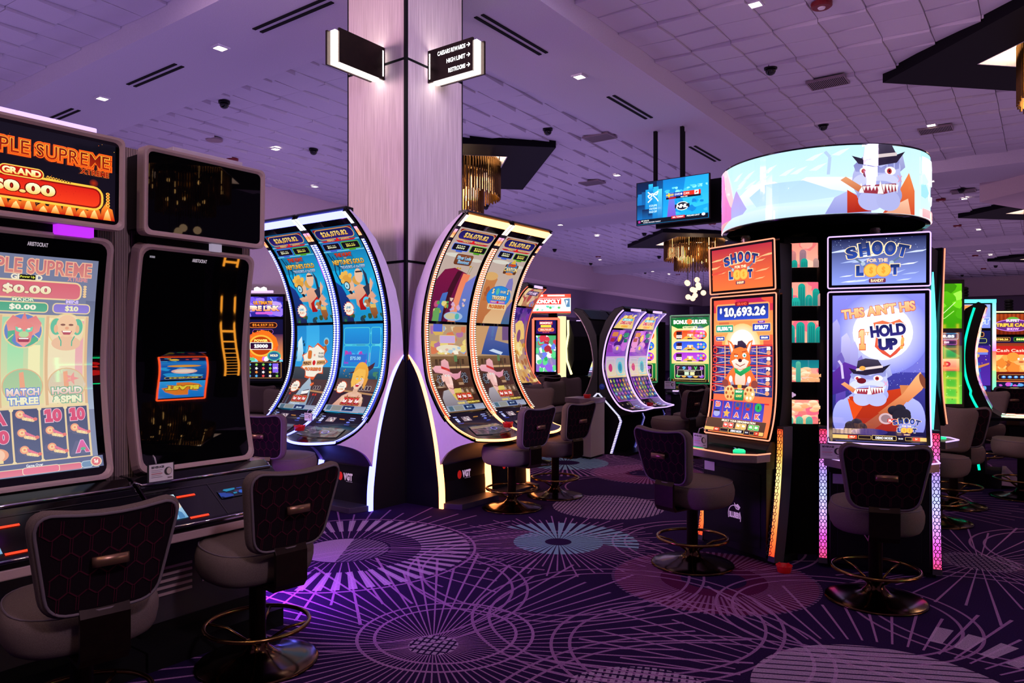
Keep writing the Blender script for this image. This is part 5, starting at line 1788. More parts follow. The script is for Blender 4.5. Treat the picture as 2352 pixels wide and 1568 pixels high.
    top = [dpt(-.3805 + .761 * i / K, j / R) for j in range(R + 1) for i in range(K + 1)]
    bot = [(x, y, z - .035) for x, y, z in top]
    nn = K + 1
    f = [(j * nn + i, j * nn + i + 1, (j + 1) * nn + i + 1, (j + 1) * nn + i) for j in range(R) for i in range(K)]
    N = len(top)
    f += [tuple(N + q for q in g_[::-1]) for g_ in f]
    edge = [j * nn for j in range(R + 1)] + [R * nn + i for i in range(1, nn)] + [j * nn + K for j in range(R - 1, -1, -1)]
    mb.add(top + bot, f)
    mb.smooth(False).add([top[i] for i in edge] + [bot[i] for i in edge], [(i, i + 1, len(edge) + i + 1, len(edge) + i) for i in range(len(edge) - 1)])
    mb.build('deck', M['black_gloss'], t)
    le = [(x, y - .006, z - .010) for x, y, z in ([dpt(-.369, j / R) for j in range(R + 1)] + [dpt(-.369 + .738 * i / K, 1.0) for i in range(1, K)] + [dpt(.369, j / R) for j in range(R, -1, -1)])]
    MB().smooth().tube(le, .0125, 6).build('deck_light', G['bluewhite'] if tint == 'blue' else G['amberwhite'], t)
    a = Art(76, 40)
    a.frame(10, 4, 4.5, 5, .6, '#5060c0', '#c8d0ff', b=.2).rect(9, 1.5, 6, 1, '#a0b0ff').rect(9, 10.5, 8, .8, '#4050c8')
    a.frame(21, 2.5, 13, 6, .4, '#383440', '#806878', '#a89098', b=.3).blobs(21.5, 3, 12, 5, 10, 1.2, ['#d8c8c8', '#584858', '#b87868', '#e8e0e0'], 5)
    a.rect(40, 4, 8, .7, '#f0a040').rect(55, 2, 8, .8, '#b0b8ff').rect(55, 4.4, 8, .8, '#b0b8ff').ell(57, 8, 2.6, 1, '#7080f0').rect(55, 11, 7, .7, '#5060d0')
    a.poly([(16, 17), (64, 17), (70, 33), (8, 33)], '#2c2834', '#4c4450').poly([(17, 18), (63, 18), (65, 22), (14, 22)], '#5c6470' if tint == 'blue' else '#8c7868').blobs(20, 22, 40, 9, 12, 2.2, ['#38343c', '#605868', '#504858', '#283038'], 7, 2)
    a.ell(46, 25, 5, 2.2, '#9080e8').ell(46, 25, 3.8, 1.6, '#201c38').rect(26, 34.5, 24, 1.1, '#40302c')
    a.build('deck_display', SCR, lambda x, y, e: dpt(-.36 + .72 * x / 76, .04 + .9 * y / 40, e), t, cut=3, cutx=5)
    return t


VG1 = tall_machine((-5.354 - .3825, 5.477, 0), 0.0, 'tall blue lit undersea machine touching the column corner, woman on its lower screen', 'blue', art_sea_upper(), art_sea_low1(), 'tall blue lit machines left of the column')
VG2 = tall_machine((-5.354 - .3825 - .768, 5.477, 0), 0.0, 'tall blue lit undersea machine with a shark on its lower screen', 'blue', art_sea_upper(), art_sea_low2(), 'tall blue lit machines left of the column')
VG3 = tall_machine((-5.354, 5.477 + .3825, 0), PI / 2, 'tall amber lit canyon machine touching the column corner', 'amber', art_canyon_upper(0), art_canyon_low(0), 'tall amber lit machines right of the column')
VG4 = tall_machine((-5.354, 5.477 + .3825 + .768, 0), PI / 2, 'tall amber lit canyon machine with a blue oval on its screen', 'amber', art_canyon_upper(1), art_canyon_low(1), 'tall amber lit machines right of the column')

# ------------------------------------------------------------------ round pod of two big games under a curved sign


def sky(a, c1, c2, cl, seed):
    a.rect(0, 0, a.W, a.H, c1, c2)
    rd = random.Random(seed)
    for _ in range(14):
        x, y, w = rd.random() * a.W, a.H * (.25 + .7 * rd.random()), a.W * (.06 + .14 * rd.random())
        h = w * .12
        a.poly([(x - w, y + h), (x - w * .5, y), (x, y - h * .8), (x + w * .6, y - h), (x + w, y - h * 1.8), (x + w * .5, y + h * .2), (x, y + h * .6)], rd.choice(cl))


def loot_logo(a, cx, cy, s, sub, coin='#ffb850', light='#ffe8c0'):
    w = s
    L, hh = list('SHOOT'), [.20, .225, .225, .225, .20]
    xs_ = [-.40, -.20, .0, .20, .39]
    rots = [-14, -7, 0, 7, 14]
    dy = [.035, -.012, -.03, -.012, .035]
    for o, c in (('#f8d8b0', None), (None, 1)):
        for k in range(5):
            if o: a.text(L[k], cx + xs_[k] * w, cy + (-.16 + dy[k]) * w, hh[k] * w * 1.13, o, w=w * .21, rot=rots[k], bold=.06)
            else: a.text(L[k], cx + xs_[k] * w, cy + (-.16 + dy[k]) * w, hh[k] * w, '#182858', w=w * .165, c2='#2848a8', rot=rots[k], bold=.045, out='#101830', ow=.012)
    for sx in (-1, 1):
        a.line([(cx + sx * .34 * w, cy - .02 * w), (cx + sx * .22 * w, cy + .07 * w), (cx + sx * .19 * w, cy + .14 * w)], .03 * w, '#5c7088').ell(cx + sx * .22 * w, cy + .07 * w, .035 * w, .035 * w, '#a8b8c8')
    a.text('FOR THE', cx, cy + .02 * w, .062 * w, light, w=.32 * w, bold=.05)
    a.text('L', cx - .27 * w, cy + .19 * w, .21 * w, '#f8d8b0', w=.15 * w, bold=.1).text('L', cx - .27 * w, cy + .19 * w, .18 * w, '#182858', w=.12 * w, c2='#2848a8', bold=.09)
    a.text('T', cx + .27 * w, cy + .19 * w, .21 * w, '#f8d8b0', w=.17 * w, bold=.1).text('T', cx + .27 * w, cy + .19 * w, .18 * w, '#182858', w=.14 * w, c2='#2848a8', bold=.09)
    for sx in (-1, 1):
        a.ell(cx + sx * .095 * w, cy + .19 * w, .118 * w, .118 * w, '#e89038').ell(cx + sx * .095 * w, cy + .19 * w, .105 * w, .105 * w, coin).text('$', cx + sx * .095 * w, cy + .19 * w, .13 * w, '#f09830', bold=.05)
    if sub:
        a.rr(cx - .13 * w, cy + .33 * w, .26 * w, .075 * w, .02 * w, '#6c3050').text(sub, cx, cy + .367 * w, .052 * w, '#f8d8a8', w=.2 * w, bold=.05)


def hound(a, x, y, s, hat=True):
    """generic grey bulldog head"""
    a.poly([(x + 9 * s, y - 9 * s), (x + 13 * s, y - 13 * s), (x + 15 * s, y - 6 * s), (x + 11 * s, y - 3 * s)], '#b0b4e0', '#8c90c8')
    a.ell(x, y + 1 * s, 12.6 * s, 12.4 * s, '#c0c4f0', '#9a9ed8').ell(x + 2 * s, y - 5 * s, 10 * s, 7 * s, '#b8bcec')
    a.poly([(x - 12 * s, y - 6 * s), (x - 8 * s, y - 10 * s), (x + 1 * s, y - 5 * s), (x + 11 * s, y - 10 * s), (x + 11 * s, y - 5 * s), (x + 2 * s, y - 2.4 * s), (x - 3 * s, y - 2.6 * s), (x - 11 * s, y - 3 * s)], '#7c80bc', '#9498d4')
    a.ell(x - 7 * s, y - 3.4 * s, 2.2 * s, 1.6 * s, '#fff4f0').ell(x + 6 * s, y - 3.6 * s, 3 * s, 2 * s, '#fff4f0').ell(x - 7.4 * s, y - 3.2 * s, 1 * s, 1.1 * s, '#b03030').ell(x + 5.4 * s, y - 3.4 * s, 1.3 * s, 1.4 * s, '#b03030').ell(x + 5.4 * s, y - 3.4 * s, .5 * s, .6 * s, '#180808')
    a.ell(x - 6 * s, y + 2 * s, 6.4 * s, 4 * s, '#ccd0f8').ell(x + 4 * s, y + 2.2 * s, 7 * s, 4.2 * s, '#ccd0f8').ell(x - 4.6 * s, y - 1.6 * s, 3 * s, 2 * s, '#681420')
    a.ell(x + 1 * s, y + 8 * s, 11.6 * s, 6.6 * s, '#a8ace4', '#9094d0').ell(x - 4 * s, y + 11 * s, 6 * s, 5 * s, '#b4b8ec').ell(x + 5 * s, y + 11 * s, 6.4 * s, 5 * s, '#b0b4e8')
    a.poly([(x - 9 * s, y + 4 * s), (x - 2 * s, y + 3.4 * s), (x + 9 * s, y + 2.4 * s), (x + 9.6 * s, y + 6 * s), (x + 2 * s, y + 8 * s), (x - 8 * s, y + 7.4 * s)], '#983040')
    for k in range(5): a.poly([(x + (-8 + k * 1.7) * s, y + 4.2 * s), (x + (-6.4 + k * 1.7) * s, y + 4.2 * s), (x + (-7.2 + k * 1.7) * s, y + 6.4 * s)], '#fffaf4')
    for k in range(5): a.poly([(x + (1.2 + k * 1.75) * s, y + 3.2 * s), (x + (2.9 + k * 1.75) * s, y + 3 * s), (x + (2.4 + k * 1.75) * s, y + 7.2 * s)], '#fffaf4')
    a.poly([(x - 1 * s, y + 7.8 * s), (x + 2 * s, y + 7.8 * s), (x + .4 * s, y + 1.4 * s)], '#fffaf4').poly([(x - 9.6 * s, y + 7.4 * s), (x - 7.4 * s, y + 7.4 * s), (x - 8.8 * s, y + 2.6 * s)], '#fffaf4')
    a.line([(x + 9.6 * s, y - 1.6 * s), (x + 12 * s, y + 1.6 * s)], .5 * s, '#e098b8').line([(x + 12 * s, y - 1.4 * s), (x + 9.8 * s, y + 1.8 * s)], .5 * s, '#e098b8')
    a.poly([(x - 18 * s, y + 1 * s), (x - 15.6 * s, y - .6 * s), (x - 8.4 * s, y + 4.4 * s), (x - 10 * s, y + 7 * s)], '#e8a070', '#c86838')
    if hat:
        a.poly([(x - 13 * s, y - 10.6 * s), (x - 6 * s, y - 8.4 * s), (x + 4 * s, y - 9.6 * s), (x + 14 * s, y - 13.4 * s), (x + 9 * s, y - 7.6 * s), (x - 2 * s, y - 5.4 * s), (x - 10 * s, y - 6.6 * s)], '#181424', '#282038')
        a.poly([(x - 8 * s, y - 9 * s), (x - 7 * s, y - 15.6 * s), (x - 2 * s, y - 17.4 * s), (x + 6 * s, y - 16.4 * s), (x + 9 * s, y - 11.4 * s), (x + 2 * s, y - 8.6 * s)], '#40384c', '#241c30').poly([(x - 8 * s, y - 10.2 * s), (x + 9 * s, y - 12.6 * s), (x + 9 * s, y - 11 * s), (x - 8 * s, y - 8.4 * s)], '#d8c8c8').ell(x - 4 * s, y - 10.4 * s, 2 * s, 1.6 * s, '#f0a048')


def coins(a, y0, y1, seed):
    rd = random.Random(seed)
    for _ in range(26):
        a.ell(rd.random() * a.W, y0 + (y1 - y0) * rd.random(), a.W * .12, a.W * .05, rd.choice(['#f8c8a0', '#ffd8b0', '#f0a878', '#ffe8c8']), '#e89868')


def bar(a, y):
    a.rect(0, y, 60, a.H - y, '#1c1420').rect(0, y, 10, 2.6, '#f0b868').rect(10, y, 6, 2.6, '#d04020').text('HELP', 13, y + 1.3, 1.3, '#ffe8d0').frame(17, y + .2, 8, 2.2, .2, '#e0b060', '#181018', b=.2).frame(26, y - .2, 15, 2.8, .2, '#f0c870', '#181018', b=.3)
    a.text('DEMO MODE', 33.5, y + 1.3, 1.7, '#f0ecf4', w=11, bold=.05).text('$0.00', 44, y + 1.3, 1.3, '#f0ecf4').frame(47, y + .2, 4, 2.2, .2, '#e0b060', '#181018', b=.2).rect(51.5, y, 4.5, 2.6, '#d04020').text('1¢', 53.7, y + 1.3, 1.6, '#ffe8d0').rect(56, y, 4, 2.6, '#f0b868')


def art_poster():
    a = Art(60, 105, '#8484e0', '#4a48b0')
    a.rect(0, 55, 60, 50, '#3c3a98', '#14123c').dots(0, 0, 60, 60, 60, .18, ['#f0f0ff', '#c8c8ff'], 3)
    a.radial(33, 27, 30, 30, '#ffffff', '#7c80dc', 36, (.45, .62, .8, 1.0)).ell(33, 27, 19.5, 19.5, '#f4f6ff')
    for x, w, y, c in ((0, 5, 20, '#a8a4e0'), (6, 6, 30, '#c4c0f0'), (12, 5, 36, '#b4b0e8'), (17, 4, 46, '#8c80cc'), (3, 5, 44, '#6c5cb0')):
        a.poly([(x, y), (x + w * .6, y - 3), (x + w, y + 2), (x + w + 1, y + 34), (x - 1, y + 34)], c, '#5038a0')
    a.poly([(0, 56), (8, 48), (12, 58), (18, 52), (22, 64), (0, 72)], '#5c2c98', '#38207c').dots(36, 52, 24, 20, 40, .2, ['#c8d0ff', '#88a0f0'], 4)
    a.text("THIS AIN'T HIS", 30, 11, 7.2, '#ffc890', w=48, c2='#f0a068', out='#b82838', ow=.035, bold=.05, rot=-7)
    a.text('1', 19.8, 32, 14, '#ffc890', w=4.2, c2='#f0a058', out='#d05030', ow=.03, bold=.05).text('ST', 22.6, 27.6, 2.6, '#f0a878', w=4, bold=.06)
    a.poly([(27, 20), (33, 18.4), (38, 20), (44, 17.6), (48, 22), (46, 28), (47, 36), (42, 42), (38, 45), (33, 42), (28, 37), (29, 28)], '#e87048', '#d04838').poly([(28.4, 21), (37, 21), (46.6, 22), (45, 28), (45.6, 35), (38, 43), (30, 36), (30, 28)], '#ffffff', '#fff0e8')
    a.text('HOLD', 36.5, 25.4, 8.6, '#181c50', w=23, c2='#302878', bold=.06, rot=-6, out='#f0f0ff', ow=.04).text('UP', 36.5, 35.2, 8.4, '#181c50', w=12.6, c2='#302878', bold=.07, rot=-3).text('!', 45.6, 34.4, 8.6, '#f0a858', w=2.2, bold=.08, rot=8)
    # the hound with a wide mouthed gun
    a.poly([(4, 88), (6, 76), (14, 70), (44, 68), (54, 74), (58, 88), (56, 105), (2, 105)], '#b0b4f0', '#6c6cc0').ell(7, 88, 7, 13, '#a8acec', '#7478cc').ell(53, 88, 7, 14, '#a8acec', '#7478cc')
    a.poly([(11, 73), (46, 66), (47, 84), (40, 100), (16, 100)], '#c03818', '#8c1c10').poly([(10, 74), (20, 80), (14, 90)], '#d84818').poly([(44, 64), (52, 64), (46, 76)], '#c87848')
    hound(a, 24, 63, 1.02)
    a.line([(7, 60), (6, 50), (4, 47)], 1.6, '#c8b8e0')
    a.poly([(12, 104), (14, 98), (36, 80), (44, 72), (48, 76), (40, 86), (22, 100)], '#c06848', '#7c2c20').poly([(30, 84), (46, 70), (50, 74), (36, 88)], '#d88858', '#a84828').poly([(44, 73), (54, 58), (57, 54.5), (60.4, 62), (58, 67), (49, 76)], '#f0b078', '#d07848').ell(58.6, 61, 1.9, 5.4, '#7c4030', rot=-18)
    a.ell(35, 88, 4.6, 4, '#c8a8b0').ell(35, 88, 3.2, 2.8, '#907078')
    for x, y in ((12, 94), (16, 92), (19, 95), (40, 82), (44, 81), (47, 84), (43, 86)): a.ell(x, y, 3.8, 3.4, '#2c2838', '#14101c')
    a.ell(14, 97, 6.6, 5, '#24202e').ell(45, 86, 6, 5, '#24202e')
    a.rect(0, 97, 60, 8, '#181440').ell(24, 98, 12, 2.4, '#302870')
    a.rr(36, 88, 7, 2.8, .8, '#d82820').text('PLAY', 39.5, 89.4, 1.9, '#ffffff', bold=.06)
    loot_logo(a, 48, 92.6, 18, 'BANDIT')
    bar(a, 101)
    return a


def art_fox():
    a = Art(60, 105, '#c82848', '#f07840')
    a.rect(0, 10, 60, 30, '#f08048', '#ffa858').blobs(0, 0, 60, 8, 8, 4, ['#b82050', '#d83848', '#e05038'], 3, 2).rect(0, 28, 9, 16, '#e06040', '#d04848').rect(51, 28, 9, 16, '#e06040', '#d04848')
    a.radial(30, 36, 18, 17, '#ffffff', '#ffc078', 30, (.6, .8, 1.0)).ell(30, 36, 13, 12.4, '#fff4e0')
    a.frame(4, 4.6, 52, 11.4, 1, '#f0a060', '#182880', '#2848c0', b=1.2).rr(23, 2.2, 14, 3.2, 1.4, '#8c1420').text('GRAND', 30, 3.8, 2.2, '#e05038', w=10, bold=.06)
    a.text('$', 8, 8.6, 5, '#fff8f0', bold=.08).text('10,693.26', 32.5, 10.4, 8.4, '#fff8f4', w=42, c2='#f0e8f8', bold=.05, out='#101848', ow=.03)
    a.frame(3, 20, 18, 5.4, .6, '#f0b878', '#30a078', '#289080', b=.6).text('$1,230.93', 12, 22.7, 3.8, '#ffffff', w=16, bold=.08).rr(6, 17.6, 11, 1.8, .6, '#c86840')
    a.frame(41, 19.6, 17, 5.4, .6, '#f0b878', '#2838a0', '#3048b0', b=.6).text('$710.77', 49.5, 22.3, 3.8, '#ffffff', w=13.4, bold=.08).rr(46, 17.4, 7, 1.8, .6, '#7838a8').text('MAJOR', 49.5, 18.2, 1.2, '#f0d0f0')
    a.frame(3, 29, 9, 3, .4, '#f0c890', '#2838a0', b=.4).text('$60.00', 7.5, 30.5, 1.8, '#ffffff', w=6.4, bold=.08).frame(48, 28.6, 9, 3, .4, '#f0c890', '#2838a0', b=.4).text('$30.00', 52.5, 30.1, 1.8, '#ffffff', w=6.4, bold=.08)
    a.rect(0, 35.4, 60, 39, '#3a1c50', '#1c2868')
    for k in range(5):
        y = 36 + 7.6 * k
        for x, c in ((6, '#302878'), (16, '#243070'), (38, '#382c80'), (47, '#4a2c90')): a.rect(x, y + .6, 8, 6, c, '#2c50a0').text('AKQ10'[k % 4], x + 4, y + 3.6, 4, '#5c50b8', w=4)
        a.rect(0, y - .5, 60, 1, '#d83830').ell(2, y + 3.6, 2.4, 2.4, '#d83828').ell(2, y + 3.6, 1.3, 1.3, '#3c1430')
        a.line([(3, y + 1), (20, y + 2.6)], .5, '#f0b890').line([(3, y + 6.4), (20, y + 4)], .5, '#f0b890').line([(40, y + 2.6), (57, y + 1)], .5, '#f0b890').line([(40, y + 4), (57, y + 6.4)], .5, '#f0b890')
        a.text(str(50 - 10 * k), 56.6, y + 2.2, 2.8, '#fff0f0', w=3.8, bold=.1).ell(56.6, y + 5.4, 2, 1.6, '#f09870')
    for x in (13.6, 46): a.rect(x, 36, 1, 36, '#f0a878')
    # generic fox with a scarf
    a.poly([(20, 55), (24, 52), (36, 52), (41, 55), (46, 62), (43, 66), (38, 60), (37, 70), (23, 70), (22, 60), (17, 66), (13, 63)], '#f07838', '#d05020').ell(30, 62, 5.4, 8.4, '#ffd8c8', '#f0b8a0').ell(14.5, 65.4, 3.4, 3, '#8c4038').ell(44.5, 65.4, 3.4, 3, '#8c4038')
    a.poly([(17, 31.6), (21, 33), (27, 40), (21, 44)], '#f07030').poly([(43, 31.6), (39, 33), (33, 40), (39, 44)], '#f07030').poly([(18.4, 33), (21, 35), (24, 41), (21.4, 42)], '#ffd8d0').poly([(41.6, 33), (39, 35), (36, 41), (38.6, 42)], '#ffd8d0')
    a.poly([(20, 44), (23, 39), (30, 36.6), (37, 39), (40, 44), (41, 49), (37, 53), (30, 55), (23, 53), (19, 49)], '#f47834', '#e86028').poly([(21, 48), (26, 46), (30, 48), (34, 46), (39, 48), (36, 53), (30, 54.6), (24, 53)], '#ffe0d4', '#f8c8b8').ell(30, 47.4, 2, 1.4, '#401828').line([(25.4, 50), (30, 52), (35, 50)], .6, '#8c3028')
    a.ell(26, 44, 1.9, .7, '#fff8f0').ell(34.4, 43.4, 2, 1.7, '#ffffff').ell(34.6, 43.6, .9, .9, '#208878').ell(26, 44, .6, .5, '#208878').line([(23.6, 42.4), (28, 43)], .7, '#a83818').line([(32, 41), (37, 40)], .7, '#a83818')
    a.poly([(24, 38.4), (25, 35), (27.6, 36), (28, 32.6), (32.4, 32), (33, 36), (36, 34.6), (37.4, 38), (30, 37)], '#3c2c48', '#281c34')
    a.poly([(24, 53), (30, 56), (37, 52.6), (41, 51.4), (40, 55), (36, 57), (31, 59.6), (25, 57)], '#28b060', '#188848')
    for sx in (-1, 1): a.poly([(30 + sx * 8, 62), (30 + sx * 11, 61), (30 + sx * 8, 70), (30 + sx * 5, 68)], '#c8c0d8', '#584868').ell(30 + sx * 9.4, 62, 1.8, 2.6, '#f8f4f8')
    a.rect(22, 66.4, 16, 2.4, '#402430').rect(28, 66.2, 4, 2.8, '#f0b040')
    for x in (20, 40):
        a.ell(x, 73, 5.6, 6, '#ffc888', '#f0a860')
        for q in range(6): a.ell(x + 3.4 * math.cos(q * PI / 3), 73 + 3.6 * math.sin(q * PI / 3), 1.1, 1.2, '#a85028' if (x < 30 or q > 2) else '#fff0d8')
        a.ell(x, 73, 1.2, 1.2, '#f0b060')
    a.rr(25.4, 70, 9.4, 8.4, 1, '#209858', '#187848').text('SHOOT', 30, 71.6, 1.8, '#f0e8d0', w=7, bold=.08).text('LOOT', 30, 75, 2, '#f0d070', w=6, bold=.08)
    a.rect(0, 79.4, 60, 1, '#d02830')
    for k in range(5):
        x = 4.4 + 10.4 * k
        a.rect(x, 79.6, 9.8, 14.2, '#3838a8', '#5048c0')
        if k: a.rect(x - .8, 79.6, .8, 14.2, '#c03038')
    for s, x, y in (('10', 9.2, 82.6), ('A', 19.6, 82.8), ('A', 29.8, 90), ('A', 40.2, 90), ('K', 50.6, 90)): a.text(s, x, y, 4, '#e83868', w=5, c2='#f08850', out='#fff0f0', ow=.05, bold=.08)
    for x in (30, 40.4): a.ell(x, 82, 3, 2.6, '#705060').ell(x, 82, 1.6, 1.5, '#2848a0').ell(x, 85, 2, 1, '#c82828')
    a.ell(50.6, 83, 3.2, 3.4, '#28a858').text('$', 50.6, 83, 3, '#105030', bold=.06).ell(9.2, 90, 3.4, 2.8, '#a0a4d8').rect(6, 87, 6, 1.4, '#282038').star(19.6, 89.6, 3.8, 1.8, 5, '#f0a848', rot=-1.57)
    a.rect(0, 94, 60, 11, '#5c3c28', '#4c3020').text('SELECT YOUR DENOMINATION', 33, 95.4, 1.7, '#f8e8d0', w=34, bold=.06)
    for x, s, c in ((21, '1¢', '#e03828'), (26.5, '2¢', '#e03828'), (34, '5¢', '#f0b050'), (39.4, '10¢', '#f0b050'), (46.6, '$1', '#48b848'), (52, '$2', '#48b848')): a.frame(x - 2.3, 97, 4.6, 4, .3, '#f8e0c0', c, b=.2).text(s, x, 98.8, 2.2, '#fff8f0', w=3, bold=.07)
    bar(a, 102)
    return a


def art_lattice(cols, L):
    a = Art(5, L)
    n = len(cols) - 1
    for k in range(n): a.rect(0, L * k / n, 5, L / n, cols[k], cols[k + 1])
    y = 0
    while y < L:
        a.line([(0, y), (1.2, y + 1.4), (1.2, y + 3.4), (0, y + 4.8)], .5, '#100810').line([(5, y), (3.8, y + 1.4), (3.8, y + 3.4), (5, y + 4.8)], .5, '#100810').line([(1.2, y + 1.4), (2.5, y + .4), (3.8, y + 1.4)], .5, '#100810').line([(1.2, y + 3.4), (2.5, y + 4.4), (3.8, y + 3.4)], .5, '#100810').line([(2.5, y + 4.4), (2.5, y + 5.2)], .5, '#100810')
        y += 4.8
    return a


def art_berry():
    a = Art(24, 24)
    c = '#c090cc'
    a.line([(3, 21), (2.4, 16), (3.4, 11), (6, 7.6), (9.6, 5.8), (13, 5.6)], .9, c).line([(21, 23), (21.4, 18), (20, 12)], .9, c)
    a.poly([(11.6, 2), (14, 4.6), (17, 3), (17.6, 6), (21, 6.4), (18.6, 10), (14.6, 9.6), (12.4, 6.8)], c).poly([(13.4, 5), (15.6, 7.6), (18.4, 7.4), (16.4, 8.6), (14.4, 8)], '#0c0b0e')
    a.text('BLUBERI', 12.3, 16.6, 7, c, w=16, bold=.06)
    return a


def pod_machine(loc, rz, label, topper, main, rim, cols):
    t = thing('slot_machine', label, 'slot machine', loc, rz, 'big games of the round pod')
    P = Prof([(0.0, 2.02), (0.0, 1.75), (.004, 1.45), (-.004, 1.22), (-.03, 1.05), (-.075, .91)], 8)
    mp = prof_map(P, .67, P.len, -.335, .67, 0, P.len)
    plate('main_glass', .67, P.len, lambda x, y, e: mp(x, y, e), M['black_gloss'], t, 24, .06)
    o = rr_pts(.003, .003, .664, P.len - .006, .012, 2)
    dens = []
    for p_, q_ in zip(o, o[1:] + o[:1]):
        k = max(1, int(math.hypot(p_[0] - q_[0], p_[1] - q_[1]) / .05))
        dens += [(p_[0] + (q_[0] - p_[0]) * i / k, p_[1] + (q_[1] - p_[1]) * i / k) for i in range(k)]
    MB().smooth().tube([mp(x, y, .004) for x, y in dens], .0055, 6, True).build('main_rim_light', rim, t)
    main.build('main_screen', SCR_HI, lambda x, y, e: mp(.035 + x * .01, .03 + y * .0102, e + .001), t, cut=4, eps=.0002)
    tm = flat_map(.67, .385, .67, .385, -.335, -.02, 2.425, math.radians(2))
    plate('upper_glass', .67, .385, tm, M['black_gloss'], t, 2, .05)
    MB().smooth().tube([tm(x, y, .004) for x, y in rr_pts(.003, .003, .664, .379, .012, 3)], .0055, 6, True).build('upper_rim_light', rim, t)
    topper.build('upper_screen', SCR_HI, lambda x, y, e: tm(.03 + x * .01, .026 + y * .01, e + .001), t)
    MB().box(-.31, .31, .055, .20, .75, 2.40).build('housing', M['black_satin'], t, .006)
    MB().prism([(-.06, .905), (-.11, .845), (-.11, .70), (.1, .70), (.1, .905)], -.33, .33).build('panel', M['black_satin'], t, .004)
    pts = [(-.36, -.10), (-.36, -.24), (-.25, -.37), (.25, -.37), (.36, -.24), (.36, -.10)]
    MB().prism(pts, .765, .825, 'z').build('deck', M['silver'], t, .004)
    MB().prism([(x * .97, y * .985) for x, y in pts], .825, .829, 'z').build('deck_glass', M['black_gloss'], t)
    MB().smooth().tube([(x * 1.003, y * 1.005, .826) for x, y in pts], .0055, 6).build('deck_rim_light', rim, t)
    for x in (-.22, .2): MB().smooth().lathe([(.0, .0), (.045, 0), (.045, .012), (.035, .02), (0, .022)], 18, (x, -.25, .829)).build('button', G['green'], t)
    a = Art(20, 12, '#d0c8d8')
    a.rect(1, 1, 4, 4, '#603070').rect(1, 6, 4, 5, '#403050').blobs(6, 1, 13, 10, 9, 2, ['#88b060', '#f0e8f0', '#6888c8', '#b05858'], 4)
    a.build('player_display', SCR, flat_map(20, 12, .12, .07, -.02, -.105, .835, -.5), t)
    a = Art(14, 6, '#e8f8f0', '#50c890')
    a.rect(4, 1, 2, 4, '#103828').rect(8, 1, 3, 4, '#f8ffff')
    a.build('button_display', SCR, lambda x, y, e: (-.31 + x * .007, -.24 + y * .012, .8295 + e), t, fix=False) if False else a.build('button_display', SCR, lambda x, y, e: (-.34 + x * .007, -.12 - y * .012, .8296 + e), t)
    MB().box(.06, .14, -.118, -.108, .775, .783).build('ticket_slot', G['coral'], t)
    MB().box(-.32, .32, -.10, .20, .04, .77).build('cabinet', M['black_satin'], t, .004)
    MB().box(-.27, .27, -.106, -.09, .10, .66).build('door', M['black_satin'], t, .003)
    art_berry().build('door_emblem', screen_mat('printed_emblem', .75, .5), flat_map(24, 24, .16, .16, -.06, -.1068, .42), t)
    MB().smooth().lathe([(0, 0), (.012, 0), (.012, .01), (0, .012)], 12, (.01, -.106, .50)).build('lock', M['chrome'], t)
    MB().box(-.30, -.19, -.1075, -.1055, .62, .69).build('notice', M['clear_card'], t)
    MB().box(-.36, .36, -.06, .20, 0, .045).build('plinth', M['black_matte'], t)
    for s in (-1, 1):
        Q = Prof([(.0, 1.02), (-.005, .8), (-.03, .5), (-.07, .2), (-.10, .03)], 6)
        MB().sheet(Q.seg(0, Q.len, 20), s * .365 - .03, s * .365 + .03, .10).build('side_column', M['grey_panel'], t)
        art_lattice(cols, Q.len * 100 - 6).build('lattice_light', LATTICE, prof_map(Q, 5, Q.len * 100 - 6, s * .365 - .025, .05, 0.02, Q.len - .04, .001), t, cut=4)
    return t


LATTICE = screen_mat('lattice_leds', 1.7, .2)
tA = Art(61, 33.3)
sky(tA, '#b02838', '#f07038', ['#f89058', '#e86038', '#ffb078', '#d84838'], 4)
loot_logo(tA, 31, 15, 36, 'SHERIFF')
tB = Art(61, 33.3)
sky(tB, '#141840', '#8898e8', ['#a8b8f4', '#c8d4ff', '#7c8ce0', '#e0e8ff'], 5)
tB.dots(0, 0, 61, 9, 40, .2, ['#e8f0ff', '#a8c0ff'], 6)
loot_logo(tB, 30, 15.4, 42, 'BANDIT', light='#f0c8a8')
PM1 = pod_machine((-1.925, 5.712, 0), math.radians(-24), 'pod machine with the fox and orange upper screen', tA, art_fox(), G['orangerim'], ['#e04020', '#f0a040', '#f8e090', '#f8a868', '#f87838', '#f04020'])
PM2 = pod_machine((-.981, 5.843, 0), math.radians(13), 'pod machine with the bulldog poster and blue upper screen', tB, art_poster(), G['lilacrim'], ['#f03050', '#e060b0', '#a088f0', '#b0b8ff', '#c8a0ff', '#e050c8', '#f04070'])

# tower with the stacked side displays
PCX, PCY = -1.436, 6.13
t = thing('display_tower', 'black tower between the two pod machines with five stacked cactus displays', 'display', (PCX, PCY, 0), 0)
MB().smooth().lathe([(0, 0), (.14, 0), (.14, 2.5), (0, 2.5)], 40).build('core', M['black_satin'], t)
q0 = at_d(1801, 760, 5.74)
q1 = at_d(1894, 760, 5.69)
ang = math.atan2(q1[1] - q0[1], q1[0] - q0[0])
wt = math.hypot(q1[0] - q0[0], q1[1] - q0[1])
ca_, sa_ = math.cos(ang), math.sin(ang)


def tower_map(W, H, h, z0):
    def f(x, y, e):
        u = x / W
        bow = -.03 * (1 - (2 * u - 1) ** 2)
        return (q0[0] - PCX + ca_ * wt * u + sa_ * (e - bow), q0[1] - PCY + sa_ * wt * u - ca_ * (e - bow), z0 - y / H * h)
    return f


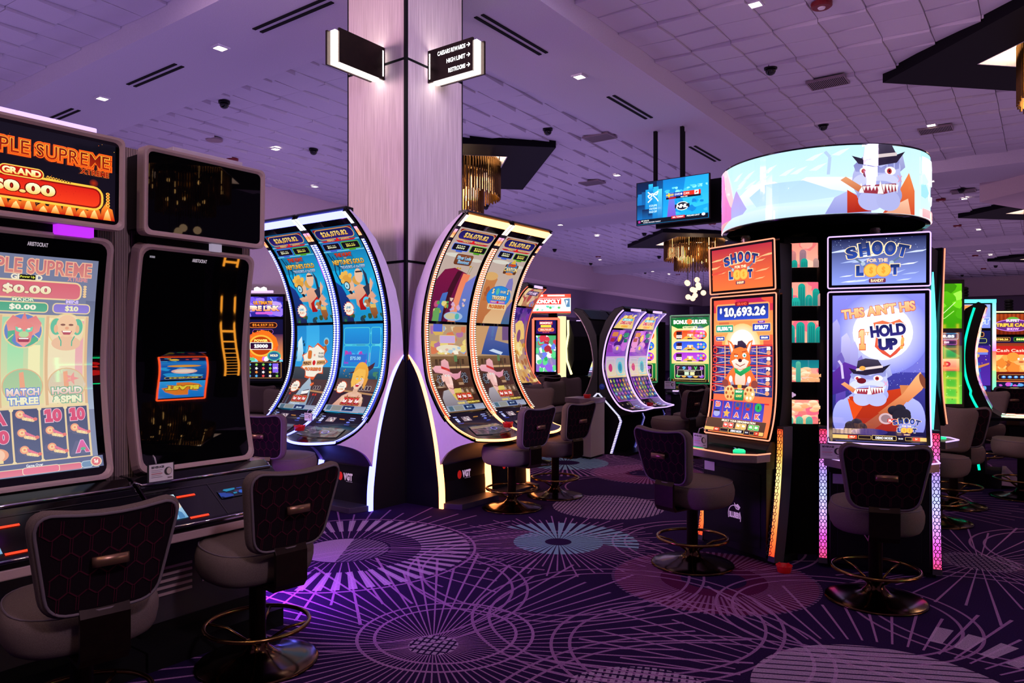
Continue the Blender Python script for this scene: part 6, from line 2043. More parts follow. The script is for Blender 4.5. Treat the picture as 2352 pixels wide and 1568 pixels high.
vs, fs = [], []
for i in range(13):
    for z in (0, 2.47):
        p = tower_map(12, 1, 1, z)(i, 0, -.004)
        vs += [p, (p[0] * .92, p[1] * .92, p[2])]
for i in range(12): fs += [(4 * i, 4 * i + 4, 4 * i + 6, 4 * i + 2), (4 * i + 2, 4 * i + 6, 4 * i + 7, 4 * i + 3)]
MB().add(vs, fs).build('front_panel', M['black_matte'], t, fix=False)


def cactus(a, x, y, w, h, c='#189888', d='#106868'):
    a.rr(x - w / 2, y - h, w, h + 4, w / 2, c, d)
    for k in (-.25, 0, .25): a.line([(x + w * k, y - h + w * .5), (x + w * k, y + 2)], w * .06, d)


zc0 = [(2.42, .19), (2.115, .185), (1.815, .17), (1.51, .17), (1.20, .185)]
for k, (z, h) in enumerate(zc0):
    a = Art(34, 19, '#f08878', '#f8a890')
    a.blobs(0, 0, 34, 19, 10, 4, ['#f89888', '#f07070', '#ffb8a0', '#e86078'], 20 + k, 1.4)
    if k == 0:
        cactus(a, 7, 19, 5, 13, '#c07878', '#a06868')
        cactus(a, 15, 19, 5.6, 14, '#98707c', '#786070')
        cactus(a, 8, 22, 5, 9)
        cactus(a, 16, 20, 6, 8)
        cactus(a, 26, 20, 5, 8, '#b08880', '#907070')
    elif k == 1:
        for x, h2 in ((4, 16), (14, 18), (20, 9), (26, 14)): cactus(a, x, 19, 6, h2)
        cactus(a, 30, 19, 5, 10, '#b08880', '#907070')
        cactus(a, 9, 22, 7, 10, '#20a898')
    elif k == 2:
        for x, h2 in ((5, 17), (13, 19), (22, 19), (29, 15)): cactus(a, x, 20, 7, h2)
    elif k == 3:
        a.rect(0, 0, 34, 7, '#106878', '#187c80')
        coins(a, 7, 19, 30)
        for x in (4, 11): cactus(a, x, 16, 4, 15, '#50a890', '#388878')
    else:
        coins(a, 0, 19, 31)
        for x in (4, 12, 20): cactus(a, x, 19, 6, 6, '#58a890', '#388878')
    a.build('side_display', SCR_HI, tower_map(34, 19, h, z), t, cutx=3)
a = Art(10, 6)
for x, y in ((5, 2), (5, 4.4), (2.6, 3.2), (7.4, 3.2)): a.ell(x, y, 1.7, 1.3, '#d0a8d0')
a.build('emblem', SCR, lambda x, y, e: tower_map(34, 1, .05, 1.265)(3 + x * .7, y / 6, e), t)

# curved sign above the pod
t = thing('curved_sign', 'curved bright sky blue sign with a snarling bulldog above the pod', 'sign', (PCX, PCY, 0), 0)
A0 = math.atan2(-PCY, -PCX)          # direction to the camera
RH, Z0, Z1 = .75, 2.535, 3.005


def halo_map(W, H, d0, d1):
    def f(x, y, e):
        a_ = A0 + math.radians(d0 + (d1 - d0) * x / W)
        r = RH + .002 + e
        return (r * math.cos(a_), r * math.sin(a_), Z1 - (Z1 - Z0) * y / H)
    return f


MB().smooth().lathe([(RH, Z0), (RH, Z1)], 72).smooth(False).build('band_back', M['black_satin'], t)
m = MB().smooth().lathe([(RH + .004, Z1), (RH + .004, Z1 + .012), (RH - .03, Z1 + .012), (RH - .03, Z1)], 72)
m.lathe([(RH + .004, Z0 - .012), (RH + .004, Z0), (RH - .03, Z0), (RH - .03, Z0 - .012)], 72)
m.build('band_rim', M['black_gloss'], t)
MB().lathe([(0, Z0 - .004), (RH - .02, Z0 - .004), (RH - .02, Z0 + .01), (0, Z0 + .01)], 72).build('underside', M['black_gloss'], t)
for px, py, dpt_ in ((1713, 556, 6.0), (2010, 530, 5.6)):
    p = at_d(px, py, dpt_)
    m = MB().lathe([(.032, 2.43), (.032, 2.52)], 16, (p[0] - PCX, p[1] - PCY, 0))
    for k in range(4): m.lathe([(.032, 2.432 + .022 * k), (.038, 2.436 + .022 * k), (.038, 2.444 + .022 * k), (.032, 2.448 + .022 * k)], 16, (p[0] - PCX, p[1] - PCY, 0))
    m.build('support', M['silver'], t)
# picture: x runs from the sign's left to its right as the camera sees it
a = Art(222, 47, '#c8f0ff', '#dcf4ff')
a.rect(60, 0, 130, 47, '#c4f0ff', '#dcf4ff')
for pts, c, d in (([(60, 30), (82, 24), (92, 19), (112, 20), (122, 26), (134, 20), (160, 22), (180, 24), (180, 31), (120, 33), (80, 34)], '#ffffff', '#e0f4ff'),
                  ([(90, 28), (104, 21), (118, 30), (132, 22), (150, 30), (168, 34), (100, 40)], '#b8dcf8', '#c8e8fc'),
                  ([(62, 39), (100, 36), (150, 37), (170, 40), (120, 43), (70, 42)], '#d0f0ff', '#e0f6ff')):
    a.poly(pts, c, d)
sky_r = random.Random(12)
for k in range(12):
    x, y = 70 + sky_r.random() * 95, 3 + sky_r.random() * 16
    a.poly([(x, y + 3), (x + 6, y), (x + 12, y - 1.4), (x + 8, y + 1.6), (x + 5, y + 3.6)], '#e8faff')
a.poly([(20, 0), (58, 0), (66, 12), (72, 28), (60, 47), (10, 47), (10, 0)], '#ffd8e8', '#ffc8c8').rect(0, 0, 22, 47, '#ffe0e8', '#ffd0b8')
a.poly([(38, 4), (46, 0), (52, 4), (58, 20), (66, 30), (72, 34), (70, 47), (30, 47), (36, 24)], '#f098d8', '#e878c8').poly([(68, 32), (74, 22), (76, 20), (80, 30), (88, 36), (80, 42), (68, 42)], '#c0a0e8', '#b0b8f4')
a.poly([(30, 24), (33, 20), (35, 23), (26, 40), (22, 47), (18, 47), (22, 38)], '#708098', '#384868').ell(33, 22, 1.6, 3, '#c8d8e8')
a.rect(0, 41, 80, 6, '#ffb8b8', '#f090a0').poly([(44, 47), (70, 40), (110, 38), (150, 42), (170, 47)], '#e0f4ff', '#c8e8ff')
a.line([(112, 47), (112, 41)], 1, '#88b0e0').line([(110, 45), (110, 43)], .7, '#88b0e0')
a.poly([(146, 47), (152, 36), (160, 32), (172, 36), (176, 47)], '#b8bcf0', '#9498dc').poly([(160, 31), (166, 35), (176, 46), (160, 47)], '#d84820', '#a82010').poly([(192, 38), (206, 18), (212, 30), (212, 47), (184, 47)], '#f08848', '#d04828').poly([(186, 47), (196, 40), (205, 36), (208, 47)], '#f8c8a8', '#e8a080')
hound(a, 181, 23, 1.42)
a.line([(148, 20), (149, 8), (146, 4)], 2, '#b8d0f0')
a.build('front_display', screen_mat('bright_sign', 1.12), halo_map(222, 47, -110, 60), t, cutx=5)
a = Art(240, 47, '#a8e4ff', '#c8ecff')
a.blobs(0, 4, 240, 30, 30, 7, ['#c8f0ff', '#e8faff', '#98d4f4'], 9, 2.2).rect(0, 41, 240, 6, '#ffb8b8', '#f0a0a8')
a.build('rear_display', SCR_HI, halo_map(240, 47, 60, 250), t, cutx=5)

# third game of the pod, seen from its side at the right
_p = at_d(2170, 800, 6.0)
M3 = (_p[0] - .34 * .951, _p[1] + .34 * .309, 0)
t = thing('slot_machine', 'pod machine turned away at the right with a long cyan side light', 'slot machine', M3, math.radians(162), 'big games of the round pod')
Q = Prof([(.0, 2.42), (.03, 2.0), (.05, 1.6), (.03, 1.25), (-.04, .98)], 8)
MB().smooth(False).sheet(Q.seg(0, Q.len, 24), -.34, .34, .05).build('glass', M['black_gloss'], t)
a = Art(62, 140, '#e08040', '#a03828')
a.blobs(0, 0, 62, 140, 30, 8, ['#f0b060', '#4858b0', '#d04838', '#f0e0c0', '#50a070'], 12)
a.build('screen', SCR, prof_map(Q, 62, 140, -.31, .62, .03, Q.len - .03, .001), t, cut=5)
MB().smooth().tube([(-.342, p[0], p[1]) for p, q_ in Q.seg(0, Q.len, 24, -.004)], .006, 6).build('rim_light', G['orangerim'], t)
MB().prism([(.05, 2.40), (.34, 2.46), (.42, 2.2), (.40, 1.0), (.36, .0), (.02, .0), (.0, .9), (.08, 1.6)], -.31, .31).build('body', M['grey_panel'], t)
lens = [(.15 + .055 * math.sin(PI * k / 16), 2.22 - 1.30 * k / 16) for k in range(17)] + [(.15 - .055 * math.sin(PI * k / 16), 2.22 - 1.30 * k / 16) for k in range(15, 0, -1)]
MB().prism(lens, -.32, -.30).build('rear_light', G['cyan'], t)
MB().prism([(-.34, -.02), (-.34, -.25), (-.22, -.36), (.22, -.36), (.34, -.25), (.34, -.02)], .77, .83, 'z').build('deck', M['silver'], t, .004)
MB().smooth().tube([(-.342, -.02, .832), (-.342, -.25, .832), (-.222, -.362, .832), (.222, -.362, .832), (.342, -.25, .832)], .006, 6).build('deck_rim_light', G['lilacrim'], t)
MB().smooth().lathe([(0, 0), (.045, 0), (.045, .014), (0, .02)], 16, (-.2, -.24, .83)).build('button', G['green'], t)

# ------------------------------------------------------------------ middle distance machines


def put(px, d, z=0.0):
    p = at_d(px, 800, d)
    return (p[0], p[1], z)


def art_deluxe_top():
    a = Art(62, 33, '#5038b0', '#7c58c8')
    a.poly([(0, 33), (10, 14), (20, 20), (31, 6), (42, 20), (52, 14), (62, 33)], '#e8b050', '#f0d080').blobs(12, 4, 38, 12, 14, 2.6, ['#f8d878', '#e0a848', '#c07830', '#f0e0a8'], 3)
    a.rr(14, 14, 34, 4.4, 2, '#38c0d8').text('MAGIC', 31, 16.2, 2.6, '#f0ffff', w=24, bold=.05)
    a.text('DELUXE', 31, 22, 6, '#e02838', w=36, c2='#c01830', out='#fff0e0', ow=.06, bold=.06).rr(20, 27, 22, 4, 1, '#f0a840')
    return a


def art_deluxe_main(k):
    a = Art(62, 110, '#8038b8', '#b060d8')
    a.blobs(0, 0, 62, 34, 24, 7, ['#c868d8', '#9038b0', '#5c2490', '#e088d0', '#4c1c78'], 20 + k, 1.3).rr(4, 3, 18, 7, 2, '#d88048').rr(42, 4, 16, 7, 2, '#289068').ell(31, 12, 6, 6, '#f0a840').text('$', 31, 12, 6, '#fff0c0', bold=.05).rr(3, 12, 13, 6, 1, '#a02848').rr(47, 13, 12, 6, 1, '#186858')
    a.ell(31, 30, 14, 7, '#c088e0', '#7838b0').ell(31, 28, 4, 3, '#f0d060')
    a.rect(0, 40, 62, 32, '#c8a8d0', '#e0c898').frame(2, 44, 27, 24, 4, '#d8c8e8', '#c0b0c8', '#e0d0a8', b=.6).frame(33, 44, 27, 24, 4, '#58d8e8', '#a8b8d0', '#d8d0b8', b=.8).ell(14, 57, 6, 6, '#c83878').ell(45, 57, 8, 9, '#58b8c8').ell(45, 57, 5, 6, '#3888b0')
    a.rect(0, 72, 62, 38, '#241c58', '#342870')
    rd = random.Random(40 + k)
    for r in range(5):
        for q in range(6): a.star(6 + 10 * q, 77 + 6.8 * r, 3.4, 2, rd.choice([4, 5, 6]), rd.choice(['#8cb040', '#d89040', '#a058c0', '#58a8c8', '#e8d068', '#c85068']))
    return a


def curved_machine(loc, rz, label, group, led, arts=None, stripe=True, blank=False):
    """medium height curved cabinet with lit edges and an angled lit foot"""
    t = thing('slot_machine', label, 'slot machine', loc, rz, group)
    P = Prof([(-.437, 2.185), (-.32, 2.08), (-.20, 1.882), (-.123, 1.685), (-.078, 1.448), (-.078, 1.27), (-.123, 1.10), (-.20, .926), (-.32, .767), (-.42, .70), (-.56, .672)], 8)
    hw_ = .372
    side = [p for p, q in P.seg(0, P.len, 36, -.01)] + [(-.56, .63), (-.36, .585), (-.385, .51), (-.22, .03), (0, .03), (0, 1.55), (-.02, 1.8), (-.12, 2.02), (-.26, 2.17), (-.40, 2.21)]
    for s in (-1, 1): MB().prism(side, s * hw_, s * (hw_ - .03)).build('side_panel', M['black_satin'], t)
    MB().prism(side, -.35, .35).build('body', M['black_matte'], t)
    MB().prism([(-.45, 2.20), (-.40, 2.235), (-.26, 2.20), (-.12, 2.05), (-.26, 2.10)], -.36, .36).build('cap', M['black_satin'], t, .01)
    s1, s2 = P.s_at_z(1.90), P.s_at_z(.79)
    MB().smooth().sheet(P.seg(0, P.len, 40, .004), -.345, .345, .015).build('glass', M['black_gloss'], t)
    if arts:
        arts[0].build('upper_screen', SCR, prof_map(P, 62, 33, -.31, .62, .045, s1 - .015, .005), t, cut=4)
        arts[1].build('main_screen', SCR, prof_map(P, 62, 110, -.31, .62, s1 + .015, s2, .005), t, cut=4)
        a = Art(62, 26)
        a.rect(20, 3, 5, 3, '#383848').rect(14, 14, 8, 4, '#b88088').rect(28, 12, 5, 1.2, '#f0c050').rect(38, 10, 7, 1.4, '#a0c0ff').rect(40, 13, 6, 2, '#88b0ff').rect(36, 21, 9, 2, '#e8f4ff')
        a.build('deck_display', SCR, prof_map(P, 62, 26, -.31, .62, s2 + .01, P.len - .01, .005), t, cut=4)
        MB().box(-.16, .16, -.45, -.435, 2.165, 2.20).build('cap_light', G['lilacrim'], t)
    for s in (-1, 1):
        MB().smooth().tube([(s * hw_, p[0], p[1]) for p, q in P.seg(.02, P.len, 36, .0)], .011 if stripe else .006, 6).build('edge_light', led, t)
        if stripe:
            Z = Prof([(0.0, .92), (-.345, .592), (-.385, .515), (-.225, .02)], 1)
            a = Art(5, Z.len * 100, '#30306c')
            y = 0.0
            while y < Z.len * 100:
                a.rect(.4, y, 4.2, 1.5, '#f0ecff' if y < 50 else '#e8d0ff')
                y += 2.6
            f = lambda x, y, e, s=s: (s * (hw_ + .002 + e), Z.at(y / 100)[0][0] - .02 + x * .009, Z.at(y / 100)[0][1])
            a.build('foot_light', LEDM, f, t, cut=2.6)
    MB().smooth().tube([(-.370, -.56, .67), (0, -.60, .665), (.370, -.56, .67)], .009, 6).build('deck_light', led, t)
    MB().prism([(-.365, -.5), (.365, -.5), (.365, 0), (-.365, 0)], 0, .035, 'z').build('plinth', M['black_satin'], t)
    MB().smooth().lathe([(0, 0), (.045, 0), (.045, .004), (0, .006)], 18).build('round_badge', mat('blue_badge', '#18285c', .4, emit='#2038a0', es=.25), t).matrix_local = Matrix.Translation((-.374, -.06, 1.02)) @ Matrix.Rotation(-PI / 2, 4, 'Y')
    return t


gp = 'curved machines of the violet lit bank'
DX = curved_machine((-5.5, 10.155, 0), PI / 2, 'nearer violet edged machine of the pair with red lettered toppers', gp, G['lilacrim'], (art_deluxe_top(), art_deluxe_main(0)))
curved_machine((-5.5, 10.925, 0), PI / 2, 'farther violet edged machine of the pair with red lettered toppers', gp, G['lilacrim'], (art_deluxe_top(), art_deluxe_main(1)))
curved_machine((-5.52, 10.155, 0), -PI / 2, 'black backed curved machine turned away left of the violet pair', gp, M['silver'], None)
curved_machine((-5.52, 10.925, 0), -PI / 2, 'second black backed curved machine behind the one turned away', gp, M['silver'], None)

# kiosk at the foot of the bank
k0 = at_z(1357, 1055, 0)
t = thing('waste_kiosk', 'pale laminate bin kiosk standing before the violet lit bank', 'bin', (k0[0], k0[1], 0), 0)
KS = [(0, 0), (-.03, .46), (-.50, .46), (-.50, .12)]
MB().prism(KS, 0.03, .80, 'z').build('body', M['kiosk'], t, .004)
MB().prism([(.012, -.012), (-.02, .47), (-.51, .47), (-.51, .11)], .80, .87, 'z').build('top', M['silver'], t, .004)
MB().prism([(-.02, .02), (-.05, .44), (-.48, .44), (-.48, .14)], 0, .03, 'z').build('kick', M['black_matte'], t)


def art_bonus():
    a = Art(60, 108, '#f0d890', '#f0c878')
    a.rect(0, 0, 60, 14, '#186838', '#107028').poly([(0, 14), (60, 14), (50, 19), (10, 19)], '#107028').text('BONUS', 15, 8, 7, '#f8fff0', w=24, bold=.07, out='#083818', ow=.04).text('BUILDER', 44, 8, 7, '#f8fff0', w=27, bold=.07, out='#083818', ow=.04).ell(29, 7.6, 4.6, 4.4, '#f0903c').ell(29, 7.6, 3.6, 3.4, '#e06838')
    a.rr(18, 15.4, 24, 3.6, 1.6, '#f0e8b0').text('Emerald Reels', 30, 17.2, 2.2, '#206028', w=20, bold=.05)
    for k, (c, d) in enumerate((('#d84818', '#e86828'), ('#2850d0', '#4070e8'), ('#a030c8', '#b850d8'))):
        y = 22 + 18.6 * k
        a.frame(3, y, 54, 15, 7.5, '#f8e0a0', c, d, b=.6).rect(8, y + 2, 9, 6, '#301020').rect(8, y + 8, 9, 5, '#f0f0e0').text('X24', 12.5, y + 10.6, 2.6, '#c83028', w=7)
        a.poly([(18, y + 14), (24, y + 10), (36, y + 10), (42, y + 14)], '#f0b840').poly([(25, y + 11), (26, y + 6), (35, y + 6), (36, y + 11)], '#f8d8a0', '#c87838').text(('8', '8', '12')[k], 30.5, y + 9, 4, '#ffffff', bold=.08)
        for q in range(3):
            for r in range(2): a.ell(43.5 + 4.4 * q, y + 5 + 4.6 * r, 1.8, 1.9, ['#c83828', '#b8d858', '#e0a0c0', '#48a8c8', '#e8c048'][(q + r + k) % 5])
        for q in (12, 30, 48): a.rr(q - 4, y + 13, 8, 2, 1, '#181818')
    a.rect(0, 78, 60, 26, '#188038', '#106028').frame(6, 80, 48, 23, 2, '#f0e0a0', '#281818', b=.8)
    for q in range(5): a.rect(7.2 + 9.4 * q, 81, 8.6, 21, '#181420', '#201830')
    for q, (s, c) in enumerate((('7', '#c85090'), ('9', '#58a8e0'), ('10', '#b060d0'), ('V', '#48c858'), ('10', '#b060d0'))): a.text(s, 11.5 + 9.4 * q, 85.4, 5.4, c, w=5.4, bold=.07)
    for q in range(5): a.ell(11.5 + 9.4 * q, 98.6, 3.6, 2.8, ['#48b848', '#d8a038', '#5888d8', '#d8a038', '#9050c8'][q])
    a.frame(11, 89, 38, 9, .4, '#f0e8d0', '#141010', b=.5).rect(22, 92, 7, 5, '#c8e8c0').rect(31, 92, 7, 5, '#e8e0a0').text('CHOOSE A DENOM', 30, 90.6, 1.6, '#f8f0e0', w=18)
    a.rect(0, 104, 60, 4, '#201808').frame(4, 104.6, 52, 2.6, .3, '#f0c860', '#181008', b=.3)
    return a


def upright(loc, rz, label, group, art, w=.67, z0=1.0, z1=2.15, rim=None, top=None, deck=True, h_top=.33, frame_w=.0, body=None, tilt=0.0):
    """plain upright cabinet: lit portrait screen, optional upper screen and lit rim"""
    t = thing('slot_machine', label, 'slot machine', loc, rz, group)
    h = z1 - z0
    ex = frame_w + .03
    MB().box(-w / 2 - ex, w / 2 + ex, .0, .06, z0 - .04, z1 + .04 + (h_top + .05 if top else 0)).build('screen_housing', body or M['black_satin'], t, .006)
    m_ = flat_map(art.W, art.H, w, h, -w / 2, -.001, z1)
    art.build('main_screen', SCR_HI, m_, t)
    zt = z1 + .04
    if top:
        top.build('upper_screen', SCR_HI, flat_map(top.W, top.H, w, h_top, -w / 2, -.001, z1 + .045 + h_top), t)
        zt = z1 + h_top + .09
    if rim:
        x, za, zb, g = w / 2 + ex - .012, z0 - .03, zt - .01, .012 if frame_w < .03 else frame_w * .55
        m = MB().box(-x - g, -x + g, -.012, .0, za, zb).box(x - g, x + g, -.012, .0, za, zb).box(-x, x, -.012, .0, zb - g, zb + g)
        if frame_w < .05: m.box(-x, x, -.012, .0, za - g, za + g)
        m.build('rim_light', rim, t)
    MB().box(-w / 2, w / 2, .06, .45, .04, zt - .1).build('body', M['black_matte'], t)
    if deck:
        MB().prism([(-.02, z0 - .06), (-.30, z0 - .17), (-.30, z0 - .22), (-.02, z0 - .26)], -w / 2, w / 2).build('deck', M['black_gloss'], t, .006)
        for x in (-.16, .18): MB().box(x - .05, x + .05, -.285, -.24, z0 - .168, z0 - .145).build('button', G['green'] if x > 0 else G['bluewhite'] if False else G['lilacrim'], t)
    MB().box(-w / 2, w / 2, -.04, .06, .0, z0 - .2).build('cabinet', M['black_satin'], t)
    return t


BB = at_y(1585, 800, 12.0)[0]
gb = 'green topped bonus machines'
upright((BB, 12.0, 0), 0.06, 'green topped bonus machine seen whole between the violet pair and the pod', gb, art_bonus(), .66, 1.03, 2.14, G['leaf'])
upright((BB - .97, 12.0, 0), 0.06, 'green topped bonus machine half hidden behind the violet pair', gb, art_bonus(), .66, 1.03, 2.14, G['leaf'])


def lamp_stack(px, d, z, label):
    p = put(px, d, z)
    t = thing('signal_lamp', label, 'lamp', p, 0, 'signal lamps on far machines')
    m = MB()
    for k in range(4): m.lathe([(.0, .0 + .05 * k), (.07, .0 + .05 * k), (.07, .03 + .05 * k), (.05, .05 + .05 * k), (0, .05 + .05 * k)], 14)
    m.build('stack', M['black_satin'], t)


def art_fireline():
    a = Art(60, 108, '#101038', '#200c20')
    a.frame(6, 6, 44, 8, 4, '#f08030', '#301008', b=.8).text('$14,117.22', 28, 10, 5.4, '#f8a030', w=34, c2='#e05818').frame(12, 18, 32, 7, 3, '#a058c0', '#200c18', b=.6).text('$877.06', 28, 21.5, 4, '#f0a040', w=20)
    a.rect(0, 26, 60, 44, '#402048', '#e08848').radial(25, 46, 27, 25, '#ffd070', '#e04810', 30, (.5, .75, 1.0)).star(25, 46, 28, 20, 12, '#f06818').ell(25, 46, 20, 19, '#f8a838').ell(25, 46, 17, 16, '#b03808').text('POWER', 25, 37, 4.6, '#f8d868', w=22, bold=.06).frame(8, 41, 34, 11, 1, '#f8f0e0', '#180c30', '#401028', b=1).text('15000', 25, 46.6, 6.4, '#ffffff', w=22, bold=.06)
    a.blobs(0, 60, 60, 14, 10, 4, ['#70c8f0', '#c060d0', '#58b878', '#f0e0f0'], 6).ell(46, 64, 11, 9, '#48a888').ell(46, 64, 9, 7, '#205888').text('HOLD', 46, 63, 4, '#f8e0c0', bold=.06)
    a.rect(0, 74, 60, 34, '#0c0a14').frame(1, 75, 56, 27, 1, '#d09048', '#100c18', b=.6)
    rd = random.Random(3)
    for r in range(4):
        for q in range(5): a.star(7 + 11 * q, 79 + 6.6 * r, 2.8, 1.5, 5, rd.choice(['#f08838', '#58a8e8', '#e8c048', '#f0e8f0', '#78b848', '#e04848']))
    a.rect(44, 77, 9, 16, '#7c58d8').text('SUPER', 48.5, 85, 3, '#e8e0ff', w=7)
    return a


a = Art(60, 36, '#4040c0', '#281c80')
a.blobs(0, 0, 60, 36, 18, 7, ['#7050e0', '#9070f0', '#2c1c78', '#5038c0', '#b090f8'], 7, 1.4).line([(40, 2), (44, 8), (42, 12), (50, 18), (48, 24)], .7, '#d8d0ff')
a.text('ULTIMATE', 28, 11, 6.4, '#f8b040', w=30, c2='#e07018', out='#281010', ow=.06, bold=.07).text('FIRE LINK', 30, 21, 9.6, '#fff0e0', w=50, c2='#f08030', out='#201030', ow=.05, bold=.07).rr(16, 27.6, 28, 4, 2, '#c858c0')
FL = put(607, 12.1)
upright((FL[0], FL[1], 0), .62, 'fire themed machine peeking from behind the blank screens', 'machines far left', art_fireline(), .62, 1.06, 2.08, None, a)
MB_ = MB()
p = put(598, 12.1, 2.54)
t = thing('signal_lamp', 'row of white signal lamps on top of the fire themed machine', 'lamp', p, .62)
MB().box(-.24, .20, .0, .05, -.02, .02).build('lamp_bar', G['lilacrim'], t)
for x in (-.06, .05): MB().smooth().lathe([(0, 0), (.05, 0), (.045, .04), (0, .06)], 12, (x, .02, .02)).build('lamp', G['white'], t)
a = Art(40, 108, '#0c0c14', '#0c2818')
a.radial(20, 50, 26, 30, '#28884c', '#0c1a14', 24)
for k, w in enumerate((5, 7, 9, 11, 14)): a.poly([(20 - w, 30 + 9 * k), (20 + w, 30 + 9 * k), (20 + w * .8, 38.6 + 9 * k), (20 - w * .8, 38.6 + 9 * k)], '#e8b070', '#c87830').rect(20 - w * .6, 33 + 9 * k, w * 1.2, 2.4, ['#d8d0c0', '#8868b8', '#5888c0', '#58a890', '#c85050'][k])
a.rect(0, 80, 40, 28, '#14141c')
for r in range(3):
    for q in range(5): a.ell(4 + 8 * q, 84 + 7 * r, 2, 2.6, ['#c84058', '#78a848', '#b89048', '#a83890'][(q + r) % 4])
CK = put(669, 13.6)
t = upright((CK[0], CK[1], 0), .35, 'machine with a golden tower on green behind the blue lit bank', 'machines far left', a, .44, 1.06, 2.1, None)
MB().smooth().tube([(.26, -.02, 2.16), (.36, -.03, 1.9), (.40, -.03, 1.6), (.36, -.03, 1.3), (.28, -.02, 1.05)], .022, 8).build('edge_light', G['teal'], t)
MB().box(.3, .5, .02, .06, 1.4, 2.2).build('side_wing', M['black_matte'], t)

# pennant sign on the far wall
pw = at_d(655, 718, 19.9)
t = thing('pennant_sign', 'dark triangular pennant sign with gold edge on the pale wall', 'sign', (pw[0], pw[1], pw[2]), PI / 2 - .08)
MB().prism([(-.5, .28), (.14, .28), (-.18, -.40)], 0, .06, 'y').build('border', mat('gold_edge', '#9a7c48', .4, metal=.6), t)
MB().prism([(-.44, .25), (.09, .25), (-.18, -.33)], -.006, 0, 'y').build('field', mat('plum_field', '#3c1c34', .7), t)
a = Art(40, 50)
a.text('H', 23, 12, 12, '#d8b880', w=9, bold=.07).rect(18, 22, 9, 4, '#c02848').text('T', 21, 34, 7, '#b89868', bold=.05)
a.build('lettering', screen_mat('printed_sign', .5, .6), flat_map(40, 50, .40, .5, -.36, -.0065, .25), t)

# the board game cluster beyond the amber bank
MP = put(1254, 17)
a = Art(60, 96, '#40a860', '#8858c0')
a.blobs(0, 0, 60, 96, 60, 8, ['#28a858', '#e8f4f8', '#c83848', '#8858d0', '#58c880', '#f0f0f0', '#a02838', '#6878e0'], 31)
b_ = Art(60, 34, '#181858', '#301060')
b_.rr(10, 3, 40, 8, 1, '#e03838').text('MONOPOLY', 30, 7, 5.4, '#fff4f0', w=36, bold=.06).rr(14, 12, 32, 6, 1, '#e8d040').frame(6, 20, 48, 8, 4, '#f8a080', '#f05838', b=.6).text('$10,753.07', 30, 24, 5, '#fff0e0', w=34).text('$1,657.91', 30, 31, 3, '#f05838', w=20)
t = upright((MP[0], MP[1], 0), .55, 'coral framed machine under the white lettered box sign', 'machines beyond the amber bank', a, .46, 1.06, 1.90, G['coral'], b_, frame_w=.05, h_top=.31)
t = thing('box_sign', 'white and red box sign with board game lettering beyond the amber bank', 'sign', (MP[0] + .12, MP[1] + .1, 0), .55)
MB().box(-.52, .42, -.06, .6, 2.42, 2.86).build('box', M['white_card'], t, .01)
a = Art(94, 44, '#fff8f4', '#f0ffff')
a.rect(0, 0, 94, 9, '#e84838').rect(0, 1.5, 30, 4, '#f8f0f0').rect(40, 1.5, 40, 4, '#f8d8d0').rr(6, 10, 66, 14, 1, '#e03028').text('MONOPOLY', 40, 17, 10, '#ffffff', w=60, bold=.07)
a.rect(0, 26, 94, 14, '#d8f8f4').blobs(4, 27, 70, 11, 12, 3, ['#58c8a0', '#ffffff', '#a8e8f0', '#48b060'], 8).poly([(78, 12), (92, 10), (92, 30), (84, 30)], '#4878a0').poly([(82, 14), (88, 16), (84, 26)], '#e8f4f8').rect(0, 40, 94, 4, '#e84838')
a.build('display', screen_mat('bright_box_sign', 1.5), flat_map(94, 44, .94, .44, -.52, -.061, 2.86), t)
MB().box(-.1, .1, .1, .3, 2.3, 2.42).build('neck', M['black_matte'], t)
p = put(1289, 17.7)
tag(MB().box(-.065, .065, -.05, .12, 0, 2.38).build('lit_post', glow('cream_pillar', '#fff0b0', 1.25)), 'cream lit post right of the coral framed machine', 'light post').location = p
p = put(1326, 18.8)
t = thing('slot_machine', 'narrow machine with curved yellow edge light past the cream lit post', 'slot machine', p, 1.2, 'machines beyond the amber bank')
MB().prism([(-.05, 2.3), (-.25, 1.9), (-.25, 1.3), (-.05, .9), (.3, .9), (.3, 2.3)], -.3, .3).build('body', M['black_satin'], t)
MB().smooth().tube([(-.31, -.02, 2.32), (-.31, -.03, 1.95), (-.31, .06, 1.6), (-.31, .03, 1.3), (-.31, -.16, .95)], .03, 8).build('edge_light', G['yellow'], t)
MB().box(-.2, .2, -.2, .3, 0, .9).build('cabinet', M['black_matte'], t)
for px, d, rz_, lb, sd in ((1336, 22, .9, 'small far machine seen through the gap by the yellow edge light', 51), (1347, 20, .55, 'small far machine with pale screens beside the turned away bank', 52)):
    a = Art(60, 110, '#c8d0e0', '#a8b8e0')
    a.blobs(0, 0, 60, 110, 40, 7, ['#f0b060', '#58a8d0', '#e8f0f8', '#c05878', '#f0e0a0', '#4878c0'], sd)
    b_ = Art(60, 34, '#f0e0d0', '#d0a890')
    b_.blobs(0, 0, 60, 34, 14, 6, ['#e85838', '#f8f0e8', '#5898c8', '#f0c050'], sd + 3)
    q = put(px, d)
    upright((q[0], q[1], 0), rz_, lb, 'machines beyond the amber bank', a, .5, 1.0, 1.95, G['lilacrim'] if sd == 52 else G['yellow'], b_)

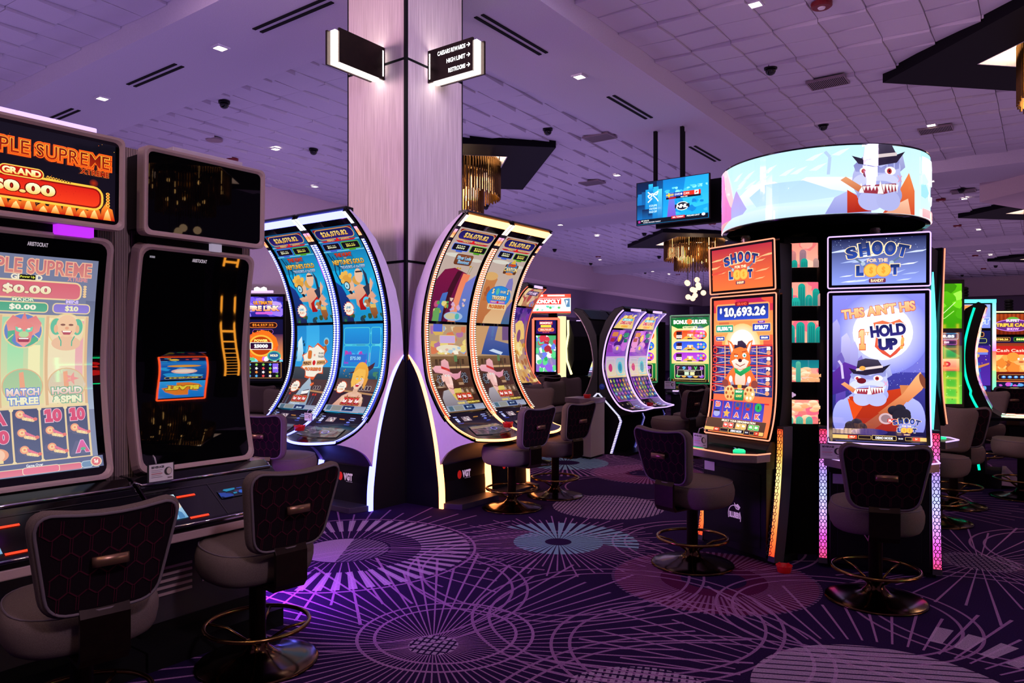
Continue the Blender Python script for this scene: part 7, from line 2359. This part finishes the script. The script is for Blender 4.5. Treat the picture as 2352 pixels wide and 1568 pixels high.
# leaning red machine right behind the amber bank
a = Art(62, 33, '#d0a878', '#b87858')
a.blobs(0, 0, 62, 33, 20, 6, ['#e8c890', '#c86858', '#8878b0', '#d8b098', '#b04848'], 61).rr(10, 4, 42, 9, 1, '#3c2858').text('PYRAMID', 31, 8.5, 6, '#e8c8e8', w=36, bold=.06)
b_ = Art(62, 110, '#502890', '#d8a858')
b_.blobs(0, 0, 62, 30, 14, 6, ['#7838a0', '#382070', '#a048b0'], 62).star(31, 44, 26, 9, 14, '#e8c070').blobs(0, 50, 62, 60, 40, 5, ['#e8c060', '#c89040', '#f0dc98', '#a86838', '#805090'], 63).ell(31, 40, 7, 9, '#804878')
q = put(1200, 13.2)
t = curved_machine((q[0] - .3, q[1] + .1, 0), PI / 2 + .16, 'leaning red edged machine right behind the amber bank', 'machines beyond the amber bank', G['coral'], (a, b_), stripe=False)
t.scale = (1.05, 1.2, 1.24)

# ------------------------------------------------------------------ machines at the right edge
a = Art(60, 108, '#2c1848', '#58b020')
a.rect(0, 0, 60, 20, '#18183c').frame(4, 2, 50, 8, 1, '#58b8e8', '#1c2858', b=.6).text('$8,888.85', 28, 6, 5.6, '#e8f4ff', w=42, bold=.06).frame(22, 12, 30, 6, 1, '#c860d0', '#301848', b=.5).text('$100', 37, 15, 4, '#f0d0f0', bold=.05)
a.poly([(0, 24), (30, 20), (58, 36), (40, 44), (0, 40)], '#38a858', '#208040').rect(0, 40, 56, 18, '#e8b890', '#d05048').text('WILD', 26, 48, 8, '#c02038', w=34, bold=.08).rect(0, 60, 60, 48, '#3ca028', '#58c040').dots(0, 60, 60, 44, 50, .8, ['#78d858', '#2c8020', '#a0e080'], 5)
b_ = Art(60, 72, '#58b810', '#309008')
b_.blobs(0, 0, 60, 72, 12, 12, ['#70d020', '#48a810', '#98e048', '#388808'], 71, 1.2).ell(12, 24, 6, 9, '#f0fff0').line([(20, 70), (30, 50), (50, 30)], 1, '#d8f8a8').line([(10, 60), (34, 56), (48, 44)], 1, '#b8f078')
q = put(2163, 8.2)
upright((q[0], q[1], 0), .5, 'green screened machine partly hidden behind the pod', 'machines at the right edge', a, .42, .98, 1.78, None, b_, h_top=.50)
p = put(2199, 10.3)
t = thing('slot_machine', 'black machine back with one teal light line behind the green screens', 'slot machine', p, .8, 'machines at the right edge')
MB().prism([(-.03, 2.08), (.02, 1.3), (.02, 0), (.3, 0), (.3, 2.05)], -.16, .16).build('body', M['black_satin'], t)
MB().smooth().tube([(.11, -.035, 2.02), (.10, -.02, 1.72), (.09, -.01, 1.62)], .012, 6).build('light_line', G['teal'], t)

q = put(2236, 8.75)
t = thing('slot_machine', 'black machine in profile with a teal light bar bending down its side', 'slot machine', (q[0] - .02, q[1], 0), PI / 2 + .03, 'machines at the right edge')
P = Prof([(-.15, 2.10), (-.09, 1.88), (-.045, 1.64), (-.04, 1.42), (-.07, 1.22), (-.15, 1.0), (-.21, .88)], 6)
side = [p for p, _ in P.seg(0, P.len, 24)] + [(-.30, .82), (-.28, .74), (-.10, .66), (-.14, .3), (-.16, .04), (.22, .04), (.24, 1.4), (.16, 1.75), (.05, 2.06), (-.08, 2.14)]
MB().prism(side, -.34, .34).build('body', M['black_satin'], t)
MB().smooth().sheet(P.seg(0, P.len, 24, .006), -.33, .33, .006).build('glass', M['black_gloss'], t)
a = Art(60, 128, '#e07838', '#4c3890')
a.blobs(0, 0, 60, 128, 40, 8, ['#f0a050', '#e84828', '#f8d8a0', '#4858c0', '#c050a0', '#f0f0e8', '#38a868'], 81)
a.build('screen', SCR_HI, prof_map(P, 60, 128, -.30, .60, .02, P.len - .02, .007), t, cut=5)
b_ = [(-.345, p[0] + .10 + (.02 if p[1] < 1.1 else 0), p[1]) for p, _ in P.seg(.03, P.len - .02, 26)]
MB().smooth().tube(b_, .014, 6).build('side_light', G['teal'], t)
MB().smooth().tube([(-.345, -.02, .70), (-.345, -.05, .45), (-.345, -.09, .20)], .014, 6).build('foot_light', G['teal'], t)
MB().prism([(-.36, -.18), (-.30, -.62), (.30, -.62), (.36, -.18)], .78, .815, 'z').build('deck', M['black_gloss'], t, .004)
a = Art(60, 40, '#48a0a0', '#d8b080')
a.blobs(0, 0, 60, 40, 20, 6, ['#f0d0a0', '#58d0b0', '#e89878', '#f8f0e0', '#30685c'], 82)
a.build('deck_display', SCR_HI, lambda x, y, e: (-.28 + x * .0093, -.24 - y * .009, .8155 + e), t)
MB().prism([(-.34, -.30), (.34, -.30), (.34, .24), (-.34, .24)], 0, .16, 'z').build('plinth', M['black_matte'], t, .004)
for y0 in (-.30,):
    MB().prism([(y0, .04), (y0 - .16, .04), (y0 - .04, .18), (y0, .18)], -.33, .33).build('foot_rest', M['silver'], t, .006)


def art_fiesta():
    a = Art(60, 108, '#301878', '#5028a0')
    a.rect(0, 0, 60, 26, '#181850').frame(20, 3, 30, 7, 2, '#f0a040', '#201020', b=.8).frame(24, 14, 30, 7, 2, '#c8d058', '#141c48', b=.7).text('$10', 39, 17.6, 5, '#f0f0c0', bold=.06)
    a.dots(0, 24, 60, 40, 30, .8, ['#e85048', '#f0b050', '#f8f0e0'], 6).ell(33, 36, 24, 7, '#e89050').rect(10, 38, 46, 4, '#6878d8')
    a.ell(33, 44, 11, 5, '#c8a068').rect(28, 47, 10, 9, '#c88860').poly([(24, 56), (44, 56), (46, 72), (22, 72)], '#2c50a8').ell(26, 68, 9, 7, '#e0a060').ell(26, 68, 3, 2.4, '#301810').poly([(34, 64), (58, 56), (58, 59), (36, 69)], '#c07840').poly([(25, 72), (33, 72), (31, 94), (23, 94)], '#4868c0').poly([(36, 72), (44, 72), (48, 94), (40, 94)], '#4868c0')
    a.rect(0, 96, 60, 12, '#181040').blobs(4, 97, 52, 10, 9, 3, ['#e8b048', '#58a8e0', '#e05838', '#f0e8e0'], 7)
    return a


a = Art(60, 34, '#98a8f0', '#7c8ce0')
a.poly([(0, 34), (20, 0), (36, 0), (24, 34)], '#b0c0fc').rect(4, 1, 30, 7, '#e89048').ell(18, 15, 4, 3, '#4c5cb8').ell(27, 15, 4, 3, '#4c5cb8').text('COLLECT', 32, 24, 8.4, '#6c88e8', w=54, out='#e8f0ff', ow=.06, bold=.07)
q = put(2228, 12.4)
t = upright((q[0], q[1], 0), .5, 'tall machine with a thick cyan to coral light frame at right', 'machines at the right edge', art_fiesta(), .64, .86, 1.90, None, a, frame_w=.06, h_top=.40)
fr = Art(8, 160, '#8cf0ff', '#ffffff')
fr.rect(0, 0, 8, 60, '#70e8f8', '#e0f8ff').rect(0, 60, 8, 30, '#e0e8ff', '#f080f0').rect(0, 90, 8, 35, '#ff7060', '#ffd080').rect(0, 125, 8, 35, '#a0ff90', '#68f0c0')
for s in (-1, 1): fr.build('frame_light', screen_mat('frame_leds', 1.5), flat_map(8, 160, .06, 1.5, s * .375 - .03, -.013, 2.40), t)
MB().box(-.405, .405, -.02, .0, 2.37, 2.43).build('frame_light', G['cyan'], t)
MB().box(-.41, -.34, -.0, .06, 0, .9).box(.34, .41, -.0, .06, 0, .9).build('frame_leg', M['silver'], t)
lamp_stack(2214, 12.5, 2.45, 'black ribbed signal lamp on the cyan framed machine')
a = Art(60, 34, '#8c3010', '#5c1808')
for k in range(10): a.rect(6 * k, 0, 3, 34, '#a84418', '#702008')
a.ell(30, 19, 28, 10, '#c880e0').ell(30, 19, 26.6, 8.8, '#602878').ell(30, 9, 9, 4, '#58a838').text('BUFFET', 30, 11, 4.6, '#f0c8f8', w=20, bold=.06).text('TRIPLE CASH', 30, 18.4, 6, '#f8c048', w=50, out='#401808', ow=.05, bold=.07).text('SHOW', 30, 25, 4, '#f0a8e8', w=18, bold=.06)
b_ = Art(60, 100, '#701410', '#e07838')
b_.rect(0, 0, 60, 12, '#181038').frame(2, 1, 24, 7, 1, '#f0a850', '#38180c', b=.5).text('$788.26', 14, 4.6, 4.6, '#f8d060', w=19, bold=.06).frame(32, 1, 26, 7, 1, '#58c038', '#0c3018', b=.5).text('$838.24', 45, 4.6, 4.6, '#e8f080', w=20, bold=.06)
b_.rect(0, 18, 60, 20, '#b81c18', '#d83020').text('Cash Casino', 30, 27, 6, '#f8d8c0', w=50, bold=.02)
b_.blobs(0, 36, 60, 34, 24, 7, ['#f0a048', '#e88030', '#f8c070', '#d06820'], 91).ell(42, 46, 12, 11, '#f0a860').ell(30, 40, 9, 9, '#e89038').ell(38, 44, 1.6, 2, '#f8f8f8').ell(46, 44, 1.6, 2, '#f8f8f8').ell(42, 50, 4, 2, '#c05830')
b_.rect(0, 70, 60, 18, '#601810', '#3c0c08').frame(8, 76, 44, 9, 3, '#e8a050', '#280c10', b=.6)
for k in range(4): b_.ell(16 + 9 * k, 80.5, 3.4, 2.6, '#3878c8').ell(16 + 9 * k, 80, 2, 1.4, '#a8d8f8')
b_.rect(0, 90, 60, 10, '#141438').blobs(4, 91, 52, 8, 8, 3, ['#c050c0', '#e8a048', '#58a0e0'], 92)
q = put(2326, 12.8)
t = upright((q[0], q[1], 0), .5, 'curtain themed machine cut by the right edge', 'machines at the right edge', b_, .66, .93, 1.80, G['yellow'], a, h_top=.36)
MB().box(-.2, .3, -.32, -.27, .70, .715).build('deck_light', G['teal'], t)
lamp_stack(2317, 12.9, 2.27, 'black ribbed signal lamp on the curtain themed machine')

# the machines across the aisle that the blank screens mirror
a = Art(60, 108, '#0c3c90', '#1878d0')
a.blobs(0, 0, 60, 108, 16, 9, ['#28a0e8', '#0c50b0', '#50b8f0', '#1868c8'], 101, 1.3).frame(6, 4, 48, 9, 3, '#f0d020', '#0c1c50', b=.8).text('$5,740.64', 30, 8.5, 6, '#f8e040', w=38, bold=.06).ell(30, 40, 17, 12, '#f8c0b8').ell(30, 40, 13, 7, '#ffe8d8').rect(0, 60, 60, 24, '#1858b8', '#2888d8').ell(30, 66, 22, 6, '#f0a038').rect(0, 92, 60, 16, '#181848').blobs(4, 94, 52, 12, 9, 4, ['#f0c040', '#e04848', '#58b8e8'], 102)
b_ = Art(60, 40, '#1878d8', '#30a8f0')
b_.star(30, 20, 27, 14, 10, '#f08028', sy=.6).text('BLAST', 30, 20, 13, '#ffe040', w=44, out='#602010', ow=.06, bold=.07)
BRT = screen_mat('brightest_display', 14.0)
keep, SCR_HI = SCR_HI, BRT
upright((2.7, 5.95, 0), -PI / 2, 'blue game with orange rim across the aisle, mirrored in the blank screen', 'machines across the aisle', a, .72, .95, 2.1, glow('orange_bright_rim', '#ff5020', 22.0), b_, h_top=.45)
a = Art(60, 108, '#300810', '#180408')
a.blobs(0, 0, 60, 108, 14, 8, ['#c01818', '#500c10', '#e83020', '#200408'], 103)
upright((2.7, 4.55, 0), -PI / 2, 'red game across the aisle, mirrored dimly beside the blue one', 'machines across the aisle', a, .66, .95, 2.1, glow('green_bright_rim', '#10e080', 22.0))
SCR_HI = keep
t = thing('light_tower', 'amber lattice light tower across the aisle, mirrored in the blank screen', 'light tower', (2.7, 6.75, 0))
m = MB()
for k in range(11):
    z = .3 + .16 * k
    m.box(-.01, .01, -.12, .12, z, z + .025)
m.box(-.01, .01, -.13, -.105, .25, 2.0).box(-.01, .01, .105, .13, .25, 2.0)
m.build('lattice', glow('amber_tower', '#ffa030', 16.0), t)
MB().box(.01, .2, -.15, .15, 0, 2.65).build('post', M['black_satin'], t)

# ------------------------------------------------------------------ more stools
for px, d, dx, dy, lb in (
    (650, 6.7, -.32, .94, 'stool before the blue lit machines, its patterned back beside the blank screen'),
    (610, 9.9, .35, -1.0, 'red glowing stool facing us behind the blue lit bank'),
    (572, 10.8, .5, -1.0, 'stool mostly hidden behind the blank screen machine'),
    (1226, 10.2, .45, -.9, 'indigo stool facing us right behind the amber stools'),
    (1252, 11.3, 1.0, -.25, 'blue lit stool facing us behind the nearer amber stool'),
    (1306, 12.4, 1.0, -.2, 'blue lit stool facing the turned away bank'),
    (1222, 14.6, .4, -.9, 'brownish stool facing us farthest behind the amber bank'),
    (1266, 16.2, -.5, 1.0, 'black backed stool before the coral framed machine'),
    (1290, 14.9, -.2, 1.0, 'black backed stool seen edgewise right of the coral framed machine'),
    (1338, 13.9, 1.0, -.3, 'stool half hidden beside the turned away bank'),
    (1545, 10.3, -1.0, .12, 'nearer stool drawn up to the violet lit pair'),
    (1592, 10.9, -1.0, .10, 'farther stool drawn up to the violet lit pair'),
    (1612, 12.0, .05, 1.0, 'dark stool before the green topped bonus machine'),
    (2150, 6.75, -.2, -1.0, 'plain fronted stool facing us right beside the pod'),
    (2190, 7.45, -.3, 1.0, 'dark backed stool just behind the plain fronted one'),
    (2252, 9.6, -.2, -1.0, 'small stool seen past the teal lit machine'),
    (2347, 7.85, -1.0, -.1, 'stool at the right edge whose back is out of the picture'),
    (2312, 11.1, -.3, 1.0, 'stool with its back to us before the curtain themed machine'),
):
    p = put(px, d)
    stool(p[0], p[1], dx, dy, lb)

# ------------------------------------------------------------------ small things
# beverage cards
BV = None


def beverage(loc, rz, label, s=1.0):
    t = thing('drinks_card', label, 'card', loc, rz, 'drinks service cards')
    a = Art(16, 11, '#e8e0e4')
    a.text('BEVERAGE', 5.6, 1.8, 1.5, '#201c24', w=8.4, bold=.05)
    for k in range(5): a.rect(1.2, 3.6 + 1.1 * k, 7.4 - (k % 2), .35, '#a8a0a8' if k != 2 else '#c04040')
    a.ell(12.4, 5, 2.6, 2.6, '#302c30').ell(13, 5, 1.7, 2.1, '#d8ccc0').rect(12, 9, 3, .5, '#605860')
    MB().box(-.08 * s, .08 * s, 0, .003, 0, .11 * s).build('card', M['white_card'], t)
    a.build('print', mat_print, flat_map(16, 11, .16 * s, .11 * s, -.08 * s, -.0002, .11 * s), t)
    MB().box(-.09 * s, .09 * s, .003, .006, -.004, .114 * s).build('sleeve', M['ink'], t)
    MB().smooth().tube([(-.03 * s, .006, .11 * s), (-.03 * s, .02, .15 * s), (-.02 * s, .05, .16 * s), (-.01 * s, .06, .13 * s)], .004, 6).build('clip', M['clear_card'], t)
    return t


mat_print = bpy.data.materials.new('printed_card')
mat_print.use_nodes = True
_a = mat_print.node_tree.nodes.new('ShaderNodeAttribute')
_a.attribute_name = 'Col'
mat_print.node_tree.links.new(_a.outputs['Color'], mat_print.node_tree.nodes['Principled BSDF'].inputs['Base Color'])
mat_print.node_tree.nodes['Principled BSDF'].inputs['Roughness'].default_value = .6
p = at_x(364, 1105, -3.67)
beverage((-3.642, p[0], .926), PI / 2, 'white drinks card below the blank screen machine', .78)
p = at_d(1608, 1018, 5.62)
beverage((p[0], p[1], .845), math.radians(-24), 'white drinks card left of the fox machine deck', .9)
p = at_d(1910, 1042, 5.04)
beverage((p[0], p[1], .84), math.radians(13), 'white drinks card at the left of the bulldog poster', .9)
beverage((BB - .27, 11.77, .905), .06, 'tiny white drinks card below the green topped bonus machine', 1.2)
p = at_y(713, 972, 4.85)
beverage((p[0], 4.82, .862), 0, 'small white drinks card between the two blue lit machines', .7)
p = at_x(1197, 968, -4.75)
beverage((-4.72, p[0], .87), PI / 2, 'small white drinks card on the second amber machine', .7)

AT = None
for loc, lb in (((-5.95, 4.60, .79), 'red ashtray on the deck of the shark machine'), ((-4.50, 6.10, .785), 'red ashtray on the deck between the amber machines'),
                ((k0[0] - .17, k0[1] + .19, .87), 'red ashtray on top of the bin kiosk'), ((-4.99, 10.5, .70), 'red ashtray on the violet lit pair'),
                ((*at_z(1801, 1313, 0), 0.0), 'red ashtray left on the carpet beside the fox machine')):
    if AT is None:
        AT = thing('ashtray', lb, 'ashtray', loc, 0, 'red plastic ashtrays')
        MB().smooth().lathe([(0, .0), (.045, 0), (.055, .045), (.058, .05), (.052, .05), (.044, .012), (0, .010)], 24).build('bowl', M['red_plastic'], AT)
        m = MB()
        for k in range(5):
            a_ = 2 * PI * k / 5
            m.box(-.006 + .053 * math.cos(a_), .006 + .053 * math.cos(a_), -.006 + .053 * math.sin(a_), .006 + .053 * math.sin(a_), .05, .055)
        m.build('rest_notches', M['red_plastic'], AT)
    else: dup(AT, loc, 0, lb)
